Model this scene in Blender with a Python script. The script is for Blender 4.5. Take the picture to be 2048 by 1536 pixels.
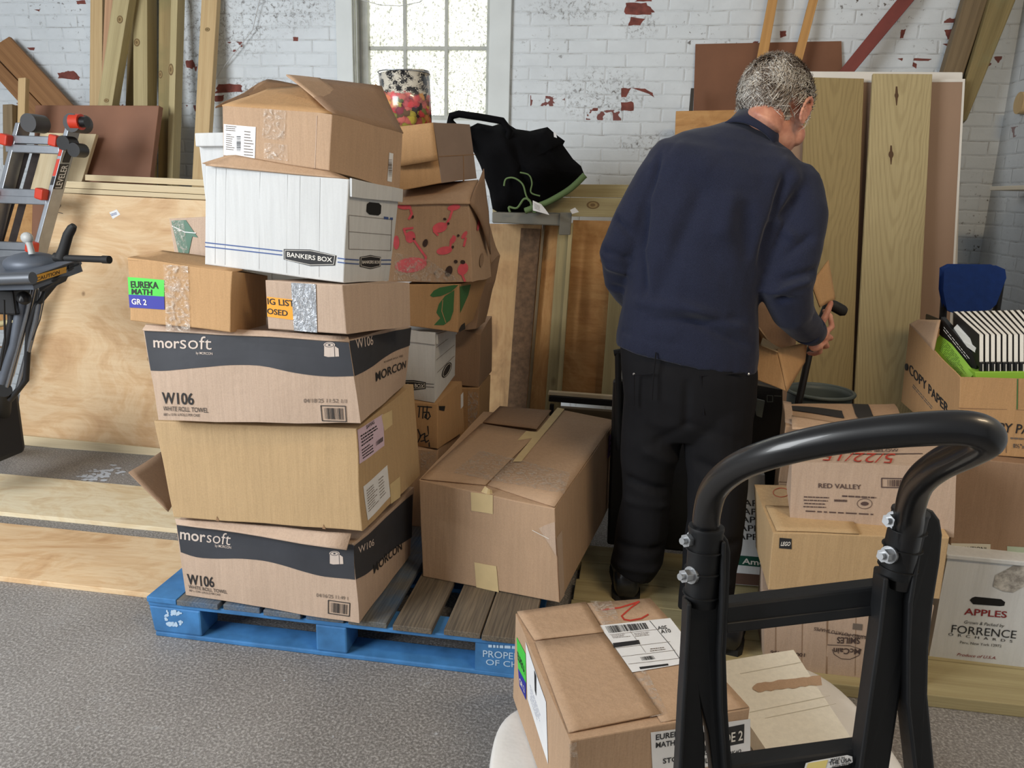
import bpy, bmesh, math, random
from mathutils import Vector, Matrix, noise
from math import radians, sin, cos, pi, sqrt
random.seed(7)
V = Vector
for o in list(bpy.data.objects): bpy.data.objects.remove(o)
SC = bpy.context.scene
COL = SC.collection

# ------------------------------------------------------------------ camera, world, lights, exposure
FOC = 1540.0; CAMP = V((0, 0, 1.4))
_a, _p, _r = radians(8.57), radians(14.0), radians(1.6)
_fw = V((-sin(_a)*cos(_p), cos(_a)*cos(_p), -sin(_p)))
_rt = V((cos(_a), sin(_a), 0)); _dn = _fw.cross(_rt)
_ix = cos(_r)*_rt - sin(_r)*_dn; _iy = sin(_r)*_rt + cos(_r)*_dn
cd = bpy.data.cameras.new('camera'); cam = bpy.data.objects.new('camera', cd); COL.objects.link(cam)
cd.sensor_width = 36.0; cd.lens = 36.0*FOC/2048; cd.clip_start = 0.05
m3 = Matrix((_ix, -_iy, -_fw)).transposed()
cam.matrix_world = Matrix.Translation(CAMP) @ m3.to_4x4()
SC.camera = cam
w = bpy.data.worlds.new('world'); SC.world = w; w.use_nodes = True
bg = w.node_tree.nodes['Background']; bg.inputs[0].default_value = (0.96, 0.98, 1.0, 1); bg.inputs[1].default_value = 0.23
def area(name, loc, target, sx, sy, power, col):
    l = bpy.data.lights.new(name, 'AREA'); l.shape = 'RECTANGLE'; l.size = sx; l.size_y = sy; l.energy = power; l.color = col
    o = bpy.data.objects.new(name, l); COL.objects.link(o); o.location = loc
    o.rotation_euler = (V(target)-V(loc)).to_track_quat('-Z', 'Y').to_euler(); return o
kl = area('bay_door_daylight', (-3.4, -0.35, 2.15), (-1.3, 3.0, 0.7), 2.0, 2.0, 128, (0.95, 0.98, 1.0)); kl.data.spread = radians(150)
area('ceiling_lamp', (1.35, 0.5, 3.3), (0.9, 2.6, 0.4), 1.2, 0.25, 37, (1.0, 0.77, 0.5))
area('window_daylight', (-1.18, 5.3, 2.7), (-1.18, 4.5, 2.3), 1.6, 2.4, 80, (1.0, 0.98, 0.92))
SC.view_settings.view_transform = 'Standard'; SC.view_settings.look = 'None'
SC.view_settings.exposure = 0.08; SC.view_settings.gamma = 1.0; SC.view_settings.use_curve_mapping = False

# ------------------------------------------------------------------ measuring helpers
def ray(u, v): return _ix*((u-1024)/FOC) + _iy*((v-768)/FOC) + _fw
def at(u, v, y=None, z=None, x=None, d=None):
    r = ray(u, v)
    if d is not None: return CAMP + r*d
    if y is not None: return CAMP + r*((y-CAMP.y)/r.y)
    if z is not None: return CAMP + r*((z-CAMP.z)/r.z)
    return CAMP + r*((x-CAMP.x)/r.x)
def depth(p): return (p-CAMP).dot(_fw)
def snap(p, uv): return CAMP + ray(*uv)*depth(p)
def px(p): c = p-CAMP; d = c.dot(_fw); return (1024+FOC*c.dot(_ix)/d, 768+FOC*c.dot(_iy)/d)

# ------------------------------------------------------------------ materials
def lin(c): return tuple(((x/255)/12.92 if x/255 <= .04045 else ((x/255+.055)/1.055)**2.4) for x in c[:3]) + (1,)
MC = {}
def newmat(name):
    m = bpy.data.materials.new(name); m.use_nodes = True; nt = m.node_tree
    return m, nt, nt.nodes['Principled BSDF']
def N(nt, t, **kw):
    n = nt.nodes.new(t)
    for k, v in kw.items():
        if k in n.inputs.keys(): n.inputs[k].default_value = v
        else: setattr(n, k, v)
    return n
def coords(nt, scale=(1,1,1), kind='Object', rnd=False):
    tc = N(nt, 'ShaderNodeTexCoord'); mp = N(nt, 'ShaderNodeMapping'); mp.inputs['Scale'].default_value = scale
    nt.links.new(tc.outputs[kind], mp.inputs[0])
    if rnd:
        oi = N(nt, 'ShaderNodeObjectInfo'); mu = N(nt, 'ShaderNodeMath', operation='MULTIPLY'); mu.inputs[1].default_value = 37.0
        nt.links.new(oi.outputs['Random'], mu.inputs[0]); cx = N(nt, 'ShaderNodeCombineXYZ')
        nt.links.new(mu.outputs[0], cx.inputs[0]); nt.links.new(mu.outputs[0], cx.inputs[1]); nt.links.new(cx.outputs[0], mp.inputs['Location'])
    return mp.outputs[0]
def ramp(nt, src, stops):
    r = N(nt, 'ShaderNodeValToRGB'); e = r.color_ramp.elements
    while len(e) < len(stops): e.new(0.5)
    for el, (p, c) in zip(e, stops): el.position = p; el.color = c if len(c) == 4 else lin(c)
    nt.links.new(src, r.inputs[0]); return r.outputs[0]
def mix(nt, fac, a, b, mode='MIX'):
    m = N(nt, 'ShaderNodeMix', data_type='RGBA', blend_type=mode)
    if isinstance(fac, (int, float)): m.inputs[0].default_value = fac
    else: nt.links.new(fac, m.inputs[0])
    for i, s in ((6, a), (7, b)):
        if isinstance(s, tuple): m.inputs[i].default_value = s
        else: nt.links.new(s, m.inputs[i])
    return m.outputs[2]
def noiseT(nt, vec, scale, detail=3, rough=.55, dist=0):
    n = N(nt, 'ShaderNodeTexNoise'); n.inputs['Scale'].default_value = scale; n.inputs['Detail'].default_value = detail
    n.inputs['Roughness'].default_value = rough; n.inputs['Distortion'].default_value = dist
    nt.links.new(vec, n.inputs['Vector']); return n.outputs[0]
def bump(nt, b, h, strength=.2, dist=.01):
    n = N(nt, 'ShaderNodeBump'); n.inputs['Strength'].default_value = strength; n.inputs['Distance'].default_value = dist
    nt.links.new(h, n.inputs['Height']); nt.links.new(n.outputs[0], b.inputs['Normal'])
def plain(name, c, rough=.6, metal=0, var=.0, scale=8, bmp=0, spec=.5, coat=0):
    if name in MC: return MC[name]
    m, nt, b = newmat(name); b.inputs['Roughness'].default_value = rough; b.inputs['Metallic'].default_value = metal
    b.inputs['Specular IOR Level'].default_value = spec; b.inputs['Coat Weight'].default_value = coat
    if var or bmp:
        n = noiseT(nt, coords(nt), scale, 4)
        if var:
            lo = tuple(x*(1-var) for x in lin(c)[:3])+(1,); hi = tuple(min(1, x*(1+var)) for x in lin(c)[:3])+(1,)
            nt.links.new(ramp(nt, n, [(.3, lo), (.7, hi)]), b.inputs['Base Color'])
        else: b.inputs['Base Color'].default_value = lin(c)
        if bmp: bump(nt, b, n, bmp, .01)
    else: b.inputs['Base Color'].default_value = lin(c)
    MC[name] = m; return m
def card(name, c, var=.10, flute=.15, stain=.12, spec=.25):
    if name in MC: return MC[name]
    m, nt, b = newmat(name); b.inputs['Roughness'].default_value = .78; b.inputs['Specular IOR Level'].default_value = spec
    L = lin(c)
    big = noiseT(nt, coords(nt, (1,1,1)), 2.6, 4, .6); fine = noiseT(nt, coords(nt, (1,1,1)), 260, 2, .6)
    st = noiseT(nt, coords(nt, (70, 70, 5)), 1.0, 3, .6)
    c1 = ramp(nt, big, [(.3, tuple(x*(1-stain) for x in L[:3])+(1,)), (.62, L)])
    c2 = mix(nt, .45, c1, ramp(nt, fine, [(.35, tuple(x*(1-var*1.6) for x in L[:3])+(1,)), (.65, tuple(min(1, x*(1+var)) for x in L[:3])+(1,))]))
    c3 = mix(nt, .25, c2, ramp(nt, st, [(.35, tuple(x*.82 for x in L[:3])+(1,)), (.65, tuple(min(1, x*1.1) for x in L[:3])+(1,))]))
    nt.links.new(c3, b.inputs['Base Color'])
    ad = N(nt, 'ShaderNodeMath', operation='ADD'); nt.links.new(st, ad.inputs[0])
    b2 = noiseT(nt, coords(nt), 14, 3, .5); nt.links.new(b2, ad.inputs[1])
    bump(nt, b, ad.outputs[0], flute, .012)
    MC[name] = m; return m
def wood(name, base, dark, grain=1.0, knots=True, rough=.65, ring=9.0, contrast=1.0, stain=None):
    """planks keep their long side on local Z"""
    if name in MC: return MC[name]
    m, nt, b = newmat(name); b.inputs['Roughness'].default_value = rough; b.inputs['Specular IOR Level'].default_value = .3
    vec = coords(nt, (1, 1, .07), rnd=True)
    dist = noiseT(nt, vec, 9, 3, .5)
    wv = N(nt, 'ShaderNodeTexWave', wave_type='BANDS', bands_direction='X', wave_profile='SIN')
    wv.inputs['Scale'].default_value = ring; wv.inputs['Distortion'].default_value = 10; wv.inputs['Detail'].default_value = 2.0
    wv.inputs['Detail Scale'].default_value = .7
    nt.links.new(vec, wv.inputs['Vector'])
    fib = noiseT(nt, coords(nt, (1, 1, .02), rnd=True), 240, 3, .6)
    B, D = lin(base), lin(dark)
    mid = tuple(B[i]*(1-.45*contrast)+D[i]*.45*contrast for i in range(3))+(1,)
    c = ramp(nt, wv.outputs['Fac'], [(.25, B), (.85, mid)])
    c = mix(nt, .35, c, ramp(nt, dist, [(.35, mid), (.6, B)]))
    c = mix(nt, .28, c, ramp(nt, fib, [(.3, D), (.62, B)]))
    if knots:
        vo = N(nt, 'ShaderNodeTexVoronoi', feature='F1'); vo.inputs['Scale'].default_value = 4.5
        nt.links.new(coords(nt, (1, 1, .55), rnd=True), vo.inputs['Vector'])
        k = ramp(nt, vo.outputs['Distance'], [(.045, (1,1,1,1)), (.10, (0,0,0,1))])
        c = mix(nt, k, c, tuple(x*.55 for x in D[:3])+(1,))
    if stain:
        s = noiseT(nt, coords(nt, rnd=True), 3.2, 4, .6)
        c = mix(nt, ramp(nt, s, [(.5, (0,0,0,1)), (.68, (.8,.8,.8,1))]), c, lin(stain))
    nt.links.new(c, b.inputs['Base Color']); bump(nt, b, fib, .15, .004)
    MC[name] = m; return m
def cathedral(name, base, dark):
    m, nt, b = newmat(name); b.inputs['Roughness'].default_value = .65; b.inputs['Specular IOR Level'].default_value = .3
    tc = N(nt, 'ShaderNodeTexCoord'); sp = N(nt, 'ShaderNodeSeparateXYZ'); nt.links.new(tc.outputs['Generated'], sp.inputs[0])
    def M(op, a, b_=None):
        n = N(nt, 'ShaderNodeMath', operation=op)
        for i, v_ in enumerate((a, b_)):
            if v_ is None: continue
            if isinstance(v_, (int, float)): n.inputs[i].default_value = v_
            else: nt.links.new(v_, n.inputs[i])
        return n.outputs[0]
    wob = noiseT(nt, coords(nt, (2, 2, .6)), 3.5, 3, .5)
    xc = M('ADD', M('SUBTRACT', sp.outputs[0], .5), M('MULTIPLY', M('SUBTRACT', wob, .5), .25))
    f = M('ADD', M('MULTIPLY', M('ABSOLUTE', M('POWER', M('ABSOLUTE', xc), 1.6)), 26.0), M('MULTIPLY', sp.outputs[2], -15.0)); f = M('ADD', f, M('MULTIPLY', wob, 3.0))
    s_ = M('ADD', M('MULTIPLY', M('SINE', M('MULTIPLY', f, 5.2)), .5), .5)
    fib = noiseT(nt, coords(nt, (1, 1, .02), rnd=True), 220, 3, .6); big = noiseT(nt, coords(nt), 2.5, 3, .6)
    B, D_ = lin(base), lin(dark); mid = tuple(B[i]*.62+D_[i]*.38 for i in range(3))+(1,)
    c = ramp(nt, s_, [(.45, B), (.95, mid)]); c = mix(nt, .3, c, ramp(nt, fib, [(.3, D_), (.62, B)])); c = mix(nt, .3, c, ramp(nt, big, [(.35, mid), (.6, B)]))
    nt.links.new(c, b.inputs['Base Color']); bump(nt, b, fib, .12, .004); return m
def knots(lst):
    def ex(mb, q, n):
        f = Face(q[0], q[1], q[2], q[3]); f.n = -n
        for (x, y, rx, ry) in lst:
            f.ellipse(mb, (x, y), rx, ry, 1, .0008, n=16); f.ellipse(mb, (x, y), rx*.72, ry*.74, 2, .0011, n=16); f.ellipse(mb, (x-.5, y), rx*.4, ry*.4, 1, .0014, n=12)
    ex.mats = [plain('knot_ring', (112, 88, 52), .7), plain('knot_fill', (150, 128, 84), .7)]; return ex
def ply(name, base, dark, light, scale=1.0):
    """sheet with the face veneer running along local Z"""
    if name in MC: return MC[name]
    m, nt, b = newmat(name); b.inputs['Roughness'].default_value = .62; b.inputs['Specular IOR Level'].default_value = .3
    v = coords(nt, (2.6*scale, 2.6*scale, 1.3*scale), rnd=True)
    n1 = noiseT(nt, v, 1.6, 5, .62, 2.4); n2 = noiseT(nt, coords(nt, (60, 60, 4), rnd=True), 1.0, 3, .6)
    n3 = noiseT(nt, coords(nt, (1, 1, 1), rnd=True), 1.6, 2, .5)
    c = ramp(nt, n1, [(.32, dark), (.47, base), (.56, light), (.68, base)])
    c = mix(nt, .25, c, ramp(nt, n2, [(.35, dark), (.6, light)]))
    c = mix(nt, .3, c, ramp(nt, n3, [(.35, dark), (.65, light)]))
    vo = N(nt, 'ShaderNodeTexVoronoi', feature='F1'); vo.inputs['Scale'].default_value = 2.6
    nt.links.new(coords(nt, (1, 1, 1.2), rnd=True), vo.inputs['Vector'])
    c = mix(nt, ramp(nt, vo.outputs['Distance'], [(.02, (1,1,1,1)), (.05, (0,0,0,1))]), c, tuple(x*.4 for x in lin(dark)[:3])+(1,))
    nt.links.new(c, b.inputs['Base Color']); bump(nt, b, n2, .1, .004)
    MC[name] = m; return m

def brickmat(name, tint=(214, 221, 226), grime=1.0, chipamt=0.0, zones=()):
    m, nt, b = newmat(name); b.inputs['Roughness'].default_value = .62
    vec = coords(nt, (1, 1, 1))
    wob = N(nt, 'ShaderNodeTexNoise'); wob.inputs['Scale'].default_value = 7; wob.inputs['Detail'].default_value = 3
    nt.links.new(vec, wob.inputs['Vector'])
    sub = N(nt, 'ShaderNodeVectorMath', operation='SUBTRACT'); sub.inputs[1].default_value = (.5, .5, .5); nt.links.new(wob.outputs['Color'], sub.inputs[0])
    scl = N(nt, 'ShaderNodeVectorMath', operation='SCALE'); scl.inputs['Scale'].default_value = .012; nt.links.new(sub.outputs[0], scl.inputs[0])
    add = N(nt, 'ShaderNodeVectorMath', operation='ADD'); nt.links.new(vec, add.inputs[0]); nt.links.new(scl.outputs[0], add.inputs[1])
    def brick(ms, sm):
        br = N(nt, 'ShaderNodeTexBrick'); br.inputs['Scale'].default_value = 1.0; br.inputs['Mortar Size'].default_value = ms
        br.inputs['Mortar Smooth'].default_value = sm; br.inputs['Brick Width'].default_value = .205; br.inputs['Row Height'].default_value = .0685
        br.inputs['Color1'].default_value = (0,0,0,1); br.inputs['Color2'].default_value = (1,1,1,1); br.inputs['Mortar'].default_value = (.5,.5,.5,1)
        br.offset = .5; nt.links.new(add.outputs[0], br.inputs['Vector']); return br
    b1 = brick(.0028, .35); b2 = brick(.009, .8)
    n1 = noiseT(nt, vec, 3.0, 4, .6); n2 = noiseT(nt, vec, 30, 4, .7); n3 = noiseT(nt, vec, 9, 5, .65)
    n4 = noiseT(nt, coords(nt, (1,1,1)), 1.3, 3, .6)
    T = lin(tint)
    base = ramp(nt, n1, [(.3, tuple(x*.86 for x in T[:3])+(1,)), (.65, T)])
    base = mix(nt, .25, base, ramp(nt, n3, [(.35, tuple(x*.8 for x in T[:3])+(1,)), (.6, T)]))
    # thin broken dark joints
    jm = N(nt, 'ShaderNodeMath', operation='MULTIPLY'); nt.links.new(b1.outputs['Fac'], jm.inputs[0])
    nt.links.new(ramp(nt, n3, [(.46, (.04,.04,.04,1)), (.64, (.62,.62,.62,1))]), jm.inputs[1])
    c = mix(nt, jm.outputs[0], base, lin((120, 114, 108)))
    # grime speckle, in patches
    gm = N(nt, 'ShaderNodeMath', operation='MULTIPLY')
    nt.links.new(ramp(nt, n2, [(.60, (0,0,0,1)), (.66, (1,1,1,1))]), gm.inputs[0])
    nt.links.new(ramp(nt, n4, [(.50, (0,0,0,1)), (.64, (1,1,1,1))]), gm.inputs[1])
    gs = N(nt, 'ShaderNodeMath', operation='MULTIPLY'); gs.inputs[1].default_value = grime; nt.links.new(gm.outputs[0], gs.inputs[0])
    for (zx, zz, rx, rz) in zones:   # patches where the paint is worn and sooty
        sp_ = N(nt, 'ShaderNodeSeparateXYZ'); nt.links.new(vec, sp_.inputs[0]); acc = None
        for k, c0, rr_ in ((0, zx, rx), (1, zz, rz)):
            a_ = N(nt, 'ShaderNodeMath', operation='SUBTRACT'); a_.inputs[1].default_value = c0; nt.links.new(sp_.outputs[k], a_.inputs[0])
            d_ = N(nt, 'ShaderNodeMath', operation='DIVIDE'); d_.inputs[1].default_value = rr_; nt.links.new(a_.outputs[0], d_.inputs[0])
            q_ = N(nt, 'ShaderNodeMath', operation='POWER'); q_.inputs[1].default_value = 2; ab_ = N(nt, 'ShaderNodeMath', operation='ABSOLUTE'); nt.links.new(d_.outputs[0], ab_.inputs[0]); nt.links.new(ab_.outputs[0], q_.inputs[0])
            if acc is None: acc = q_.outputs[0]
            else: s2_ = N(nt, 'ShaderNodeMath', operation='ADD'); nt.links.new(acc, s2_.inputs[0]); nt.links.new(q_.outputs[0], s2_.inputs[1]); acc = s2_.outputs[0]
        zm = N(nt, 'ShaderNodeMath', operation='MULTIPLY'); nt.links.new(ramp(nt, acc, [(.25, (1,1,1,1)), (1, (0,0,0,1))]), zm.inputs[0])
        nt.links.new(ramp(nt, noiseT(nt, vec, 42, 6, .8, .6), [(.51, (0,0,0,1)), (.64, (.85,.85,.85,1))]), zm.inputs[1])
        mx_ = N(nt, 'ShaderNodeMath', operation='MAXIMUM'); nt.links.new(gs.outputs[0], mx_.inputs[0]); nt.links.new(zm.outputs[0], mx_.inputs[1]); gs = mx_
    c = mix(nt, gs.outputs[0], c, lin((72, 62, 56)))
    # flaked paint shows red brick: per-brick pick * noise
    pk = N(nt, 'ShaderNodeMath', operation='MULTIPLY')
    nt.links.new(ramp(nt, b2.outputs['Color'], [(.955-chipamt, (0,0,0,1)), (.965-chipamt, (1,1,1,1))]), pk.inputs[0])
    n5 = noiseT(nt, vec, 17, 2, .5)
    nt.links.new(ramp(nt, n5, [(.53, (0,0,0,1)), (.545, (1,1,1,1))]), pk.inputs[1])
    nb = N(nt, 'ShaderNodeMath', operation='SUBTRACT'); nb.use_clamp = True; nt.links.new(pk.outputs[0], nb.inputs[0]); nt.links.new(b2.outputs['Fac'], nb.inputs[1])
    c = mix(nt, nb.outputs[0], c, lin((112, 58, 52)))
    nt.links.new(c, b.inputs['Base Color'])
    hh = N(nt, 'ShaderNodeMath', operation='SUBTRACT'); nt.links.new(n3, hh.inputs[0]); nt.links.new(b2.outputs['Fac'], hh.inputs[1])
    hk = N(nt, 'ShaderNodeMath', operation='SUBTRACT'); nt.links.new(hh.outputs[0], hk.inputs[0]); nt.links.new(nb.outputs[0], hk.inputs[1])
    bump(nt, b, hk.outputs[0], .38, .007)
    return m

K_TAN = card('kraft_tan', (184, 154, 126)); K_PINK = card('kraft_pink', (190, 166, 146)); K_GOLD = card('kraft_gold', (186, 157, 118))
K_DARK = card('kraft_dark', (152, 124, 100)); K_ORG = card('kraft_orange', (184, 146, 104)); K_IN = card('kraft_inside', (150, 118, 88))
K_WHT = card('white_card', (206, 208, 208), .03, .08, .05); K_CREAM = card('cream_card', (236, 230, 214), .04, .12, .06)
INK = plain('black_ink', (34, 34, 36), .7); INKW = plain('white_ink', (226, 222, 214), .7); INKG = plain('grey_ink', (110, 98, 88), .8)
BAND = plain('charcoal_print', (52, 54, 60), .6, var=.15); PAPER = plain('label_paper', (228, 229, 230), .55, var=.03, scale=30)
INKR = plain('red_marker', (176, 52, 36), .7); INKDR = plain('dark_red_ink', (130, 30, 34), .7)
BLUE_INK = plain('blue_ink', (58, 84, 140), .7); BLUE_LAB = plain('blue_label', (44, 48, 150), .5); GREEN_LAB = plain('green_label', (72, 200, 66), .5)
ORG_LAB = plain('orange_label', (238, 160, 36), .5); LEAF = plain('leaf_green_print', (58, 110, 62), .7); PINK = plain('pink_print', (222, 92, 104), .75, var=.12, scale=30)
LILAC = plain('lilac_label', (214, 190, 206), .6); DKG = plain('dark_green_print', (14, 74, 58), .6)
MASK = plain('masking_tape', (208, 186, 140), .6, var=.06, scale=20)
BLACK_P = plain('black_plastic', (22, 22, 24), .42, var=.15, scale=20); BLACK_R = plain('black_rubber', (26, 26, 27), .7, bmp=.1)
ALU = plain('aluminium', (160, 165, 172), .38, .85, var=.08, scale=20); ORANGE_P = plain('orange_plastic', (206, 60, 36), .45)
STEEL = plain('zinc_bolt', (196, 198, 200), .3, .9)
def tape_clear():
    m, nt, b = newmat('clear_tape'); b.inputs['Roughness'].default_value = .16; b.inputs['Base Color'].default_value = lin((214, 202, 188))
    v = coords(nt, (1, 1, 1)); n = noiseT(nt, v, 45, 3, .6, 1.5); bump(nt, b, n, .9, .01)
    b.inputs['Specular IOR Level'].default_value = 1.0
    tr = N(nt, 'ShaderNodeBsdfTransparent'); ms = N(nt, 'ShaderNodeMixShader'); out = nt.nodes['Material Output']
    r = ramp(nt, n, [(.45, (.08,.08,.08,1)), (.68, (.6,.6,.6,1))]); nt.links.new(r, ms.inputs[0])
    nt.links.new(tr.outputs[0], ms.inputs[1]); nt.links.new(b.outputs[0], ms.inputs[2]); nt.links.new(ms.outputs[0], out.inputs[0])
    return m
TAPE = tape_clear()
W_TREAT = wood('treated_pine', (186, 172, 130), (134, 118, 80), ring=4.5)
W_TREAT2 = wood('treated_pine_brown', (164, 144, 100), (118, 98, 62), ring=3.5, stain=(132, 124, 84))
W_PINE = wood('pine', (202, 176, 132), (160, 124, 80), ring=10, contrast=.7)
W_PALE = wood('pale_pine', (222, 206, 172), (184, 158, 118), ring=5, contrast=.6)
W_PINK = wood('pinkish_pine', (196, 156, 122), (150, 108, 80), ring=10, knots=False)
W_BROWN = wood('brown_siding', (150, 110, 72), (104, 70, 42), ring=6, knots=False)
W_OLD = wood('weathered_oak', (128, 110, 84), (78, 66, 48), ring=8)
W_SLAT = wood('amber_slat', (196, 150, 92), (150, 106, 58), ring=10, knots=False)
W_GREEN = wood('green_timber', (176, 164, 124), (128, 112, 76), ring=4)
HARDB = plain('hardboard', (118, 78, 54), .7, var=.12, scale=5)
HARDB2 = plain('hardboard_panel', (132, 90, 66), .6, var=.16, scale=3)
P_BIG = ply('plywood_pale', (214, 178, 134), (188, 146, 104), (228, 202, 164))
P_ORG = ply('plywood_orange', (182, 134, 82), (150, 104, 60), (200, 156, 102), 1.4)
P_FLOOR = ply('plywood_board', (222, 202, 164), (200, 168, 124), (234, 222, 192), 1.2)
P_DIRTY = ply('plywood_dirty', (186, 148, 104), (140, 108, 76), (200, 166, 120), 1.2)

# ------------------------------------------------------------------ mesh builder
class MB:
    def __init__(s): s.v = []; s.f = []; s.m = []; s.s = []
    def add(s, vs, fs, m=0, smooth=False):
        b = len(s.v); s.v += [V(p) for p in vs]
        for f in fs: s.f.append(tuple(b+i for i in f)); s.m.append(m); s.s.append(smooth)
        return s
    def grid(s, fn, nu, nv, m=0, smooth=False):
        vs = [fn(i/nu, j/nv) for j in range(nv+1) for i in range(nu+1)]
        fs = [(j*(nu+1)+i, j*(nu+1)+i+1, (j+1)*(nu+1)+i+1, (j+1)*(nu+1)+i) for j in range(nv) for i in range(nu)]
        return s.add(vs, fs, m, smooth)
    def hexa(s, c, m=0):   # c: bl br tr tl front, then same behind
        return s.add(c, [(0,1,2,3), (5,4,7,6), (1,5,6,2), (4,0,3,7), (3,2,6,7), (4,5,1,0)], m)
    def box(s, c, sx, sy, sz, m=0, rot=None):
        R = rot or Matrix.Identity(3); c = V(c)
        P = [c+R@V((x*sx/2, y*sy/2, z*sz/2)) for y in (-1, 1) for x, z in ((-1,-1), (1,-1), (1,1), (-1,1))]
        return s.hexa(P, m)
    def tube(s, pts, rad, n=12, m=0, caps=True, smooth=True, up=None):
        pts = [V(p) for p in pts]; k = len(pts)
        if not isinstance(rad, (list, tuple)): rad = [rad]*k
        tang = [((pts[min(i+1, k-1)]-pts[max(i-1, 0)]).normalized()) for i in range(k)]
        u = V(up) if up else (V((0,0,1)) if abs(tang[0].z) < .9 else V((1,0,0)))
        vs = []
        for i in range(k):
            u = (u - tang[i]*u.dot(tang[i])).normalized(); w_ = tang[i].cross(u)
            r = rad[i]; ra, rb = r if isinstance(r, (list, tuple)) else (r, r)
            for j in range(n):
                a = 2*pi*j/n; vs.append(pts[i] + u*cos(a)*ra + w_*sin(a)*rb)
        fs = [(i*n+j, i*n+(j+1) % n, (i+1)*n+(j+1) % n, (i+1)*n+j) for i in range(k-1) for j in range(n)]
        b = len(s.v); s.add(vs, fs, m, smooth)
        if caps: s.add(vs[:n][::-1], [tuple(range(n))], m); s.add(vs[-n:], [tuple(range(n))], m)
        return s
    def ball(s, c, r, m=0, n=16, rot=None):
        R = rot or Matrix.Identity(3); c = V(c); rr = r if isinstance(r, (tuple, list)) else (r, r, r)
        vs = [c+R@V((0,0,-rr[2]))]
        for i in range(1, n//2):
            t = -pi/2+pi*i/(n//2)
            for j in range(n):
                a = 2*pi*j/n; vs.append(c+R@V((rr[0]*cos(t)*cos(a), rr[1]*cos(t)*sin(a), rr[2]*sin(t))))
        vs.append(c+R@V((0,0,rr[2]))); L = n//2-1; fs = []
        for j in range(n): fs.append((0, 1+(j+1) % n, 1+j)); fs.append((len(vs)-1, 1+(L-1)*n+j, 1+(L-1)*n+(j+1) % n))
        for i in range(L-1):
            for j in range(n): fs.append((1+i*n+j, 1+i*n+(j+1) % n, 1+(i+1)*n+(j+1) % n, 1+(i+1)*n+j))
        return s.add(vs, fs, m, True)
    def build(s, name, mats, parent=None, bevel=0, weld=False, mw=None, seg=2, angle=35):
        me = bpy.data.meshes.new(name)
        org = parent.location if parent else V((0,0,0))
        if parent and parent.parent: org = parent.parent.location
        if mw is not None: inv = mw.inverted(); vs = [inv@p for p in s.v]
        elif parent is None:
            lo = V((min(p.x for p in s.v), min(p.y for p in s.v), min(p.z for p in s.v))); hi = V((max(p.x for p in s.v), max(p.y for p in s.v), max(p.z for p in s.v)))
            org = V(((lo.x+hi.x)/2, (lo.y+hi.y)/2, lo.z)); vs = [p-org for p in s.v]
        else: vs = [p-org for p in s.v]
        me.from_pydata(vs, [], s.f)
        for m in (mats if isinstance(mats, (list, tuple)) else [mats]): me.materials.append(m)
        me.polygons.foreach_set('material_index', s.m); me.polygons.foreach_set('use_smooth', s.s); me.update()
        if weld:
            bm = bmesh.new(); bm.from_mesh(me); bmesh.ops.remove_doubles(bm, verts=bm.verts, dist=1e-5)
            bm.to_mesh(me); bm.free()
        o = bpy.data.objects.new(name, me); COL.objects.link(o)
        if mw is not None: o.matrix_world = mw
        elif parent is None: o.location = org
        if parent: o.parent = parent
        if bevel:
            b = o.modifiers.new('bevel', 'BEVEL'); b.width = bevel; b.segments = seg; b.limit_method = 'ANGLE'; b.angle_limit = radians(angle)
            b.harden_normals = False
        return o
def tag(o, label=None, cat=None, group=None, kind=None):
    if label: o['label'] = label
    if cat: o['category'] = cat
    if group: o['group'] = group
    if kind: o['kind'] = kind
    return o
def thing(name, label, cat, loc, group=None):
    o = bpy.data.objects.new(name, None); COL.objects.link(o); o.location = loc; o.empty_display_size = .05
    return tag(o, label, cat, group)
def struct(name, mb, mats, parent=None, bevel=0):
    o = mb.build(name, mats, parent, bevel)
    if parent is None: o['kind'] = 'structure'
    return o

# ------------------------------------------------------------------ planks and sheets
def slab(q, thick, name, label, cat, mat, parent=None, group=None, grain='v', bevel=.002, extra=None, back=None, foot=False):
    """q = bl, br, tr, tl of the near face (3D); thickness goes away from the camera"""
    q = [V(p) for p in q]
    if foot:
        for i, j in ((0, 3), (1, 2)):
            d_ = q[i]-q[j]; q[i] = q[i]+d_*((q[i].z-.004)/-d_.z)
    n = (q[1]-q[0]).cross(q[3]-q[0]).normalized()
    c = (q[0]+q[1]+q[2]+q[3])/4
    if (c-CAMP).dot(n) < 0: n = -n
    if back is not None: n = V(back).normalized()
    mb = MB(); mb.hexa(q+[p+n*thick for p in q])
    ax = ((q[3]-q[0])+(q[2]-q[1])).normalized() if grain == 'v' else ((q[1]-q[0])+(q[2]-q[3])).normalized()
    nn = (n-ax*n.dot(ax)).normalized(); xx = nn.cross(ax)
    mw = Matrix.Translation(q[0]) @ Matrix((xx, nn, ax)).transposed().to_4x4()
    mats = [mat]
    if extra: extra(mb, q, n); mats = [mat]+extra.mats
    if parent:
        mw2 = mw; o = mb.build(name, mats, None, bevel, mw=mw2); o.parent = parent; o.matrix_parent_inverse = Matrix.Translation(-V(parent.location))
    else: o = mb.build(name, mats, None, bevel, mw=mw)
    return tag(o, label, cat, group)
def pq(bl, br, tr, tl, y0, y1=None, z0=None):
    y1 = y0 if y1 is None else y1
    return [at(*bl, y=y0), at(*br, y=y0), at(*tr, y=y1), at(*tl, y=y1)]

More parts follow.
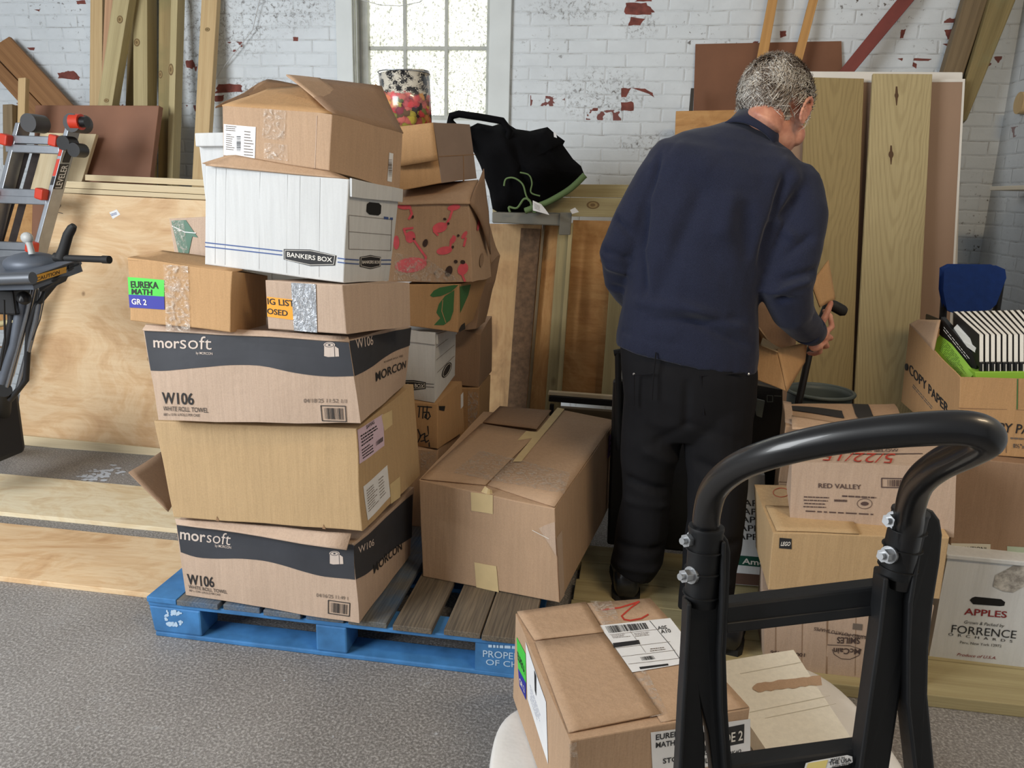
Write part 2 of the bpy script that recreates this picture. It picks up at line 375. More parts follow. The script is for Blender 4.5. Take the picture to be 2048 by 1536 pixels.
# ------------------------------------------------------------------ text and print on faces
_TG = {}
def text_geo(t, bold=0, sp=1.0, shear=0):
    key = (t, bold, sp, shear)
    if key in _TG: return _TG[key]
    def mk(s):
        c = bpy.data.curves.new('t', 'FONT'); c.body = s; c.size = 1; c.offset = bold; c.space_character = sp; c.shear = shear; c.resolution_u = 3
        o = bpy.data.objects.new('t', c); COL.objects.link(o)
        dg = bpy.context.evaluated_depsgraph_get(); me = bpy.data.meshes.new_from_object(o.evaluated_get(dg))
        vs = [(v.co.x, v.co.y) for v in me.vertices]; fs = [tuple(p.vertices) for p in me.polygons]
        bpy.data.objects.remove(o); bpy.data.curves.remove(c); bpy.data.meshes.remove(me); return vs, fs
    hv, _ = mk('H'); ch = max(p[1] for p in hv)
    vs, fs = mk(t); x0 = min(p[0] for p in vs); x1 = max(p[0] for p in vs)
    _TG[key] = ([((p[0]-x0)/(x1-x0), p[1]/ch) for p in vs], fs); return _TG[key]
class Face:
    """bilinear patch with u to the right and v up as seen from outside"""
    def __init__(s, a, b, c, d, amp=0, seed=0): s.q = (a, b, c, d); s.amp = amp; s.seed = seed; s.n = (b-a).cross(d-a).normalized()
    def p(s, u, v, off=0):
        a, b, c, d = s.q; P = a*(1-u)*(1-v)+b*u*(1-v)+c*u*v+d*(1-u)*v
        if s.amp: P = P + noise.noise_vector(P*6+V((s.seed,)*3))*s.amp
        return P + s.n*off
    def uv(s, pxy):
        u = v = .5
        for _ in range(14):
            def f(u, v): q = px(s.p(u, v)); return (q[0]-pxy[0], q[1]-pxy[1])
            e = 1e-3; f0 = f(u, v); fu = f(u+e, v); fv = f(u, v+e)
            a, b, c, d = (fu[0]-f0[0])/e, (fv[0]-f0[0])/e, (fu[1]-f0[1])/e, (fv[1]-f0[1])/e
            D = a*d-b*c
            if abs(D) < 1e-9: break
            u -= max(-.5, min(.5, (d*f0[0]-b*f0[1])/D)); v -= max(-.5, min(.5, (a*f0[1]-c*f0[0])/D))
            u = max(-1, min(2, u)); v = max(-1, min(2, v))
        return (u, v)
    def quad(s, mb, pts, m, off=.0012, nu=8, nv=6):
        U = [s.uv(p) for p in pts]   # bl br tr tl
        def fn(a, b):
            u = U[0][0]*(1-a)*(1-b)+U[1][0]*a*(1-b)+U[2][0]*a*b+U[3][0]*(1-a)*b
            v = U[0][1]*(1-a)*(1-b)+U[1][1]*a*(1-b)+U[2][1]*a*b+U[3][1]*(1-a)*b
            return s.p(u, v, off)
        mb.grid(fn, nu, nv, m)
    def strip(s, mb, low, high, m, off=.0012, n=24):
        L = [s.uv(p) for p in low]; H = [s.uv(p) for p in high]
        def pl(P, t):
            t *= len(P)-1; i = min(int(t), len(P)-2); f = t-i; i0, i1 = max(i-1, 0), min(i+2, len(P)-1)
            r = []
            for k in (0, 1):
                p0, p1, p2, p3 = P[i0][k], P[i][k], P[i+1][k], P[i1][k]
                r.append(.5*(2*p1+(p2-p0)*f+(2*p0-5*p1+4*p2-p3)*f*f+(3*p1-p0-3*p2+p3)*f**3))
            return r
        def fn(a, b):
            x, y = pl(L, a), pl(H, a); return s.p(x[0]*(1-b)+y[0]*b, x[1]*(1-b)+y[1]*b, off)
        mb.grid(fn, n, 4, m)
    def poly(s, mb, pts, m, off=.0014):
        mb.add([s.p(*s.uv(p), off) for p in pts], [tuple(range(len(pts)))], m)
    def line(s, mb, pts, wpx, m, off=.0016, closed=False):
        P = [V((p[0], p[1])) for p in pts]
        if closed: P.append(P[0])
        for a, b in zip(P, P[1:]):
            d = (b-a); L = d.length
            if L < 1e-6: continue
            d /= L; nn = V((-d.y, d.x))*wpx/2; a2 = a-d*wpx*.25; b2 = b+d*wpx*.25
            s.poly(mb, [a2+nn, b2+nn, b2-nn, a2-nn], m, off)
    def text(s, mb, t, p0, p1, p2, m, bold=.0, off=.0016, sp=1.0, shear=0):
        """p0 baseline start, p1 baseline end, p2 top of capitals above p0 (pixels)"""
        a, b, c = s.uv(p0), s.uv(p1), s.uv(p2)
        vs, fs = text_geo(t, bold*.5, sp, shear)
        mb.add([s.p(a[0]+x*(b[0]-a[0])+y*(c[0]-a[0]), a[1]+x*(b[1]-a[1])+y*(c[1]-a[1]), off) for x, y in vs], fs, m)
    def ellipse(s, mb, c, rx, ry, m, off=.0014, rot=0, n=20, hole=0):
        pts = [(c[0]+rx*cos(t)*cos(rot)-ry*sin(t)*sin(rot), c[1]+rx*cos(t)*sin(rot)+ry*sin(t)*cos(rot)) for t in [2*pi*i/n for i in range(n)]]
        if hole: s.line(mb, pts, hole, m, off, True)
        else: s.poly(mb, pts, m, off)
    def bars(s, mb, bl, br, tr, tl, m, n=22, off=.0016, seed=1):
        r = random.Random(seed); x = 0; L = lambda p, q, t: (p[0]+(q[0]-p[0])*t, p[1]+(q[1]-p[1])*t)
        while x < 1:
            w_ = r.choice((.4, .7, 1.2))/n; e = min(1, x+w_)
            s.poly(mb, [L(bl, br, x), L(bl, br, e), L(tl, tr, e), L(tl, tr, x)], m, off); x = e + r.choice((.4, .7, 1.1))/n
    def lines(s, mb, bl, br, tr, tl, m, rows=5, seed=1, fill=.5, off=.0015):
        """small print as broken word blocks"""
        r = random.Random(seed); L = lambda p, q, t: (p[0]+(q[0]-p[0])*t, p[1]+(q[1]-p[1])*t)
        for i in range(rows):
            a, b = (i+.5-fill/2)/rows, (i+.5+fill/2)/rows; x = r.uniform(0, .04); end = r.uniform(.6, 1)
            while x < end:
                e = min(end, x+r.uniform(.04, .16))
                s.poly(mb, [L(L(bl, tl, a), L(br, tr, a), x), L(L(bl, tl, a), L(br, tr, a), e), L(L(bl, tl, b), L(br, tr, b), e), L(L(bl, tl, b), L(br, tr, b), x)], m, off)
                x = e+.025

def corners(x, y, z, yaw, w_, d, h, tx=0, ty=0, obs={}):
    R = Matrix.Rotation(radians(yaw), 3, 'Z') @ Matrix.Rotation(radians(tx), 3, 'X') @ Matrix.Rotation(radians(ty), 3, 'Y')
    c = {}
    for a in 'fb':
        for b in 'lr':
            for t in 'bt':
                k = a+b+t; p = V((x, y, z)) + R@V((w_*(b == 'r'), d*(a == 'b'), h*(t == 't')))
                if k in obs: p = snap(p, obs[k])
                c[k] = p
    for t in 'bt':
        for h_, a_, b_, o_ in (('bl', 'fl', 'br', 'fr'), ('br', 'fr', 'bl', 'fl')):
            if h_+t not in obs and a_+t in obs and o_+t in obs: c[h_+t].z = c[a_+t].z+(c[b_+t].z-c[o_+t].z if b_+t in obs else 0)
    # hidden corners follow their snapped neighbours
    return c
def topbox(px4, z, h, yaw_off=0):
    """box from the four pixels of its top (fl, fr, br, bl), its top height and its own height"""
    c = {}
    for k, p in zip(('fl', 'fr', 'br', 'bl'), px4): c[k+'t'] = at(*p, z=z); c[k+'b'] = c[k+'t']-V((0, 0, h))
    return c
def frontbox(q, d, n=None):
    """box from four near-face points (bl br tr tl) pushed back by vector or depth d"""
    n = V((0, d, 0)) if n is None else V(n)
    return dict(flb=q[0], frb=q[1], frt=q[2], flt=q[3], blb=q[0]+n, brb=q[1]+n, brt=q[2]+n, blt=q[3]+n)
def even(c, obs, base=None):
    """hidden corners: complete the hexahedron from observed ones; floor height kept"""
    for k in c:
        if k in obs: continue
        o = k[0]+k[1]+('t' if k[2] == 'b' else 'b')
    return c
class Carton:
    def __init__(s, name, label, cat, par, obs, mat, amp=.003, group=None, seed=None, flat=None, bevel=.003, topless=False, wall=.004, inside=None):
        s.c = ({k: V(p) for k, p in par.items()} if isinstance(par, dict) else corners(*par, obs=obs)); s.seed = random.random()*50 if seed is None else seed
        if flat is not None:   # keep the underside at the height of what carries it
            for k in ('flb', 'frb', 'blb', 'brb'):
                if k not in obs: s.c[k].z = flat
        c = s.c; s.amp = amp; s.name = name
        F = lambda a, b, cc, d: Face(c[a], c[b], c[cc], c[d], amp, s.seed)
        s.front = F('flb', 'frb', 'frt', 'flt'); s.right = F('frb', 'brb', 'brt', 'frt'); s.left = F('blb', 'flb', 'flt', 'blt')
        s.top = F('flt', 'frt', 'brt', 'blt'); s.back = F('brb', 'blb', 'blt', 'brt'); s.bottom = F('blb', 'brb', 'frb', 'flb')
        s.mb = MB(); s.mats = [mat]; s.topless = topless; s.wall = wall; s.inside = inside
        base = (c['flb']+c['frb']+c['blb']+c['brb'])/4; base.z = min(c[k].z for k in ('flb', 'frb', 'blb', 'brb'))
        s.root = thing(name, label, cat, base, group); s.bevel = bevel
        for f in (s.front, s.right, s.left, s.back, s.bottom)+(() if topless else (s.top,)):
            s.mb.grid(lambda u, v, f=f: f.p(u, v), 10, 8, 0)
        s.mbw = s.mb
    def mi(s, m):
        if m not in s.mats: s.mats.append(m)
        return s.mats.index(m)
    def done(s):
        o = s.mb.build('box_body' if not s.topless else 'box_body', s.mats, s.root, s.bevel, weld=True)
        if s.topless:
            so = o.modifiers.new('wall', 'SOLIDIFY'); so.thickness = s.wall; so.offset = -1
        s.body = o; return s
    def sticker(s, face, pts, name='label', m=PAPER, off=.0012, fill=None, label=None, nu=8, nv=6):
        mb = MB(); mats = [m]; face.quad(mb, pts, 0, off, nu, nv)
        if fill:
            def mi(mm):
                if mm not in mats: mats.append(mm)
                return mats.index(mm)
            fill(mb, mi)
        o = mb.build(name, mats, s.root)
        so = None
        if label: o['label'] = label
        return o
    def flap(s, q, mat=None, thick=.004, name='flap', amp=None, label=None, nu=8, nv=6):
        """q = four 3D points"""
        f = Face(*[V(p) for p in q], s.amp if amp is None else amp, s.seed); mb = MB()
        mb.grid(lambda u, v: f.p(u, v), nu, nv, 0, True)
        o = mb.build(name, mat or s.mats[0], s.root); so = o.modifiers.new('thick', 'SOLIDIFY'); so.thickness = thick; so.offset = 0
        if label: o['label'] = label
        return o, f
# ==================================================================
#SETTING
# ==================================================================
WY = 4.4; XR = 1.79; XL = -6.0; YF = -3.0; ZC = 3.7
fm, nt, b = newmat('asphalt_floor'); b.inputs['Roughness'].default_value = .6
v = coords(nt); n1 = noiseT(nt, v, 130, 4, .65); n2 = noiseT(nt, v, 1.1, 3, .6); n3 = noiseT(nt, v, 9, 5, .7); n4 = noiseT(nt, v, 60, 4, .7)
c = ramp(nt, n1, [(.36, (86, 84, 82)), (.5, (132, 129, 126)), (.64, (198, 195, 192))])
c = mix(nt, .45, c, ramp(nt, n2, [(.3, (100, 95, 91)), (.7, (156, 152, 148))]))
dm = N(nt, 'ShaderNodeMath', operation='MULTIPLY'); nt.links.new(ramp(nt, n3, [(.60, (0,0,0,1)), (.70, (1,1,1,1))]), dm.inputs[0]); nt.links.new(ramp(nt, n4, [(.5, (0,0,0,1)), (.66, (.9,.9,.9,1))]), dm.inputs[1])
c = mix(nt, dm.outputs[0], c, lin((190, 192, 196)))
nt.links.new(c, b.inputs['Base Color']); bump(nt, b, n1, .7, .004)
nt.links.new(ramp(nt, n3, [(.3, (.42,.42,.42,1)), (.7, (.72,.72,.72,1))]), b.inputs['Roughness'])
mb = MB(); mb.hexa([(XL, YF, -.1), (XR+.3, YF, -.1), (XR+.3, YF, 0), (XL, YF, 0), (XL, WY+.3, -.1), (XR+.3, WY+.3, -.1), (XR+.3, WY+.3, 0), (XL, WY+.3, 0)])
rs = random.Random(4); SPL = plain('spilled_white', (190, 196, 204), .8)
for k in range(90):   # dried white spill and crumbs on the floor
    if k < 62: u, v_ = rs.gauss(196, 20), rs.gauss(950, 5)-(0); v_ -= (u-196)*.16
    else: u, v_ = rs.uniform(0, 1000), rs.uniform(1230, 1536)
    r_ = rs.uniform(1, 4.5) if k < 62 else rs.uniform(.6, 1.8); n_ = 8; mb.add([at(u+r_*(1.8 if k < 62 else 1)*cos(2*pi*i/n_)*rs.uniform(.6, 1.3), v_+r_*.5*sin(2*pi*i/n_)*rs.uniform(.6, 1.3), z=.0008+k*.00001) for i in range(n_)], [tuple(range(n_))[::-1]], 1)
struct('floor', mb, [fm, SPL])
def wz(x, y, rx, rz): p = at(x, y, y=WY); return (p.x, p.z, rx, rz)
WM = brickmat('white_painted_brick', zones=(wz(560, 10, .42, .16), wz(470, 60, .28, .18), wz(390, 110, .10, .5), wz(520, 185, .35, .10), wz(1200, 190, .28, .16), wz(1280, 50, .12, .08), wz(1140, 20, .3, .06), wz(1330, 290, .3, .08)))
# window opening
wl = at(704, 100, y=WY).x; wr = at(984, 100, y=WY).x; wz0 = at(888, 243, y=WY).z; wz1 = wz0+1.75
def wallpiece(mb, x0, x1, z0, z1, t=.3):
    mb.hexa([(x0, WY, z0), (x1, WY, z0), (x1, WY, z1), (x0, WY, z1), (x0, WY+t, z0), (x1, WY+t, z0), (x1, WY+t, z1), (x0, WY+t, z1)])
mb = MB()
for a in ((XL, wl, 0, ZC), (wr, XR+.3, 0, ZC), (wl, wr, 0, wz0), (wl, wr, wz1, ZC)): wallpiece(mb, *a)
# brick texture wants x across and z up -> put the wall mesh in its own frame
mw = Matrix.Translation((0, WY, 0)) @ Matrix.Rotation(pi/2, 4, 'X')
chips = [((1252, 6), (1292, 6), (1309, 22), (1300, 30), (1250, 29)), ((1262, 34), (1290, 38), (1280, 50), (1255, 52)), ((1242, 176), (1262, 176), (1252, 194), (1243, 195)), ((1262, 175), (1290, 178), (1306, 186), (1307, 194), (1298, 188), (1275, 180)), ((1241, 204), (1268, 204), (1267, 221), (1242, 222)),
    ((1185, 216), (1196, 216), (1195, 222), (1184, 222)), ((371, 122), (386, 120), (391, 133), (385, 138), (373, 135)), ((388, 134), (395, 133), (392, 144)), ((436, 168), (482, 168), (486, 184), (430, 186)), ((428, 192), (448, 190), (446, 202), (430, 204)), ((116, 146), (128, 144), (136, 142), (149, 142), (160, 155), (158, 160), (140, 158), (118, 156)), ((152, 2), (170, 0), (172, 8), (155, 8)), ((54, 95), (70, 95), (68, 101), (60, 100)), ((68, 19), (80, 19), (78, 23)),
    ((586, 74), (596, 74), (596, 82), (587, 82)), ((1802, 60), (1812, 58), (1806, 76), (1800, 76)), ((1888, 60), (1908, 57), (1910, 72), (1895, 80)), ((1885, 88), (1902, 86), (1900, 95)), ((1795, 117), (1806, 116), (1804, 122)), ((1827, 116), (1862, 118), (1858, 122), (1828, 121)), ((1826, 124), (1834, 128), (1832, 137), (1825, 132)), ((1280, -6), (1300, -6), (1304, 3), (1270, 3)), ((1560, 62), (1572, 62), (1572, 72), (1560, 76))]
CHIP = plain('bare_red_brick', (116, 62, 54), .85, var=.3, scale=30)
for ch_ in chips:
    n_ = len(ch_); pp = []; cx_ = sum(p[0] for p in ch_)/n_; cy_ = sum(p[1] for p in ch_)/n_
    for i in range(n_):
        a_, b2_ = ch_[i], ch_[(i+1) % n_]
        for k in range(4):
            t = k/4; x_, y_ = a_[0]+(b2_[0]-a_[0])*t, a_[1]+(b2_[1]-a_[1])*t; j = noise.noise(V((x_*.35, y_*.35, 1)))*.22; pp.append((x_+(x_-cx_)*j, y_+(y_-cy_)*j))
    mb.add([at(*p, y=WY-.0006) for p in pp], [tuple(range(len(pp)))], 1)
o = mb.build('wall_back', [WM, CHIP], None, mw=mw); o['kind'] = 'structure'
mb = MB(); mb.hexa([(XR, YF, 0), (XR, WY, 0), (XR, WY, ZC), (XR, YF, ZC), (XR+.3, YF, 0), (XR+.3, WY, 0), (XR+.3, WY, ZC), (XR+.3, YF, ZC)])
mw = Matrix.Translation((XR, 0, 0)) @ Matrix(((0,0,1),(1,0,0),(0,1,0))).to_4x4()
o = mb.build('wall_right', brickmat('white_painted_brick_side', (206, 210, 212), .5), None, mw=mw); o['kind'] = 'structure'
# window
WPAINT = plain('white_window_paint', (206, 212, 212), .5, var=.05, scale=6); WDIRTY = plain('grimy_window_paint', (176, 178, 172), .6, var=.14, scale=14)
gm, nt, b = newmat('obscure_glass'); out = nt.nodes['Material Output']
v = coords(nt, (1, 1, .75)); nn = noiseT(nt, v, 110, 3, .6, 1.2); ng = noiseT(nt, v, 9, 3, .6)
cc = ramp(nt, nn, [(.38, (140, 142, 140)), (.47, (208, 210, 206)), (.56, (252, 252, 248))])
cc = mix(nt, .38, cc, ramp(nt, ng, [(.3, (228, 226, 212)), (.6, (255, 255, 252))]), 'MULTIPLY')
tl_ = N(nt, 'ShaderNodeBsdfTranslucent'); nt.links.new(cc, tl_.inputs[0]); b.inputs['Roughness'].default_value = .15; b.inputs['Base Color'].default_value = lin((200, 204, 200))
ms = N(nt, 'ShaderNodeMixShader'); ms.inputs[0].default_value = .12; nt.links.new(tl_.outputs[0], ms.inputs[1]); nt.links.new(b.outputs[0], ms.inputs[2]); nt.links.new(ms.outputs[0], out.inputs[0])
bump(nt, b, nn, .6, .004)
win = bpy.data.objects.new('window_1', None); COL.objects.link(win); win.location = ((wl+wr)/2, WY, wz0); win['kind'] = 'structure'
SY = WY+.10
mb = MB(); cl = at(673, 100, y=WY-.02).x; cr = at(1021, 100, y=WY-.02).x
for x0, x1 in ((cl, wl+.012), (wr-.012, cr)): mb.box(((x0+x1)/2, WY-.012, wz0+.8), x1-x0, .024, 1.9)
mb.build('casing', WPAINT, win, .003)
mb = MB(); mb.box((wl+.01, WY+.07, wz0+.87), .02, .16, 1.75); mb.box((wr-.01, WY+.07, wz0+.87), .02, .16, 1.75); mb.box((wl+.05, SY-.01, wz0+.87), .04, .05, 1.75); mb.box((wr-.012, SY-.01, wz0+.87), .03, .05, 1.75)
mb.build('jamb', WDIRTY, win, .002)
mb = MB(); mb.box(((wl+wr)/2, WY+.04, wz0-.012), wr-wl+.1, .20, .03); mb.build('window_sill', WPAINT, win, .003)
mb = MB()
gx = [at(px_, 100, y=SY).x for px_ in (734, 811, 893.5, 975)]; gz0 = at(888, 233, y=SY).z; ph = at(888, 97, y=SY).z-gz0
mb.box(((gx[0]+gx[3])/2, SY, gz0-.025), gx[3]-gx[0]+.06, .035, .05)
for gx_ in gx[1:3]: mb.box((gx_, SY, wz0+.87), .019, .03, 1.75)
for k in range(1, 5): mb.box(((gx[0]+gx[3])/2, SY, gz0+ph*k), gx[3]-gx[0]+.04, .028, .019)
mb.box((gx[0]-.012, SY, wz0+.87), .03, .03, 1.75); mb.box((gx[3]+.012, SY, wz0+.87), .03, .03, 1.75)
sash = mb.build('sash', WDIRTY, win, .002)
for i in range(3):
    for k in range(4):
        mb = MB(); mb.box(((gx[i]+gx[i+1])/2, SY+.004, gz0+ph*(k+.5)), gx[i+1]-gx[i]-.01, .004, ph-.01); mb.build('window_pane', gm, sash)
# floor litter and cable
P_ = [at(*p, y=WY-.03) for p in ((706, -5), (760, 10), (800, 12), (840, 4), (860, -12))]
mb = MB(); mb.tube(P_, .0022, 6); tag(mb.build('cable', plain('grey_cable', (190, 192, 192), .5)), 'thin pale cable sagging across the top of the window', 'cable')
mb = MB(); mb.tube([at(*p, y=WY-.03) for p in ((524, -20), (505, 60), (478, 95), (450, 130), (425, 168), (400, 200))], .0025, 6)
tag(mb.build('cord', MC['grey_cable']), 'thin grey cord slanting down the painted brick behind the leaning stud', 'cord')
mb = MB(); mb.tube([at(712, -10, y=WY-.02), at(714, 120, y=WY-.02), at(716, 200, y=WY-.02)], .0025, 6)
tag(mb.build('cable', MC['grey_cable']), 'thin white cable running down the left window casing', 'cable')
# ==================================================================
# lumber and sheets behind
# ==================================================================
def P(x, y): return (x, y)
slab(pq((142, 272), (202, 272), (18, 73), (-22, 98), 4.30, 4.34), .02, 'siding_board', 'wide brown siding board leaning diagonally in the upper left corner', 'board', W_BROWN)
slab(pq((98, 272), (140, 272), (-24, 100), (-60, 96), 4.29, 4.335), .02, 'siding_board', 'lower, narrower brown siding board slanting below the wide diagonal one', 'board', W_BROWN)
slab(pq((34, 262), (48, 262), (51, 155), (36, 156), 3.85, 3.9), .03, 'wood_stick', 'short upright wooden stick behind the left end of the ladder', 'stick', W_PINE)
slab(pq((6, 330), (26, 330), (24, 208), (5, 209), 3.8, 3.84), .09, 'wood_post', 'short weathered post cut off at the far left edge', 'post', W_OLD)
slab(pq((66, 352), (300, 354), (318, 211), (70, 210), 4.00, 4.07), .04, 'door_slab', 'thick reddish brown flush door slab leaning behind the ladder', 'door slab', HARDB2, bevel=.004, foot=True)
slab(pq((178, 330), (203, 330), (205, -60), (181, -60), 4.22, 4.34), .04, 'pine_stud', 'yellow pine stud leaning on the wall, first of the upright bundle', 'stud', W_PINE, foot=True)
slab(pq((196, 330), (207, 330), (232, -60), (212, -60), 4.16, 4.29), .03, 'pine_board', 'pinkish pine board between the yellow stud and the tilted green post', 'board', W_PINK)
slab(pq((188, 260), (216, 260), (268, -60), (234, -60), 4.12, 4.20), .06, 'treated_post', 'greenish post tilted to the right across the upright bundle', 'post', W_TREAT, extra=knots([(240, 39, 6, 8), (213, 201, 5, 4)]))
slab(pq((246, 330), (268, 330), (282, -60), (262, -60), 4.30, 4.36), .025, 'treated_post', 'dark greenish post half hidden behind the tilted one', 'post', W_TREAT2)
slab(pq((267, 330), (295, 330), (294, -60), (266, -60), 4.16, 4.29), .09, 'treated_post', 'straight greenish post with a large knot, middle of the upright bundle', 'post', W_TREAT, foot=True, extra=knots([(274, 85, 6, 8)]))
slab(pq((316, 356), (336, 356), (343, -60), (318, -60), 4.24, 4.33), .05, 'treated_post', 'greenish post with a dark knot beside the rightmost of the bundle', 'post', W_TREAT2, foot=True, extra=knots([(321, 149, 4, 8)]))
slab(pq((334, 356), (345, 356), (357, -60), (343, -60), 4.16, 4.28), .07, 'treated_post', 'rightmost greenish post of the upright bundle', 'post', W_TREAT, foot=True, extra=knots([(342, 139, 5, 12)]))
slab(pq((384, 362), (412, 364), (438, -60), (406, -60), 4.17, 4.35), .04, 'pine_stud', 'single pine stud leaning on the wall left of the window', 'stud', W_PINE, foot=True, extra=knots([(415, 59, 5, 4)]))
slab(pq((58, 392), (152, 400), (192, 268), (80, 265), 3.93, 3.97), .025, 'wood_offcut', 'pale board offcut with a knot standing behind the ladder', 'board', W_PALE)
slab(pq((-60, 660), (62, 660), (108, 402), (-60, 385), 3.90, 3.99), .018, 'plywood_sheet', 'orange plywood sheet seen through the ladder rungs', 'plywood', P_ORG, grain='u')
# big plywood and its rails
slab([at(28, 870, y=3.57), at(470, 918, y=3.60), at(470, 404, y=3.80), at(97, 385, y=3.80)], .02, 'plywood_sheet', 'large pale plywood sheet leaning behind the left box stack', 'plywood', P_BIG, grain='u')
slab([at(22, 888, y=3.50), at(470, 930, y=3.52), at(470, 911, y=3.535), at(25, 869, y=3.515)], .04, 'lumber_rail', 'pale board on the floor along the foot of the plywood sheet', 'board', W_PALE, grain='u')
slab([at(105, 384.5, y=3.80), at(470, 402.5, y=3.80), at(470, 393, y=3.80), at(107, 375, y=3.80)], .08, 'lumber_rail', 'pale rail lying along the top edge of the plywood sheet', 'board', W_PALE, grain='u')
slab([at(106, 374, y=3.81), at(470, 392, y=3.81), at(470, 378, y=3.81), at(108, 361, y=3.81)], .08, 'lumber_rail', 'pale rail with small knots, second up above the plywood sheet', 'board', W_PALE, grain='u')
slab([at(170, 361, y=3.895), at(470, 375, y=3.895), at(470, 362, y=3.895), at(170, 349, y=3.895)], .03, 'lumber_rail', 'rearmost rail above the plywood, ending under the brown door slab', 'board', W_PALE, grain='u')
mb = MB(); f = Face(at(28, 870, y=3.57), at(470, 918, y=3.60), at(470, 404, y=3.80), at(97, 385, y=3.80)); f.quad(mb, [(219, 425), (234, 419), (241, 429), (226, 438)], 0, .002, 2, 2)
f.lines(mb, (221, 428), (236, 423), (238, 428), (223, 433), 1, 2, 3, .5, .0025)
tag(mb.build('price_sticker', [PAPER, BLUE_INK]), 'small white sticker on the big plywood sheet', 'sticker')
mb = MB(); f.line(mb, [(104, 412), (110, 405), (118, 405), (122, 411), (117, 419), (110, 427), (118, 425), (126, 427)], 1.4, 0, .0015)
tag(mb.build('pencil_mark', INKG), 'pencilled figure 2 near the top left of the plywood sheet', 'pencil mark')
# two boards on the floor
def floorboard(name, p, label, mat):
    # p near-left, near-right, far-right, far-left pixels on the top surface
    q = [V(k) if isinstance(k, V) else at(*k, z=.02) for k in p]
    mb = MB(); mb.hexa([q[0]-V((0,0,.02)), q[1]-V((0,0,.02)), q[1], q[0], q[3]-V((0,0,.02)), q[2]-V((0,0,.02)), q[2], q[3]])
    ax = (q[1]-q[0]).normalized(); mw = Matrix.Translation(q[0]) @ Matrix((V((0,0,1)).cross(ax), V((0,0,1)), ax)).transposed().to_4x4()
    return tag(mb.build(name, mat, None, .002, mw=mw), label, 'board')
floorboard('plywood_strip', (V((-3.6, 2.68, .02)), V((-1.445, 2.68, .02)), V((-1.445, 3.07, .02)), V((-3.6, 3.07, .02))), 'pale knotty plywood strip lying on the floor, nearer the leaning sheet', P_FLOOR)
floorboard('plywood_strip', (V((-3.1, 2.19, .02)), V((-1.445, 2.19, .02)), V((-1.445, 2.585, .02)), V((-3.1, 2.585, .02))), 'wide yellowish plywood strip on the floor beside the blue pallet', P_BIG)
# ---------------------------------------------------------------- workbench structure behind, centre
slab(pq((965, 850), (1057, 850), (1084, 449), (976, 447), 3.72, 3.845), .018, 'plywood_sheet', 'brown plywood sheet with a dark mouldy band under the black bag', 'plywood', P_DIRTY, grain='v', foot=True)
MOULD = plain('mould_stain', (104, 80, 58), .85, var=.35, scale=40)
f = Face(*pq((965, 850), (1057, 850), (1084, 456), (976, 452), 3.718, 3.838)); mb = MB(); f.quad(mb, [(1013, 846), (1050, 846), (1081, 458), (1042, 456)], 0, .002, 4, 12)
o = mb.build('mould_band', MOULD); tag(o, 'dark mouldy band down the brown plywood sheet', 'stain')
slab(pq((1050, 850), (1056, 850), (1090, 449), (1085, 449), 3.66, 3.78), .015, 'wood_batten', 'thin grey batten on the edge of the mouldy plywood', 'batten', W_OLD, foot=True)
slab(pq((1055, 850), (1088, 850), (1118, 449), (1089, 449), 3.685, 3.805), .018, 'plywood_strip', 'narrow golden plywood strip right of the mouldy sheet', 'board', P_ORG, foot=True)
slab(pq((1088, 840), (1112, 840), (1138, 446), (1117, 446), 3.66, 3.78), .02, 'treated_stud', 'greenish upright stud with pale nail tabs behind the large box', 'stud', W_GREEN)
slab(pq((1110, 835), (1119, 835), (1146, 446), (1138, 446), 3.62, 3.74), .03, 'treated_stud', 'thin greenish stud bordering the orange plywood panel', 'stud', W_TREAT)
slab(pq((1117, 790), (1206, 800), (1232, 442), (1146, 440), 3.73, 3.85), .018, 'plywood_sheet', 'orange plywood panel framed by green studs left of the man', 'plywood', P_ORG, grain='u')
slab(pq((1202, 800), (1236, 803), (1262, 444), (1228, 442), 3.66, 3.78), .025, 'treated_stud', 'pale green stud right of the orange plywood panel, beside the man', 'stud', W_GREEN)
slab(pq((1095, 790), (1330, 808), (1330, 800), (1097, 783), 3.56), .03, 'shelf_edge', 'thin pale ledge under the orange plywood panel', 'ledge', P_FLOOR, grain='u')
slab(pq((1097, 803), (1330, 822), (1330, 808), (1098, 792), 3.55), .03, 'steel_rail', 'black rail below the pale ledge, ending behind the man', 'rail', BLACK_P, grain='u')
slab(pq((1112, 850), (1330, 868), (1330, 832), (1114, 815), 3.66), .04, 'lumber_rail', 'weathered board low behind the large box', 'board', W_OLD, grain='u')
slab(pq((985, 392), (1420, 398), (1420, 371), (985, 367), 3.90), .09, 'treated_beam', 'upper green beam of the bench behind the black bag', 'beam', W_GREEN, grain='u')
slab(pq((985, 430), (1420, 438), (1420, 399), (985, 393), 3.84), .14, 'treated_beam', 'lower green beam with a dark knot, right of the bag', 'beam', W_GREEN, grain='u', extra=knots([(1186, 410, 13, 8)]))
slab(pq((984, 446), (1128, 452), (1130, 428), (984, 424), 3.60), .22, 'folding_table_edge', 'grey plastic edge of a folding table under the black bag', 'table', plain('grey_plastic', (118, 116, 106), .6, var=.1), grain='u', bevel=.006)
slab(pq((1118, 470), (1140, 470), (1143, 425), (1120, 425), 3.58), .03, 'corner_bracket', 'grey bracket at the end of the folding table edge', 'bracket', MC['grey_plastic'])
o = bpy.data.objects['steel_rail']
for x_ in (1104, 1318):
    mb = MB(); p_ = at(x_, 808, y=3.565); mb.box((p_.x, p_.y, p_.z/2), .02, .02, p_.z); c_ = mb.build('leg', BLACK_P, None, .002); c_.parent = o; c_.matrix_parent_inverse = o.matrix_world.inverted()
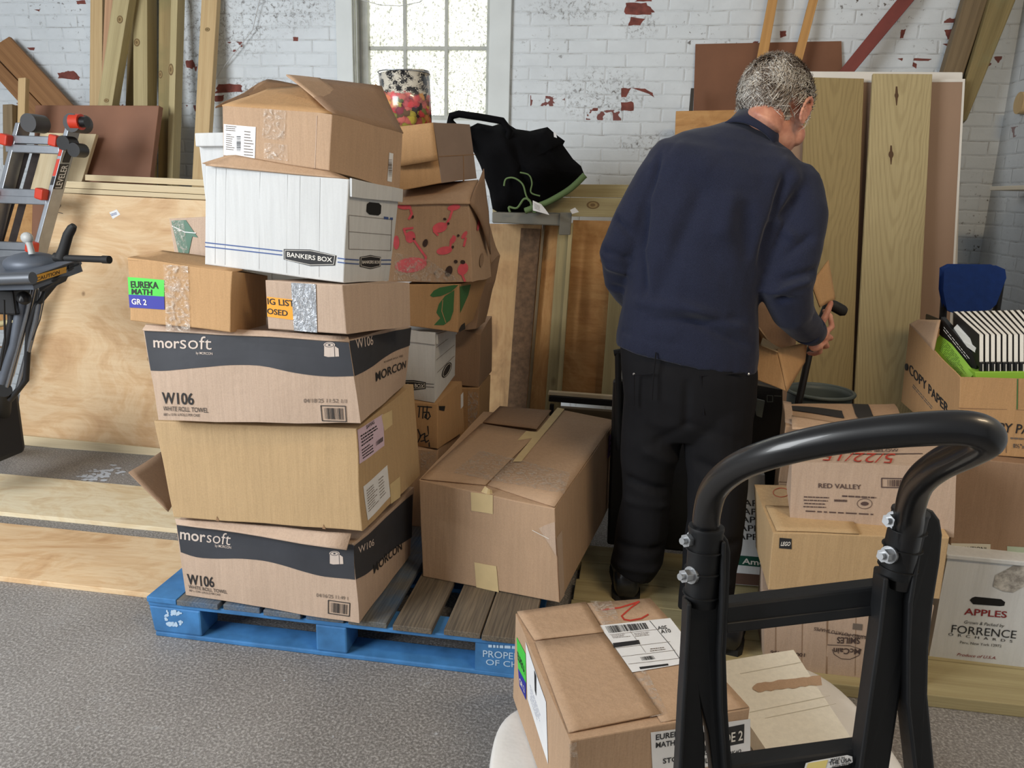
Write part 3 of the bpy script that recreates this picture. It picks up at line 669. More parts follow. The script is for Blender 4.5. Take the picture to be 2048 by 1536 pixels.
mb = MB(); f = Face(*pq((1144, 428), (1158, 424), (1150, 415), (1140, 420), 3.55)); mb.grid(lambda u, v: f.p(u, v), 2, 2)
o = mb.build('paper_tag', PAPER); o.modifiers.new('s', 'SOLIDIFY').thickness = .001; tag(o, 'tiny white tag at the end of the table edge', 'tag')
# ---------------------------------------------------------------- right wall area
slab(pq((1383, 330), (1690, 330), (1683, 82), (1391, 88), 4.34, 4.385), .006, 'hardboard_sheet', 'dark brown hardboard sheet behind the two amber slats', 'hardboard', HARDB, bevel=.001)
slab(pq((1378, 222), (1386, 222), (1388, 176), (1382, 176), 4.20, 4.22), .02, 'metal_pin', 'short dark rod at the left edge of the hardboard sheet', 'rod', BLACK_P)
slab(pq((1344, 400), (1560, 400), (1560, 218), (1352, 222), 4.14, 4.20), .018, 'plywood_offcut', 'stained plywood offcut just left of the man’s head'.replace('’s', 's'), 'plywood', P_ORG, grain='u')
slab(pq((1498, 200), (1520, 200), (1566, -60), (1548, -60), 4.26, 4.35), .02, 'amber_slat', 'left amber slat leaning in front of the hardboard', 'slat', W_SLAT, group=None)
slab(pq((1566, 200), (1584, 200), (1652, -60), (1634, -60), 4.26, 4.35), .02, 'amber_slat', 'right amber slat leaning in front of the hardboard', 'slat', W_SLAT)
REDST = plain('red_primer', (116, 50, 44), .55, var=.15, scale=12)
def angle_iron(mb, q, n): pass
slab(pq((1648, 180), (1678, 180), (1862, -40), (1826, -40), 4.22, 4.33), .03, 'steel_bar', 'dark red steel bar slanting up to the right', 'steel bar', REDST)
slab(pq((1858, 240), (1898, 240), (1996, -60), (1946, -60), 4.20, 4.34), .07, 'timber_beam', 'left weathered beam leaning toward the upper right corner', 'beam', W_OLD, bevel=.006)
slab(pq((1905, 250), (1934, 240), (2056, -60), (1997, -60), 4.14, 4.30), .09, 'timber_beam', 'right weathered beam leaning in the upper right corner', 'beam', wood('old_beam_green', (138, 122, 82), (88, 76, 46), ring=6, stain=(120, 124, 92)), bevel=.006)
WFOAM = plain('white_sheet_edge', (226, 222, 214), .6, var=.04)
slab(pq((1540, 830), (1908, 800), (1926, 144), (1560, 142), 3.92, 4.18), .02, 'gypsum_board', 'rear white gypsum board showing its pale top edge', 'gypsum board', WFOAM, bevel=.004, foot=True)
BRB = plain('brown_paper_facing', (160, 132, 110), .75, var=.04, scale=2)
def edge(mb, q, n):
    w_ = (q[1]-q[0]).normalized(); up = (q[3]-q[0]).normalized(); e = .010
    a, b_ = q[2]-n*.0015, q[1]-n*.0015
    mb.add([b_-w_*e, b_, a, a-w_*e], [(0,1,2,3)], 1); t0, t1 = q[3]-n*.0015, q[2]-n*.0015
    mb.add([t0-up*.014, t1-up*.014, t1, t0], [(0,1,2,3)], 1)
edge.mats = [WFOAM]
slab(pq((1540, 860), (1895, 815), (1930, 158), (1570, 160), 3.84, 4.14), .016, 'gypsum_board', 'front gypsum board with brown paper face and white edges', 'gypsum board', BRB, extra=edge, foot=True)
slab(pq((1585, 860), (1702, 860), (1728, 157), (1612, 154), 3.76, 4.10), .02, 'treated_plank', 'wide green treated plank standing nearer the man', 'plank', cathedral('treated_plank_brown', (162, 142, 98), (110, 92, 58)), foot=True)
def plank_knots(mb, q, n): 
    f = Face(q[0], q[1], q[2], q[3]); f.n = -n
    for (x, y, r) in ((1793, 191, 4), (1782, 309, 5)):
        f.ellipse(mb, (x, y), r, r*1.5, 1, .0008); f.poly(mb, [(x-1.6, y-18), (x+1.6, y-18), (x+3, y), (x+.8, y+20), (x-.8, y+20), (x-3, y)], 1, .0009)
plank_knots.mats = [plain('knot_brown', (84, 58, 34), .7)]
slab(pq((1706, 860), (1829, 860), (1865, 148), (1746, 147), 3.72, 4.07), .02, 'treated_plank', 'wide pale treated plank with two dark knots, right of the other', 'plank', cathedral('treated_plank_pale', (188, 172, 130), (128, 108, 70)), extra=plank_knots, foot=True)
# shelf on the right wall
q = [at(1967, 372, y=3.9), at(2110, 402, y=2.7)]; zs = q[0].z
mb = MB(); mb.hexa([(1.52, 2.6, zs-.018), (XR, 2.6, zs-.018), (XR, 2.6, zs), (1.52, 2.6, zs), (1.60, 3.95, zs-.018), (XR, 3.95, zs-.018), (XR, 3.95, zs), (1.60, 3.95, zs)])
tag(mb.build('wall_shelf', plain('pale_shelf', (206, 200, 184), .6), None, .003), 'thin pale shelf board on the right hand wall', 'shelf')
for y_ in (3.1, 3.7):
    pass
mb = MB(); p = at(2046, 206, x=XR-.02); mb.tube([p-V((.02, 0, 0)), p+V((.02, 0, 0))], .05, 20); tag(mb.build('round_wood_plug', W_PINE), 'round wooden plug on the right wall at the picture edge', 'plug')
# timber platform on the floor under the right stacks (boards lie along x)
ys = [2.085, 2.275, 2.415, 2.565, 2.70, 2.85]
labs = ['front green treated board under the apple carton stack', 'second treated board back on the floor platform', 'third treated board back on the floor platform, under the man', 'fourth treated board back on the floor platform', 'rearmost treated board of the floor platform, behind the man']
for i in range(5):
    y0, y1 = ys[i]+.002, ys[i+1]-.002; x0 = (.20, -.135, -.13, -.12, -.14)[i]; x1 = 1.77; z1 = .04
    q = [V((x0, y0, 0)), V((x1, y0, 0)), V((x1, y0, z1)), V((x0, y0, z1)), V((x0, y1, 0)), V((x1, y1, 0)), V((x1, y1, z1)), V((x0, y1, z1))]
    mb = MB(); mb.hexa(q); mw = Matrix.Translation(q[0]) @ Matrix(((0,0,1),(-1,0,0),(0,-1,0))).to_4x4()
    tag(mb.build('treated_board', W_GREEN if i != 2 else W_TREAT, None, .003, mw=mw), labs[i], 'board')
# ---------------------------------------------------------------- blue pallet
PB = plain('pallet_blue', (58, 116, 170), .7, var=.28, scale=11, bmp=.15); 
m, nt, b = newmat('worn_blue_deck'); b.inputs['Roughness'].default_value = .7
v = coords(nt, (1, 1, .12), rnd=True); n1 = noiseT(nt, v, 14, 4, .65); n2 = noiseT(nt, coords(nt, rnd=True), 4, 4, .6); fb = noiseT(nt, coords(nt, (1,1,.03)), 160, 2, .6)
c = mix(nt, ramp(nt, n2, [(.34, (0,0,0,1)), (.58, (1,1,1,1))]), lin((48, 100, 146)), ramp(nt, n1, [(.3, (78, 80, 80)), (.7, (118, 112, 100))]))
c = mix(nt, .35, c, ramp(nt, fb, [(.35, (50, 58, 66)), (.65, (120, 122, 120))])); nt.links.new(c, b.inputs['Base Color']); bump(nt, b, fb, .3, .004); DECK = m
m, nt, b = newmat('worn_grey_deck'); b.inputs['Roughness'].default_value = .75
v = coords(nt, (1, 1, .12), rnd=True); n1 = noiseT(nt, v, 16, 4, .65); fb = noiseT(nt, coords(nt, (1,1,.03)), 160, 2, .6)
c = mix(nt, .4, ramp(nt, n1, [(.3, (66, 60, 54)), (.7, (112, 98, 80))]), ramp(nt, fb, [(.35, (52, 50, 48)), (.65, (128, 116, 98))])); nt.links.new(c, b.inputs['Base Color']); bump(nt, b, fb, .3, .004); DECK2 = m
PX0, PX1, PY0, PY1 = -1.437, -.222, 1.985, 3.00
pal = thing('pallet', 'blue wooden pallet with worn deck boards carrying the left box stacks', 'pallet', ((PX0+PX1)/2, 2.5, 0))
bx = [(PX0, PX0+.175), ((PX0+PX1)/2-.055, (PX0+PX1)/2+.045), (PX1-.165, PX1)]
SPR = plain('white_spray', (176, 200, 222), .7)
for j, (y0, y1) in enumerate(((PY0, PY0+.10), (2.44, 2.54), (PY1-.10, PY1))):
    for i, (x0, x1) in enumerate(bx):
        mb = MB(); mats = [PB]; 
        mb.hexa([(x0+(.012 if i == 0 else 0), y0, .016), (x1, y0, .016), (x1, y0, .106), (x0, y0, .106), (x0+(.012 if i == 0 else 0), y1, .016), (x1, y1, .016), (x1, y1, .106), (x0, y1, .106)])
        if j == 0 and i == 2:
            f = Face(V((x0, y0, .016)), V((x1, y0, .016)), V((x1, y0, .106)), V((x0, y0, .106))); mats.append(SPR)
            f.text(mb, 'PROPERTY', (966, 1313), (1066, 1322), (966, 1300), 1, .01, .001); f.text(mb, 'OF CHEP', (972, 1329), (1060, 1337), (972, 1318), 1, .01, .001)
            f.lines(mb, (976, 1297), (1060, 1302), (1060, 1290), (976, 1286), 1, 1, 4, .5)
        if j == 0 and i == 0:
            f = Face(V((x0, y0, .016)), V((x1, y0, .016)), V((x1, y0, .106)), V((x0, y0, .106))); mats.append(SPR); r = random.Random(5)
            for k in range(46):
                a = r.uniform(.5, 5.6); rr = r.gauss(15, 2.6); f.ellipse(mb, (348+rr*1.1*cos(a), 1237+rr*.85*sin(a)), r.uniform(1.5, 4.5), r.uniform(1.5, 3.5), 1, .0008+k*.00002, n=9)
        mb.build('block', mats, pal, .006)
for y0, y1 in ((PY0, PY0+.10), (2.44, 2.54), (PY1-.10, PY1)):
    mb = MB(); mb.box(((PX0+PX1)/2, (y0+y1)/2, .008), PX1-PX0-.03, y1-y0, .016); mb.build('bottom_board', PB, pal, .004)
    mb = MB(); mb.box(((PX0+PX1)/2, (y0+y1)/2, .114), PX1-PX0, y1-y0, .016); mb.build('stringer_board', PB, pal, .003)
for x in (PX0+.05, PX1-.05):
    mb = MB(); mb.box((x, 2.49, .008), .10, .80, .016); mb.build('bottom_board', PB, pal, .004)
xs = [0, .10, .225, .245, .35, .37, .475, .575, .685, .71, .80, .83, .935, .955, 1.055, 1.115, 1.215]
deck = [(0, .10, PB), (.103, .24, DECK), (.255, .375, DECK), (.39, .51, DECK), (.525, .645, DECK), (.66, .78, DECK), (.80, .92, DECK2), (.955, 1.065, DECK2), (1.07, 1.215, DECK2)]
for a, b_, mt in deck:
    jx = random.uniform(-.006, .006)
    q0 = V((PX0+a, PY0-.004+jx, .122)); mb = MB()
    L = PY1-PY0+.004
    mb.hexa([q0, q0+V((b_-a, 0, 0)), q0+V((b_-a, 0, .018)), q0+V((0, 0, .018)), q0+V((0, L, 0)), q0+V((b_-a, L, 0)), q0+V((b_-a, L, .018)), q0+V((0, L, .018))])
    mw = Matrix.Translation(q0) @ Matrix(((1,0,0),(0,0,1),(0,-1,0))).to_4x4()
    o = mb.build('deck_board', mt, None, .002, mw=mw); o.parent = pal; o.matrix_parent_inverse = Matrix.Translation(-pal.location)

# ---------------------------------------------------------------- ladder
LY0, LY1 = 3.45, 3.62
lad = thing('ladder', 'aluminium multi position ladder with orange locks at the far left', 'ladder', at(40, 560, y=3.5))
def lp(x, y, t=None):  # point on ladder plane, y px 245 (top) .. 760 (bottom)
    k = (y-245)/515; return at(x, y, y=LY1*(1-k)+LY0*k)
LD = plain('ladder_black_label', (36, 36, 40), .5); 
def rail(x0, y0, x1, y1, wpx, side, name, offs=0):
    a, b_ = lp(x0, y0), lp(x1, y1); wv = (lp(x0+wpx, y0)-a)
    q = [b_, b_+wv, a+wv, a]; n = V((0, 1, 0)); mb = MB(); mats = [ALU, PAPER, LD, ORANGE_P, INK]
    mb.hexa(q+[p+n*side for p in q])
    return mb, mats, q, n
for (x0, y0, x1, y1, nm) in ((30, 245, -100, 760, 'l'), (132, 245, -5, 760, 'r')):
    mb, mats, q, n = rail(x0, y0, x1, y1, 9, .085, 'side_rail')
    if nm == 'r':
        f = Face(q[1], q[1]+n*.085, q[2]+n*.085, q[2])
        def rx(y, k): 
            t = (y-245)/515.0; return (132+9-137*t+ (1-t)*0 + k, y)
        f.quad(mb, [rx(352, 3), rx(352, 15), rx(328, 15), rx(328, 3)], 1, .002, 2, 2)
        mb2 = None
        f.quad(mb, [rx(378, 1), rx(378, 19), rx(328, 19), rx(328, 1)], 2, .0022, 2, 2); f.text(mb, 'LEVELER', rx(376, 15), rx(330, 17), rx(376, 3), 1, .03, .0028)
        f.quad(mb, [rx(325, 5), rx(325, 18), rx(300, 20), rx(300, 7)], 2, .002, 2, 2)
        g = Face(q[0], q[1], q[2], q[3])
        for (ya, yb, mi_) in ((292, 312, 3), (318, 352, 3), (353, 370, 2)):
            g.quad(mb, [(132+1.5-137*(yb-245)/515, yb), (132+7.5-137*(yb-245)/515, yb), (132+7.5-137*(ya-245)/515, ya), (132+1.5-137*(ya-245)/515, ya)], mi_, .001, 1, 2)
    mb.build('side_rail', mats, lad, .003)
for (xa, ya, xb) in ((12, 278, 122), (10, 296, 118), (-14, 384, 96), (-20, 398, 92), (-42, 490, 70), (-46, 506, 66), (-75, 598, 40), (-100, 700, 15)):
    a, b_ = lp(xa, ya), lp(xb, ya+4); mb = MB(); hh = .020
    q = [a-V((0,0,hh)), b_-V((0,0,hh)), b_+V((0,0,hh)), a+V((0,0,hh))]; mb.hexa(q+[p+V((0,.05,0)) for p in q]); mb.build('rung', ALU, lad, .004)
for (x, y) in ((18, 280), (116, 282), (89, 388), (70, 494), (-10, 388)):
    c_ = lp(x, y)-V((0, .02, 0)); mb = MB(); mb.box(c_, .045, .05, .055, 0, Matrix.Rotation(.25, 3, 'Y')); mb.build('lock', ORANGE_P, lad, .008)
for (x, y, r, col) in ((62, 246, .045, MC['grey_plastic']), (148, 246, .045, MC['grey_plastic'])):
    c_ = lp(x, y)+V((0, .03, 0)); mb = MB(); mb.tube([c_-V((.0, .05, 0)), c_+V((0, .05, 0))], r, 20); mb.build('hinge', [plain('hinge_grey', (70, 70, 72), .45)], lad, .006)
for (x, y, r) in ((140, 287, .035), (161, 301, .034)):
    c_ = lp(x, y)-V((0, .0, 0)); mb = MB(); mb.tube([c_-V((0, .05, 0)), c_+V((0, .02, 0))], r, 18); mb.build('knob', BLACK_P, lad, .008)
c_ = lp(163, 244); mb = MB(); mb.tube([c_+V((-.05, .0, 0)), c_+V((-.0, 0, 0))], .038, 18, 0); mb.build('knob', ORANGE_P, lad, .006)
mb = MB(); mb.tube([c_+V((0, 0, 0)), c_+V((.03, 0, 0))], .026, 16, 0); mb.build('knob', BLACK_P, lad, .006)
# inner section of the ladder
for (x0, y0, x1, y1) in ((22, 300, -110, 760), (44, 300, -80, 760)):
    a, b_ = lp(x0, y0)+V((0, .10, 0)), lp(x1, y1)+V((0, .10, 0)); mb = MB(); mb.tube([a, b_], .022, 4, 0, smooth=False); mb.build('inner_rail', [plain('dark_label_rail', (58, 52, 52), .5, var=.3, scale=22)], lad)

# ---------------------------------------------------------------- folding saw stand, far left
st = thing('tool_stand', 'folding saw stand with black grips at the left edge', 'tool stand', at(40, 900, z=0))
def sp(x, y, yy=2.75): return at(x, y, y=yy)
TGREY = plain('tool_grey', (92, 98, 108), .5, .3, var=.15); CHROME = plain('chrome_tube', (150, 152, 156), .25, .95); CAUT = plain('caution_yellow', (226, 166, 38), .5)
mb = MB(); q = [sp(-60, 572, 2.6), sp(70, 560, 2.6), sp(70, 548, 2.6), sp(-60, 562, 2.6)]
top = [sp(-60, 566, 2.55), sp(66, 563, 2.55), sp(162, 528, 2.85), sp(158, 516, 2.95), sp(60, 508, 3.15), sp(-60, 520, 3.15)]
zt = .0; top = [V((p.x, p.y, p.z)) for p in top]
mb.add(top+[p-V((0,0,.03)) for p in top], [(0,1,2,3,4,5), (11,10,9,8,7,6)]+[(i, i+6, (i+1) % 6+6, (i+1) % 6)[::-1] for i in range(6)]); mb.build('saw_table', [TGREY], st, .004)
mb = MB(); mats = [BLACK_P, CAUT, INK]; a = [sp(66, 572, 2.54), sp(158, 540, 2.84), sp(158, 520, 2.84), sp(66, 552, 2.54)]
mb.hexa(a+[p+V((-.02, .03, 0)) for p in a]); f = Face(*a); f.quad(mb, [(68, 566), (132, 545), (132, 533), (68, 551)], 1, .002, 4, 1)
f.text(mb, 'CAUTION', (72, 562), (118, 547), (72, 555), 2, .02, .003); f.quad(mb, [(136, 543), (147, 539), (147, 527), (136, 531)], 2, .002, 1, 1); mb.build('warning_strip', mats, st, .002)
mb = MB(); mb.tube([sp(-40, 560, 2.5), sp(66, 556, 2.5)], .022, 14); mb.build('front_rail', [plain('grey_rail', (96, 100, 106), .4, .5)], st)
mb = MB(); c_ = sp(66, 528, 2.9); mb.ball(c_, (.11, .11, .05), 0, 20); mb.build('dial', [TGREY], st)
mb = MB(); mb.tube([sp(64, 508, 2.85), sp(60, 492, 2.85), sp(56, 480, 2.85)], [.013, .012, .014], 12); mb.ball(sp(54, 476, 2.85), (.026, .02, .024), 0, 14); mb.build('lever_knob', [plain('pale_grey_plastic', (176, 178, 176), .45)], st)
mb = MB(); mb.tube([sp(122, 516, 2.8), sp(127, 500, 2.8), sp(136, 470, 2.8), sp(144, 456, 2.8), sp(148, 451, 2.8)], [.024, .020, .019, .017, .012], 14); mb.build('upright_grip', [BLACK_R], st)
mb = MB(); mb.tube([sp(110, 514, 2.8), sp(130, 516, 2.8), sp(208, 519, 2.75)], [.018, .013, .013], 14); mb.tube([sp(206, 519, 2.75), sp(219, 519.5, 2.745)], .0155, 14); mb.build('side_grip', [BLACK_R], st)
for pts, r, mt, nm in ((((70, 560), (52, 640), (10, 790)), .011, CHROME, 'leg_tube'), (((86, 562), (72, 640), (36, 780)), .011, CHROME, 'leg_tube'),
        (((118, 556), (72, 612), (58, 660), (52, 760), (20, 800)), .012, BLACK_P, 'strut'), (((20, 560), (24, 640), (4, 740)), .016, BLACK_P, 'strut'), (((-20, 652), (40, 640)), .012, W_GREEN, 'cross_tube'), (((44, 600), (30, 690), (0, 780)), .02, TGREY, 'leg_tube')):
    mb = MB(); mb.tube([sp(*p, 2.72) for p in pts], r, 10); mb.build(nm, [mt], st)
mb = MB(); a = [sp(78, 585, 2.6), sp(118, 565, 2.7), sp(124, 552, 2.7), sp(78, 570, 2.6)]; mb.hexa(a+[p+V((0, .04, 0)) for p in a]); mb.build('bracket', [plain('dark_grey_metal', (58, 60, 64), .5, .5)], st, .004)
mb = MB(); mb.box(sp(30, 600, 2.75), .11, .14, .10); mb.ball(sp(48, 596, 2.66), .028, 0, 10); mb.build('motor_housing', [BLACK_P], st, .02)
mb = MB(); mb.tube([sp(8, 780, 2.7), at(-2, 905, z=.0)], [.03, .04], 14); mb.build('foot', [BLACK_R], st)
mb = MB(); mb.box(at(-40, 880, y=2.85)+V((0,0,.05)), .2, .3, .30); mb.build('base_and_shadow', [plain('base_shadow_black', (24, 26, 34), .6)], st, .03)  # black block stands for the dark base and its shadow on the floor
mb = MB(); mb.tube([sp(92, 580, 2.6), sp(80, 640, 2.62), sp(64, 680, 2.65)], .002, 6); mb.tube([sp(8, 600, 2.6), sp(10, 680, 2.62), sp(0, 740, 2.65)], .004, 6); mb.build('cable', [BLACK_R], st)
# ==================================================================
# boxes: left stack
# ==================================================================
def morsoft(c, d):
    f, r = c.front, c.right; B, W, G = c.mi(BAND), c.mi(K_PINK), c.mi(INKG); K = c.mi(INK)
    f.strip(c.mb, d['low'], d['high'], B); r.strip(c.mb, d['slow'], d['shigh'], B)
    LT = c.mi(plain('pale_print', (206, 190, 178), .7))
    for t, p0, p1, p2, bd in d['light']: f.text(c.mb, t, p0, p1, p2, LT, bd, .0022)
    for t, p0, p1, p2, bd in d['dark']: f.text(c.mb, t, p0, p1, p2, K, bd, .0018)
    for t, p0, p1, p2, bd in d['date']: f.text(c.mb, t, p0, p1, p2, G, bd, .0018)
    x, y, s = d['roll']
    f.poly(c.mb, [(x-14*s, y-8*s), (x-2*s, y-8*s), (x-2*s, y+13*s), (x-14*s, y+12*s)], LT, .0022); f.poly(c.mb, [(x-14*s, y-8*s), (x+5*s, y-8*s), (x+14*s, y-2*s), (x+15*s, y+13*s), (x-6*s, y+14*s), (x-14*s, y+12*s)], LT, .0021)
    f.ellipse(c.mb, (x-3.5*s, y-9*s), 11*s, 5.5*s, LT, .0023); f.ellipse(c.mb, (x-3.5*s, y-9*s), 8.5*s, 3.8*s, B, .0026, hole=1.0*s); f.ellipse(c.mb, (x-3.5*s, y-9*s), 2.6*s, 1.6*s, B, .0026)
    f.line(c.mb, [(x-14*s, y-8*s), (x-14*s, y+12*s)], .9, B, .0026); f.line(c.mb, [(x+6*s, y-7*s), (x+7*s, y+13*s)], .9, B, .0026)
    q = d['bar']; f.line(c.mb, q, 1.6, K, .0018, True); L = lambda a, b, t: (a[0]+(b[0]-a[0])*t, a[1]+(b[1]-a[1])*t)
    i = [L(L(q[0], q[1], u), L(q[3], q[2], u), v) for u, v in ((.12, .12), (.88, .12), (.88, .86), (.12, .86))]
    f.bars(c.mb, i[0], i[1], i[2], i[3], K, 26, .0018)
    for t, p0, p1, p2, bd, dark in d['side']: r.text(c.mb, t, p0, p1, p2, K if dark else LT, bd, .0024)
c = Carton('cardboard_box', 'lowest paper towel carton with a dark wave, standing on the blue pallet', 'box', (-1.323, 2.007, .1402, -5.3, .588, .449, .254, .0, 0.0),
    dict(flb=(372, 1190), frb=(717, 1246), brb=(822, 1109), flt=(352, 1042), frt=(707, 1088), brt=(826, 976)), K_PINK, amp=.006, seed=3)
morsoft(c, dict(low=[(362, 1104), (393, 1114), (435, 1117), (484, 1117), (526, 1121), (565, 1130), (608, 1143), (650, 1153), (710, 1159)],
    high=[(353, 1044), (395, 1049), (440, 1056), (484, 1061), (526, 1066), (565, 1071), (608, 1077), (650, 1082), (708, 1090)],
    slow=[(711, 1159), (735, 1146), (761, 1122), (793, 1093), (823, 1074)], shigh=[(707, 1092), (735, 1070), (761, 1045), (793, 1015), (825, 988)],
    light=[('mor', (361, 1077), (412, 1084), (361, 1056), .03), ('soft', (414, 1084), (461, 1090), (416, 1062), -.006), ('by MORCON', (431, 1093), (463, 1097), (431, 1088), .01)],
    dark=[('W106', (376, 1168), (429, 1174), (374, 1147), .02), ('WHITE ROLL TOWEL', (378, 1176), (455, 1187), (377, 1169), 0), ("800' x 10 IN  6 ROLLS PER CASE", (379, 1182), (441, 1191), (379, 1178), 0)],
    date=[('04/16/25 11:49 1', (633, 1193), (696, 1200), (633, 1186), 0)], roll=(673, 1115, .95), bar=[(657, 1226), (699, 1232), (700, 1206), (657, 1200)],
    side=[('W106', (716, 1107), (747, 1090), (715, 1094), .01, False), ('MORCON', (747, 1147), (803, 1098), (745, 1130), .015, True)]))
c.done(); mor1 = c
q = [at(352, 1046, y=1.985), at(526, 1072, y=1.955), at(526, 1048, y=1.985), at(350, 1036, y=2.02)]
c.flap([at(354, 1049, y=1.985), at(694, 1101, y=1.93), at(704, 1066, y=1.965), at(350, 1038, y=2.01)], K_PINK, .004, amp=.006)
c = Carton('cardboard_box', 'plain tan carton lying open-ended between the two paper towel cartons', 'box', (-1.335, 1.99, .41, -4.2, .62, .46, .315, 0, -1.5),
    dict(flb=(347, 1034), frb=(723, 1063), brb=(840, 950), flt=(307, 842), frt=(712, 859), brt=(828, 768)), K_GOLD, amp=.004, seed=9)
T = c.mi(K_IN)
for x, y in ((435, 1040), (648, 1056)): c.front.poly(c.mb, [(x-3, y+1), (x-1, y-8), (x+2, y-2), (x+4, y+2)], T)
c.done()
c.sticker(c.right, [(718, 928), (768, 891), (765, 828), (714, 860)], 'shipping_label', LILAC, fill=lambda mb, mi: (c.right.text(mb, 'SAVVAS', (732, 858), (748, 847), (731, 851), mi(INK), .02, .002),
    c.right.lines(mb, (722, 895), (758, 868), (757, 846), (719, 870), mi(INK), 4, 4, .45, .002), c.right.lines(mb, (724, 920), (748, 903), (746, 880), (722, 898), mi(INK), 4, 6, .4, .002), c.right.bars(mb, (751, 892), (765, 882), (765, 873), (751, 883), mi(INK), 12, .002)), label='pinkish shipping label')
c.sticker(c.right, [(735, 1041), (780, 993), (774, 930), (726, 973)], 'shipping_label', PAPER, fill=lambda mb, mi: (c.right.lines(mb, (736, 1026), (757, 1003), (753, 960), (731, 980), mi(INKG), 9, 8, .35, .002), c.right.lines(mb, (759, 1000), (775, 983), (770, 945), (755, 958), mi(INKG), 7, 9, .3, .002)))
c.sticker(c.right, [(768, 862), (784, 849), (783, 820), (762, 831)], 'masking_tape', MASK, .0015)
c.sticker(c.right, [(781, 1008), (800, 994), (799, 953), (779, 969)], 'masking_tape', MASK, .0015)
c.flap([at(337, 1022, y=2.04), at(362, 985, y=2.30), at(324, 903, y=2.42), at(257, 945, y=2.16)], K_DARK, .004, label='open side flap pointing left')
c = Carton('cardboard_box', 'upper paper towel carton with a dark wave, under the math book carton', 'box', (-1.295, 1.93, .738, -2.5, .595, .46, .262, 0, 0),
    dict(flb=(318, 840), frb=(720, 848), brb=(811, 769), flt=(285, 655), frt=(696, 678), brt=(822, 652)), K_PINK, amp=.006, seed=14)
morsoft(c, dict(low=[(302, 741), (337, 741), (401, 735), (460, 730), (518, 731), (577, 743), (621, 750), (665, 753), (708, 752)],
    high=[(289, 661), (337, 664), (401, 667), (460, 670), (518, 672), (577, 675), (621, 678), (665, 680), (698, 684)],
    slow=[(709, 752), (738, 737), (767, 716), (797, 699), (819, 691)], shigh=[(698, 682), (738, 673), (767, 667), (797, 660), (822, 655)],
    light=[('mor', (308, 694), (360, 696.5), (307, 673), .03), ('soft', (361, 697), (424, 699), (361, 671), -.006), ('by MORCON', (393, 708), (426, 709.5), (393, 703), .01)],
    dark=[('W106', (325.5, 807), (388.5, 809), (324, 784), .02), ('WHITE ROLL TOWEL', (327, 821), (417, 825), (327, 812), 0), ("800' x 10 IN  6 ROLLS PER CASE", (328, 831), (400, 833), (328, 826), 0)],
    date=[('04/18/25 11:52 1/1', (608, 805), (693, 806), (608, 797), 0)], roll=(663, 699, 1.05), bar=[(645, 841), (693, 843), (691, 812), (642, 811)],
    side=[('W106', (711, 697), (745, 689), (709, 678), .01, False), ('MORCON', (751, 763), (810, 735), (750, 745), .015, True), ('trusted since 1983', (767, 726), (805, 713), (766, 722), 0, True)]))
c.done()
q = [at(285, 660, y=1.92), at(700, 683, y=1.90), at(697, 672, y=1.915), at(292, 649, y=1.945)]
c.flap(q, K_PINK, .004, amp=.003)
# math book carton
c = Carton('cardboard_box', 'worn carton with a green and blue math label, top left of the left stack', 'box', (-1.355, 1.93, 1.00, -9, .325, .30, .185, 0, 0),
    dict(flb=(260, 642), frb=(460, 665), flt=(255, 517), frt=(466, 542), blt=(322, 503), brb=(533, 661), brt=(536, 551)), K_ORG, amp=.005, seed=21)
c.done()
def fill(mb, mi):
    c.front.quad(mb, [(260, 615), (330, 619), (329, 593), (258, 589)], mi(BLUE_LAB), .0016)
    c.front.text(mb, 'EUREKA', (263, 575), (318, 577), (262, 562), mi(INK), .045, .0022); c.front.text(mb, 'MATH', (264, 588), (305, 590), (264, 577), mi(INK), .045, .0022); c.front.text(mb, 'GR 2', (265, 608), (295, 610), (264, 597), mi(INKW), .04, .0026)
c.sticker(c.front, [(258, 590), (329, 594), (329, 560), (256, 554)], 'book_label', GREEN_LAB, fill=fill, label='green and blue label reading Eureka Math GR 2')
c.sticker(c.front, [(333, 662), (382, 664), (377, 532), (328, 529)], 'clear_tape', TAPE, .003, nu=6, nv=12)
c.flap([at(255, 520, y=1.93), at(466, 544, y=1.89), at(525, 528, y=2.12), at(325, 502, y=2.18)], K_ORG, .004, amp=.004)
# packing list carton
c = Carton('cardboard_box', 'small carton with an orange packing list sticker and shiny tape', 'box', (-.925, 1.915, 1.01, -6, .235, .30, .145, 0, 0),
    dict(flb=(536, 658), frb=(693, 668), brb=(821, 652), flt=(530, 560), frt=(685, 570), brt=(820, 565)), K_PINK, amp=.002, seed=33)
c.done()
c.sticker(c.front, [(535, 633), (595, 641), (595, 600), (534, 593)], 'packing_list_sticker', ORG_LAB, fill=lambda mb, mi: (c.front.text(mb, 'IG LIST', (536, 608), (590, 613), (535, 596), mi(INK), .03, .002), c.front.text(mb, 'OSED', (535, 627), (576, 632), (535, 616), mi(INK), .03, .002)), label='orange sticker, lettering cut off')
m, nt, b = newmat('crinkled_tape'); b.inputs['Roughness'].default_value = .22; b.inputs['Base Color'].default_value = lin((208, 214, 222)); b.inputs['Metallic'].default_value = .45
bump(nt, b, noiseT(nt, coords(nt, (1.6, 1, .7)), 40, 3, .6, 3), 1.0, .012); CRINK = m
c.sticker(c.front, [(589, 661), (635, 665), (632, 568), (583, 565)], 'packing_tape', CRINK, .002, nu=8, nv=12)
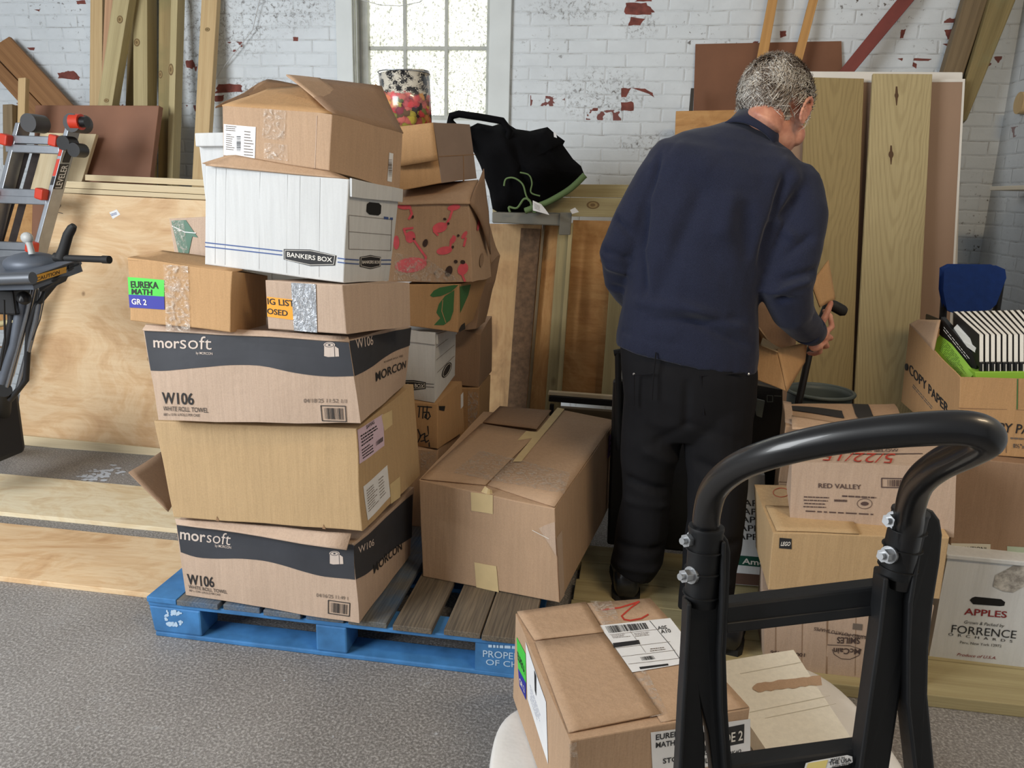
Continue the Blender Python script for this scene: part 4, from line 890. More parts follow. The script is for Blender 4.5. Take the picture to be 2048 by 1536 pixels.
# white file box
c = Carton('file_storage_box', 'large white file storage box with blue stripes on top of the left stack', 'box', (-1.155, 1.965, 1.168, -6, .415, .33, .262, 0, 2),
    dict(flb=(410, 529), frb=(688, 566), brb=(778, 561), flt=(413, 330), frt=(697, 359), brt=(800, 379)), K_WHT, amp=.002, seed=40)
BI, K, W_, H = c.mi(BLUE_INK), c.mi(INK), c.mi(INKW), c.mi(plain('hole_black', (12, 12, 12), .9))
for dy in (0, 8): c.front.line(c.mb, [(411, 485+dy), (564, 502+dy)], 2.2, BI, .0012); c.front.line(c.mb, [(676, 516+dy), (690, 518+dy)], 2.2, BI, .0012); c.right.line(c.mb, [(690, 518+dy), (717, 520+dy)], 2.0, BI, .0012); c.right.line(c.mb, [(762, 520+dy), (781, 520+dy)], 2.0, BI, .0012)
lg = [(568, 498), (621, 499), (673, 511), (670, 531), (621, 532), (568, 519)]
c.front.poly(c.mb, lg, K, .0014); cx, cy = 620.5, 515; lg2 = [(cx+(x-cx)*.95, cy+(y-cy)*.86) for x, y in lg]; c.front.line(c.mb, lg2, .9, W_, .002, True)
c.front.text(c.mb, 'BANKERS BOX', (575, 513), (665, 524), (575, 504), W_, .03, .0024)
lg = [(719, 514), (740, 510), (761, 514), (760, 533), (740, 538), (719, 533)]; c.right.poly(c.mb, lg, K, .0014); c.right.line(c.mb, [(740+(x-740)*.92, 524+(y-524)*.84) for x, y in lg], .8, W_, .002, True)
c.right.text(c.mb, 'BANKERS BOX', (723, 527), (758, 527), (723, 521), W_, .03, .0024)
hole = [(733, 408), (738, 404), (757, 406), (762, 411), (761, 427), (756, 431), (738, 429), (732, 423)]; c.right.poly(c.mb, hole, H, .0012)
for a, b_ in (((697, 430), (784, 439)), ((697, 463), (782, 470)), ((697, 498), (781, 501)), ((697, 430), (697, 498)), ((783, 439), (781, 501))): c.right.line(c.mb, [a, b_], .8, c.mi(INKG), .0012)
c.right.poly(c.mb, [(767, 433), (776, 434), (776, 439), (767, 438)], BI, .0014); c.right.poly(c.mb, [(779, 435), (785, 435), (785, 440), (779, 439)], BI, .0014)
for x in (432, 452, 520, 575, 600, 640): c.front.line(c.mb, [(x, 333+(x-413)*.102), (x-2, 524+(x-410)*.13)], .7, c.mi(plain('card_crease', (192, 194, 194), .8)), .0009)
c.done()
mb = MB(); f = c.right; U = f.quad(mb, [(698, 393), (800, 404), (801, 378), (698, 356)], 0, .008, 4, 2); o = mb.build('lid_edge', K_WHT, c.root); s_ = o.modifiers.new('t', 'SOLIDIFY'); s_.thickness = .006
c.flap([at(412, 331, y=1.955), at(697, 359, y=1.925), at(664, 345, y=1.95), at(470, 311, y=1.98)], K_TAN, .004, name='lid_flap', label='raised lid flap, bare kraft inside')
c.flap([at(405, 327, y=1.95), at(420, 331, y=1.955), at(470, 311, y=1.98), at(455, 312, y=1.98)], K_TAN, .003, name='lid_flap')
# top open box
c = Carton('cardboard_box', 'topmost open carton with raised flaps and a white shipping label', 'box', (-1.06, 1.985, 1.435, -6, .315, .33, .165, 0, 0),
    dict(flb=(447, 311), frb=(659, 341), brb=(800, 382), flt=(444, 211), frt=(665, 227), brt=(806, 266)), K_TAN, amp=.003, seed=50, topless=True)
c.front.line(c.mb, [(634, 232), (630, 336)], 1.6, c.mi(K_PINK), .001)
c.done()
c.sticker(c.front, [(448, 310), (510, 318), (512, 254), (448, 248)], 'shipping_label', PAPER, fill=lambda mb, mi: (c.front.lines(mb, (452, 262), (476, 264), (476, 252), (452, 250), mi(INKG), 3, 3, .4, .002), c.front.bars(mb, (482, 302), (482, 272), (474, 272), (474, 302), mi(INK), 22, .002),
    c.front.lines(mb, (452, 300), (470, 302), (470, 268), (453, 266), mi(INKG), 8, 5, .35, .002), c.front.lines(mb, (488, 312), (508, 314), (509, 262), (489, 260), mi(INKG), 9, 6, .3, .002)))
c.sticker(c.front, [(525, 276), (570, 281), (573, 222), (529, 217)], 'clear_tape', TAPE, .003)
c.sticker(c.front, [(529, 316), (576, 322), (576, 290), (530, 285)], 'clear_tape', TAPE, .003)
c.sticker(c.right, [(774, 362), (783, 364), (786, 307), (778, 305)], 'barcode_sticker', PAPER, fill=lambda mb, mi: c.right.bars(mb, (776, 352), (776, 318), (783, 318), (783, 352), mi(INKG), 18, .002))
c.flap([c.c['flt'], c.c['frt'], at(606, 172, y=2.20), at(540, 178, y=2.20)], K_ORG, .004, amp=.006)
c.flap([at(444, 213, y=2.0), at(560, 180, y=2.26), at(600, 172, y=2.32), at(538, 160, y=2.30)], K_IN, .004, amp=.01)
c.flap([at(430, 214, y=1.97), at(446, 212, y=2.0), at(552, 168, y=2.30), at(535, 160, y=2.30)], K_DARK, .005, amp=.008)
c.flap([c.c['frt'], c.c['brt'], at(764, 171, y=2.36), at(576, 152, y=2.16)], K_DARK, .004, amp=.006)
c.flap([at(668, 228, y=1.98), at(740, 240, y=2.15), at(640, 158, y=2.20), at(574, 151, y=2.10)], K_TAN, .004, amp=.004)
c.flap([at(757, 172, y=2.36), at(806, 266, y=2.30), at(800, 262, y=2.42), at(750, 168, y=2.42)], K_ORG, .004)
# green leaf box + white file box behind
c = Carton('cardboard_box', 'taped carton with a green leaf print, half hidden behind the white file box', 'box', frontbox([at(355, 548, y=2.26), at(440, 545, y=2.26), at(440, 432, y=2.26), at(338, 437, y=2.26)], .30), {}, K_PINK, amp=.002)
c.front.poly(c.mb, [(372, 440), (396, 475), (385, 473), (376, 515), (360, 515), (346, 455), (343, 441)], c.mi(plain('green_print_dark', (66, 108, 86), .5)), .0014); c.front.line(c.mb, [(345, 452), (370, 464), (392, 466)], 1.6, c.mi(PAPER), .002)
c.done(); c.sticker(c.front, [(361, 516), (378, 516), (368, 441), (344, 441)], 'clear_tape', TAPE, .002)
c = Carton('file_storage_box', 'white file box peeking out behind the left edge of the stack top', 'box', frontbox([at(414, 432, y=2.27), at(560, 432, y=2.27), at(560, 290, y=2.27), at(398, 292, y=2.27)], .30), {}, K_WHT, amp=.001)
c.done(); mb = MB(); q = frontbox([at(391, 293, y=2.25), at(560, 291, y=2.25), at(560, 262, y=2.25), at(389, 266, y=2.25)], .34); mb.hexa([q[k] for k in ('flb', 'frb', 'frt', 'flt', 'blb', 'brb', 'brt', 'blt')]); mb.build('lid', K_WHT, c.root, .003)
# ---------------------------------------------------------------- middle stack
Z0 = .1402
c = Carton('cardboard_box', 'bottom taped carton of the rear stack, mostly hidden behind the big box', 'box', (-.97, 2.66, Z0, 0, .30, .36, .315), dict(frt=(876, 900)), K_TAN, amp=.003); c.done()
c.sticker(c.front, [(842, 940), (872, 940), (872, 904), (842, 902)], 'clear_tape', TAPE, .002)
c = Carton('cardboard_box', 'carton with black marker writing under the small white file box', 'box', (-.965, 2.66, .462, -2, .295, .34, .17), dict(flb=(838, 892), frb=(875, 898), frt=(875, 808), brt=(924, 762), brb=(929, 862)), K_ORG, amp=.002)
K = c.mi(INK); L = c.front.line
for pts in ([(836, 812), (864, 814)], [(840, 812), (838, 834)], [(847, 812), (846, 836)], [(855, 812), (853, 836)], [(846, 824), (858, 824), (861, 832), (856, 838), (850, 834), (852, 828)],
            [(836, 858), (842, 872), (836, 884)], [(840, 872), (850, 866), (850, 880), (842, 882)], [(856, 852), (859, 893)], [(856, 870), (849, 874), (852, 884), (858, 880)]): L(c.mb, pts, 2.4, K)
c.right.poly(c.mb, [(877, 812), (890, 812), (888, 822), (878, 820)], c.mi(MC['hole_black'])); c.done()
c.sticker(c.right, [(921, 818), (926, 812), (926, 784), (921, 790)], 'label', PAPER)
c = Carton('file_storage_box', 'small white file box under the leaf printed carton in the rear stack', 'box', (-.985, 2.655, .64, 0, .305, .38, .262), dict(flb=(826, 799), frb=(868, 806), frt=(871, 665), brt=(911, 655), brb=(910, 751)), K_WHT, amp=.002)
K, W_, G = c.mi(INK), c.mi(INKW), c.mi(INKG)
c.front.poly(c.mb, [(800, 760), (828, 760), (852, 764), (852, 777), (828, 780), (800, 778)], K); c.front.line(c.mb, [(804, 763), (828, 763), (850, 766), (850, 775), (828, 777), (804, 776)], .7, W_, .002, True); c.front.text(c.mb, 'BOX', (830, 774), (848, 775), (830, 767), W_, .03, .0022)
for dy in (0, 6): c.front.line(c.mb, [(853, 767+dy), (868, 768+dy)], 1, K)
for a, b_ in (((872, 695), (908, 668)), ((872, 720), (908, 690)), ((874, 745), (908, 712))): c.right.line(c.mb, [a, b_], .8, G)
c.right.ellipse(c.mb, (893, 740), 17, 7, K, .0014, rot=-1.1); c.right.ellipse(c.mb, (893, 740), 14, 5, W_, .002, rot=-1.1, hole=.8)
c.right.ellipse(c.mb, (893, 672), 9, 4, c.mi(LEAF), .0016, rot=-1.2); c.done()
mb = MB(); c.front.quad(mb, [(822, 682), (872, 688), (872, 668), (822, 658)], 0, .006, 3, 2); c.right.quad(mb, [(872, 688), (911, 668), (911, 655), (872, 668)], 0, .006, 3, 2); o = mb.build('lid', K_WHT, c.root); o.modifiers.new('t', 'SOLIDIFY').thickness = .005
c = Carton('cardboard_box', 'tan carton with big green leaf print under the flamingo box', 'box', (-.815, 2.64, .905, 0, .265, .34, .172), dict(flt=(806, 569), flb=(806, 650), frb=(914, 665), frt=(917, 568), brt=(975, 556), brb=(946, 640)), K_ORG, amp=.002)
G = c.mi(LEAF)
c.front.poly(c.mb, [(860, 591), (868, 581), (880, 575), (908, 570), (917, 570), (903, 583), (882, 592), (866, 594)], G); c.front.poly(c.mb, [(909, 580), (890, 592), (878, 608), (873, 625), (881, 636), (868, 650), (888, 650), (901, 640), (907, 622)], G)
c.front.line(c.mb, [(886, 600), (884, 622), (892, 645)], 1.4, c.mi(K_ORG), .0022); c.right.poly(c.mb, [(919, 573), (941, 569), (936, 590), (920, 626)], G); c.right.poly(c.mb, [(917, 660), (922, 650), (929, 645), (930, 658), (918, 664)], c.mi(INK)); c.done()
c = Carton('cardboard_box', 'crumpled carton printed with pink flamingos in the rear stack', 'box', (-.84, 2.65, 1.083, 0, .285, .32, .275), dict(flb=(772, 563), frb=(944, 565), frt=(938, 407), flt=(778, 405), brt=(972, 392), brb=(984, 552)), K_TAN, amp=.006, seed=61)
PK, K = c.mi(PINK), c.mi(plain('seed_print', (62, 44, 38), .8)); E_ = c.front.ellipse; L = c.front.line; mb_ = c.mb
for x, y, rx, ry, rot in ((808, 413, 14, 6, .1), (880, 455, 15, 10, -.3), (908, 415, 13, 6, -.2), (821, 474, 10, 12, .2), (822, 530, 32, 15, -.12), (889, 501, 16, 8, -.2), (926, 538, 10, 13, .5), (793, 485, 6, 14, 0), (906, 480, 5, 9, .6), (929, 470, 4, 9, .6)): E_(mb_, (x, y), rx, ry, PK, .002, rot)
for pts in ([(820, 413), (824, 428), (818, 438)], [(893, 448), (900, 436), (905, 420)], [(828, 480), (842, 500), (852, 514), (850, 528)], [(900, 498), (902, 486), (908, 472)], [(868, 462), (876, 470)], [(932, 476), (928, 492)], [(925, 550), (930, 562)], [(812, 470), (808, 458), (826, 456)]): L(mb_, pts, 4.5, PK, .0024)
for x, y, rx, ry in ((851, 486, 5, 8), (898, 542, 7, 11), (912, 523, 4, 3.4), (926, 524, 5, 4), (826, 434, 2.2, 3.4), (890, 438, 3.4, 2.5), (897, 447, 2.6, 2.4), (917, 471, 2.6, 2.6), (906, 494, 2.4, 3), (871, 546, 2, 3), (828, 478, 2, 2)): E_(mb_, (x, y), rx, ry, K, .0032, .3)
for x, y, rx, ry, rot in ((958, 440, 3, 22, .2), (962, 520, 4, 14, .1)): c.right.ellipse(mb_, (x, y), rx, ry, PK if y < 500 else c.mi(K_DARK), .003, rot)
c.done()
c.flap([at(790, 408, y=2.64), at(940, 408, y=2.64), at(957, 360, y=2.84), at(796, 372, y=2.80)], K_TAN, .004, amp=.006)
c.sticker(c.front, [(788, 560), (930, 563), (860, 520), (790, 505)], 'clear_tape', TAPE, .004)
mb = MB(); f = Face(*[at(*p, y=y_) for p, y_ in (((790, 404), 2.635), ((938, 404), 2.635), ((955, 381), 2.83), ((800, 391), 2.80))]); 
c.flap([at(941, 408, y=2.64), at(984, 505, y=2.93), at(967, 338, y=2.86), at(958, 362, y=2.78)], K_DARK, .004, amp=.012, label='side flap bent up')
c = Carton('paper_bag', 'large crumpled brown bag with dark writing, wedged behind the flamingo carton', 'bag', frontbox([at(914, 666, y=3.01), at(950, 655, y=3.01), at(986, 520, y=3.01), at(940, 400, y=3.01)], .18), {}, K_DARK, amp=.02, seed=3)
for x, y in ((962, 500), (950, 600), (968, 410)): c.front.ellipse(c.mb, (x, y), 4, 12, c.mi(INK), .004, rot=.4, hole=1.5)
c.done()
c = Carton('cardboard_box', 'plain dark carton standing at the back right of the rear stack', 'box', (-.79, 3.12, .60, 0, .19, .27, .25), dict(frt=(961, 668), frb=(958, 775), brt=(984, 632), brb=(984, 742)), K_DARK, amp=.003); c.done()
c = Carton('cardboard_box', 'lower taped carton under the dark one at the back of the rear stack', 'box', (-.79, 3.10, .002, 0, .185, .27, .58), dict(frt=(958, 777), brt=(980, 748)), K_ORG, amp=.006)
c.done(); c.sticker(c.front, [(936, 870), (956, 872), (957, 785), (936, 782)], 'clear_tape', TAPE, .003)
c = Carton('cardboard_box', 'small two tone carton holding the flowered can on top of the rear stack', 'box', (-.80, 2.66, 1.375, 5, .14, .20, .215), dict(flt=(790, 254), frt=(866, 245), flb=(790, 383), frb=(884, 366), brt=(939, 249), brb=(953, 357)), K_ORG, amp=.002, topless=True)
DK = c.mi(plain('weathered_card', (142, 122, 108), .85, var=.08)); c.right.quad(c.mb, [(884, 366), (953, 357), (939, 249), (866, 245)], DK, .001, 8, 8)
for f, a, b_ in ((c.front, (790, 334), (876, 319)), (c.right, (878, 313), (949, 309)), (c.right, (926, 312), (927, 362))): f.line(c.mb, [a, b_], 1.6, c.mi(K_IN), .002)
c.done()
c.flap([at(792, 334, y=2.645), at(876, 320, y=2.645), at(866, 245, y=2.65), at(792, 254, y=2.65)], K_ORG, .004, amp=.001)
# flowered can
m, nt, b = newmat('flower_print'); b.inputs['Roughness'].default_value = .25; b.inputs['Coat Weight'].default_value = .6
tc = N(nt, 'ShaderNodeTexCoord'); sx = N(nt, 'ShaderNodeSeparateXYZ'); nt.links.new(tc.outputs['Object'], sx.inputs[0])
at2 = N(nt, 'ShaderNodeMath', operation='ARCTAN2'); nt.links.new(sx.outputs[1], at2.inputs[0]); nt.links.new(sx.outputs[0], at2.inputs[1])
ms_ = N(nt, 'ShaderNodeMath', operation='MULTIPLY'); ms_.inputs[1].default_value = .078; nt.links.new(at2.outputs[0], ms_.inputs[0])
cx = N(nt, 'ShaderNodeCombineXYZ'); nt.links.new(ms_.outputs[0], cx.inputs[0]); nt.links.new(sx.outputs[2], cx.inputs[1])
dn = N(nt, 'ShaderNodeTexNoise'); dn.inputs['Scale'].default_value = 70; nt.links.new(cx.outputs[0], dn.inputs['Vector'])
mxv = N(nt, 'ShaderNodeMix', data_type='VECTOR'); mxv.inputs[0].default_value = .02; nt.links.new(cx.outputs[0], mxv.inputs[4]); nt.links.new(dn.outputs['Color'], mxv.inputs[5])
vo = N(nt, 'ShaderNodeTexVoronoi', feature='F1'); vo.inputs['Scale'].default_value = 52; nt.links.new(mxv.outputs[1], vo.inputs['Vector'])
sc = N(nt, 'ShaderNodeSeparateColor'); nt.links.new(vo.outputs['Color'], sc.inputs[0])
fl = ramp(nt, sc.outputs[0], [(0, (196, 60, 64)), (.2, (214, 84, 90)), (.36, (206, 190, 84)), (.5, (90, 104, 66)), (.62, (150, 44, 84)), (.75, (214, 120, 110)), (.88, (62, 56, 52))])
nt.nodes[-1] if False else None
fl = mix(nt, ramp(nt, vo.outputs['Distance'], [(.4, (0,0,0,1)), (.8, (.55,.55,.55,1))]), fl, lin((58, 40, 44)))
wv = N(nt, 'ShaderNodeTexVoronoi', feature='SMOOTH_F1'); wv.inputs['Scale'].default_value = 48; nt.links.new(cx.outputs[0], wv.inputs['Vector'])
wn = N(nt, 'ShaderNodeTexNoise'); wn.inputs['Scale'].default_value = 150; wn.inputs['Distortion'].default_value = 2; nt.links.new(cx.outputs[0], wn.inputs['Vector'])
aa = N(nt, 'ShaderNodeMath', operation='ADD'); nt.links.new(wv.outputs[0], aa.inputs[0]); nt.links.new(wn.outputs[0], aa.inputs[1])
dk = ramp(nt, aa.outputs[0], [(.90, (36, 36, 38)), (.95, (200, 194, 180))])
nz = N(nt, 'ShaderNodeMath', operation='MULTIPLY_ADD'); nt.links.new(dn.outputs[0], nz.inputs[0]); nz.inputs[1].default_value = .03; nt.links.new(sx.outputs[2], nz.inputs[2])
c_ = mix(nt, ramp(nt, nz.outputs[0], [(.164, (0,0,0,1)), (.167, (1,1,1,1))]), fl, dk)
nt.links.new(c_, b.inputs['Base Color']); FLW = m
cb = at(824, 300, y=2.80); mb = MB(); n = 40
zt = at(808, 147, y=2.80).z; zb = zt-.215; ct = at(808, 147, y=2.80); cbt = at(820, 252, y=2.80)
mb.tube([V((cbt.x, 2.80, zb)), V((ct.x, 2.80, zt))], [.080, .0905], n, 0, caps=False)
mb.tube([V((cbt.x, 2.80, zb)), V((cbt.x, 2.80, zb+.002))], .080, n, 1); 
o = mb.build('flower_can', [FLW, MC['aluminium'], ]); o.modifiers.new('t', 'SOLIDIFY').thickness = .0015
tag(o, 'flower printed can with black damask rim standing in the small carton', 'can')
mb = MB(); pts = [V((ct.x+.0905*cos(2*pi*i/40), 2.80+.0905*sin(2*pi*i/40), zt)) for i in range(41)]; mb.tube(pts, .0022, 6, caps=False); r_ = mb.build('rim', ALU); r_.parent = o; r_.matrix_parent_inverse = Matrix.Translation(-o.location)
# ---------------------------------------------------------------- big box on the pallet
c = Carton('cardboard_box', 'big brown carton with masking tape, right on the pallet beside the man', 'box', (-.635, 2.279, Z0, -10, .486, .80, .33, 0, 0),
    dict(flb=(845, 1153), frb=(1118, 1205), brb=(1225, 1000), flt=(838, 960), frt=(1110, 1018), brt=(1232, 842), blt=(968, 822)), K_TAN, amp=.003, seed=70)
c.front.poly(c.mb, [(1078, 1056), (1090, 1050), (1110, 1043), (1111, 1075), (1113, 1112), (1100, 1090)], c.mi(K_PINK), .002)
c.front.line(c.mb, [(1065, 1060), (1098, 1077)], 1.2, c.mi(INKW), .0025)
c.right.quad(c.mb, [(1119, 1203), (1128, 1190), (1123, 1060), (1112, 1075)], c.mi(K_PINK), .002)
c.top.line(c.mb, [(973, 972), (1062, 884), (1120, 824)], 2.2, c.mi(K_IN), .0012)
c.done()
for pts in ([(943, 1021), (986, 1028), (986, 990), (942, 984)], [(953, 1174), (998, 1184), (993, 1132), (949, 1124)]): c.sticker(c.front, pts, 'masking_tape', MASK, .0018)
c.sticker(c.top, [(1025, 928), (1042, 928), (1129, 822), (1115, 819)], 'masking_tape', MASK, .009, nv=10)
c.sticker(c.top, [(1034, 885), (1064, 880), (1080, 868), (1052, 866)], 'masking_tape', MASK, .008)
c.sticker(c.top, [(905, 950), (1128, 992), (1140, 950), (960, 905)], 'clear_tape', TAPE, .0085, nu=14)
c.sticker(c.right, [(1214, 917), (1231, 897), (1236, 852), (1217, 872)], 'tag_label', plain('purple_label', (138, 86, 150), .6), .002, fill=lambda mb, mi: c.right.lines(mb, (1217, 910), (1230, 894), (1234, 860), (1219, 876), mi(INK), 3, 8, .3, .003), label='purple tag')
tf = lambda p, off: c.top.p(*c.top.uv(p), off)
c.flap([tf((842, 960), .004), tf((971, 972), .004), tf((1076, 868), .004), tf((962, 850), .004)], K_TAN, .004, amp=.001)
c.flap([tf((966, 848), .007), tf((1073, 866), .016), tf((1102, 826), .010), tf((1000, 815), .005)], K_DARK, .004, amp=.001)
c.flap([tf((975, 972), .003), tf((1109, 1016), .003), tf((1230, 843), .003), tf((1124, 822), .003)], K_TAN, .004, amp=.001)
mb = MB(); f = Face(at(962, 984, y=2.245), at(986, 990, y=2.245), at(984, 980, y=2.25), at(970, 972, y=2.25)); mb.grid(lambda u, v: f.p(u, v, .01*sin(3*u)), 4, 3); o = mb.build('masking_tape', MASK, c.root); o.modifiers.new('t', 'SOLIDIFY').thickness = .001
# ==================================================================
# right stacks
# ==================================================================
PZ = .0402
c = Carton('cardboard_box', 'french fry carton printed upside down, bottom of the nearer right stack', 'box', (.470, 2.14, PZ, -2, .435, .28, .272), dict(frb=(1843, 1373), frt=(1869, 1212), flt=(1526, 1183)), K_PINK, amp=.004, seed=80)
K = c.mi(INKG); D = c.mi(plain('brown_ink', (70, 54, 50), .8)); f = c.front
f.text(c.mb, 'McCain', (1721, 1297), (1667, 1295), (1720, 1308), D, .03, .002); f.text(c.mb, 'SMILES', (1720, 1275), (1674, 1273.5), (1719, 1287), D, .035, .002); f.text(c.mb, 'CRISPY MASHED POTATO SHAPES', (1775, 1277), (1628.5, 1253.4), (1773, 1283.5), D, .01, .002)
f.line(c.mb, [(1657, 1265), (1742, 1273)], 1, D); f.line(c.mb, [(1655, 1289), (1700, 1291), (1722, 1298), (1718, 1310), (1700, 1318), (1682, 1317), (1668, 1308), (1664, 1298)], 1.1, D)
f.text(c.mb, '1000006436', (1610, 1306), (1541, 1300), (1609, 1313), D, .02, .002); f.poly(c.mb, [(1706, 1246), (1725, 1248), (1724, 1260), (1705, 1258)], K)
for x in (1552, 1605, 1654, 1656, 1712): f.line(c.mb, [(x, 1210), (x-2, 1350)], 1.3, c.mi(K_DARK), .0009)
f.text(c.mb, 'NET', (1855, 1245), (1845, 1244), (1855, 1250), D, .02, .002); c.done()
c = Carton('cardboard_box', 'tan toy brick carton in the middle of the nearer right stack', 'box', (.455, 2.12, .314, 0, .465, .29, .183), dict(flt=(1545, 1065), frt=(1898, 1076), flb=(1536, 1180), frb=(1879, 1198), blt=(1508, 968)), K_GOLD, amp=.003, seed=84)
f = c.front; f.poly(c.mb, [(1558, 1096), (1583, 1098), (1583, 1077), (1559, 1075)], c.mi(INK)); f.text(c.mb, 'LEGO', (1561, 1091), (1580, 1091), (1562, 1083), c.mi(INKW), .04, .002, shear=.2)
c.top.ellipse(c.mb, (1568, 1035), 16, 12, c.mi(INKG), .002, hole=1); c.top.ellipse(c.mb, (1562, 986), 16, 9, c.mi(INKR), .002, hole=1)
c.done(); c.flap([c.top.p(.02, .02, .004), c.top.p(.5, .0, .004), c.top.p(.5, .5, .004), c.top.p(.02, .5, .003)], K_GOLD, .003)
c = Carton('cardboard_box', 'carrot carton with handwriting in red on its lid, top of the nearer right stack', 'box', (.512, 2.20, .503, -4, .43, .20, .188), dict(flt=(1584, 924), flb=(1582, 1053), frt=(1915, 935), frb=(1907, 1074)), K_PINK, amp=.005, seed=90)
f = c.front; K = c.mi(plain('grey_brown_ink', (84, 66, 62), .8)); f.text(c.mb, 'RED VALLEY', (1636.5, 975), (1722, 978), (1636.5, 966), K, .02, .002)
f.line(c.mb, [(1763, 974), (1865, 976), (1865, 958), (1763, 956)], 2.0, K, closed=True); f.bars(c.mb, (1775, 972), (1855, 974), (1855, 961), (1775, 959), K, 34)
f.lines(c.mb, (1606, 1016), (1662, 1018), (1660, 992), (1606, 990), K, 4, 3, .35); f.lines(c.mb, (1668, 1004), (1700, 1005), (1700, 998), (1668, 997), K, 1, 3, .6); f.lines(c.mb, (1682, 994), (1760, 998), (1760, 993), (1682, 989), K, 1, 5, .6); f.ellipse(c.mb, (1729, 1007), 15, 10, K, hole=1.0); f.ellipse(c.mb, (1729, 1007), 8, 4, K); f.lines(c.mb, (1608, 1024), (1768, 1032), (1768, 1027), (1608, 1019), K, 1, 12, .5)
t = c.top; R_ = c.mi(INKR); t.text(c.mb, '5/22/15', (1791, 909), (1652, 905), (1788, 928), R_, -.008, .003, shear=.1)
t.text(c.mb, 'KEEP FROZEN', (1690, 898), (1795, 898), (1690, 891), K, .03, .003); t.text(c.mb, '0°F OR BELOW', (1702, 905), (1798, 905), (1702, 899.5), K, .03, .003); t.line(c.mb, [(1701, 909), (1845, 908)], 1.5, K)
c.done()
c = Carton('cardboard_box', 'crushed carton with black tape bands behind the carrot carton', 'box', topbox([(1572, 852), (1820, 862), (1787, 806), (1567, 810)], .70, .19), {}, K_TAN, amp=.006)
K = c.mi(INK); c.top.quad(c.mb, [(1583, 822), (1689, 838), (1684, 823), (1583, 813)], K, .003); c.top.quad(c.mb, [(1718, 840), (1750, 838), (1736, 810), (1704, 809)], K, .003); c.done()
c.flap([at(1570, 845, z=.70), at(1585, 850, z=.70), at(1583, 806, z=.72), at(1566, 802, z=.73)], K_PINK, .004, amp=.004)
c.flap([at(1585, 858, z=.705), at(1690, 866, z=.705), at(1686, 846, z=.72), at(1583, 832, z=.72)], K_TAN, .004, amp=.005)
mbx = topbox([(1572, 852), (1820, 862), (1787, 806), (1567, 810)], .70, .19); lo = {k: p-V((0, 0, .195)) if k[2] == 't' else V((p.x, p.y, PZ)) for k, p in mbx.items()}
for k in lo: lo[k].z = .508 if k[2] == 't' else PZ
c = Carton('cardboard_box', 'plain carton under the black banded one, behind the toy brick carton', 'box', lo, {}, K_TAN, amp=.003); c.done()
# apple carton bottom right
c = Carton('apple_box', 'white apple carton with a handle slot at the bottom right', 'box', (.984, 2.292, PZ, -1, .50, .36, .33), dict(flb=(1858, 1313), flt=(1894, 1117)), K_WHT, amp=.002, seed=95)
f = c.front; R_, K = c.mi(INKDR), c.mi(INK)
f.poly(c.mb, [(1944, 1195), (1950, 1193), (2002, 1198), (2010, 1204), (2008, 1211), (2000, 1212), (1946, 1208), (1939, 1200)], c.mi(MC['hole_black']) if 'hole_black' in MC else K, .0012)
SF = .01
f.text(c.mb, 'APPLES', (1927.5, 1228), (2012.5, 1235), (1929, 1215.5), R_, .03, .002); f.text(c.mb, 'Grown & Packed by', (1928, 1246), (2008, 1254), (1928.5, 1240), K, 0, .002, shear=.3); f.text(c.mb, 'FORRENCE', (1902, 1264), (2031, 1276.5), (1904, 1249), K, 0, .002)
f.text(c.mb, 'ORCHARDS', (1896, 1270), (2024, 1284.5), (1896.5, 1265), K, .01, .002, sp=2.2); f.text(c.mb, 'Peru, New York 12972', (1919.5, 1286), (2002, 1294), (1920, 1281), K, 0, .002); f.text(c.mb, 'Produce of U.S.A.', (1913, 1310.5), (1991.5, 1318), (1914, 1305), R_, .01, .002, shear=.3)
c.done()
m, nt, b = newmat('smudged_white'); n_ = noiseT(nt, coords(nt), 26, 4, .7); nt.links.new(ramp(nt, n_, [(.42, (136, 132, 126)), (.62, (196, 192, 184))]), b.inputs['Base Color']); b.inputs['Roughness'].default_value = .8; SMU = m
mb = MB(); g = Face(*[f.p(*f.uv(p), 0) for p in ((1880, 1180), (2100, 1195), (2100, 1130), (1890, 1120))])
f.poly(mb, [(1990, 1150), (2010, 1140), (2030, 1128), (2048, 1126), (2070, 1130), (2070, 1165), (2048, 1172), (2025, 1185), (2005, 1182), (1985, 1172)], 0, .0016); mb.build('dirt_smudge', SMU, c.root)
mb = MB(); q = frontbox([at(1893, 1118, y=2.285), at(2200, 1148, y=2.28), at(2200, 1138, y=2.28), at(1894, 1109, y=2.285)], .38); mb.hexa([q[k] for k in ('flb', 'frb', 'frt', 'flt', 'blb', 'brb', 'brt', 'blt')]); mb.build('lid', K_WHT, c.root, .003)
zL = at(1894, 1109, y=2.285).z
c = Carton('cardboard_box', 'wide brown carton with a caution strip, on the white apple carton', 'box', (1.01, 2.36, zL+.004, -2, .47, .34, .27), dict(flb=(1900, 1099), flt=(1914, 915)), K_DARK, amp=.003, seed=99); c.done()
c.sticker(c.front, [(1902, 1102), (1980, 1106), (1981, 1088), (1902, 1086)], 'caution_label', plain('cream_label', (206, 200, 182), .6), fill=lambda mb, mi: c.front.text(mb, '! CAUTION!', (1913, 1099), (1972, 1101), (1913, 1092), mi(INK), .02, .0018))
c.sticker(c.front, [(2014, 1108), (2090, 1112), (2090, 1096), (2014, 1092)], 'caution_label', plain('greenish_label', (172, 184, 160), .6), label='pale green label strip')
zc = c.c['frt'].z
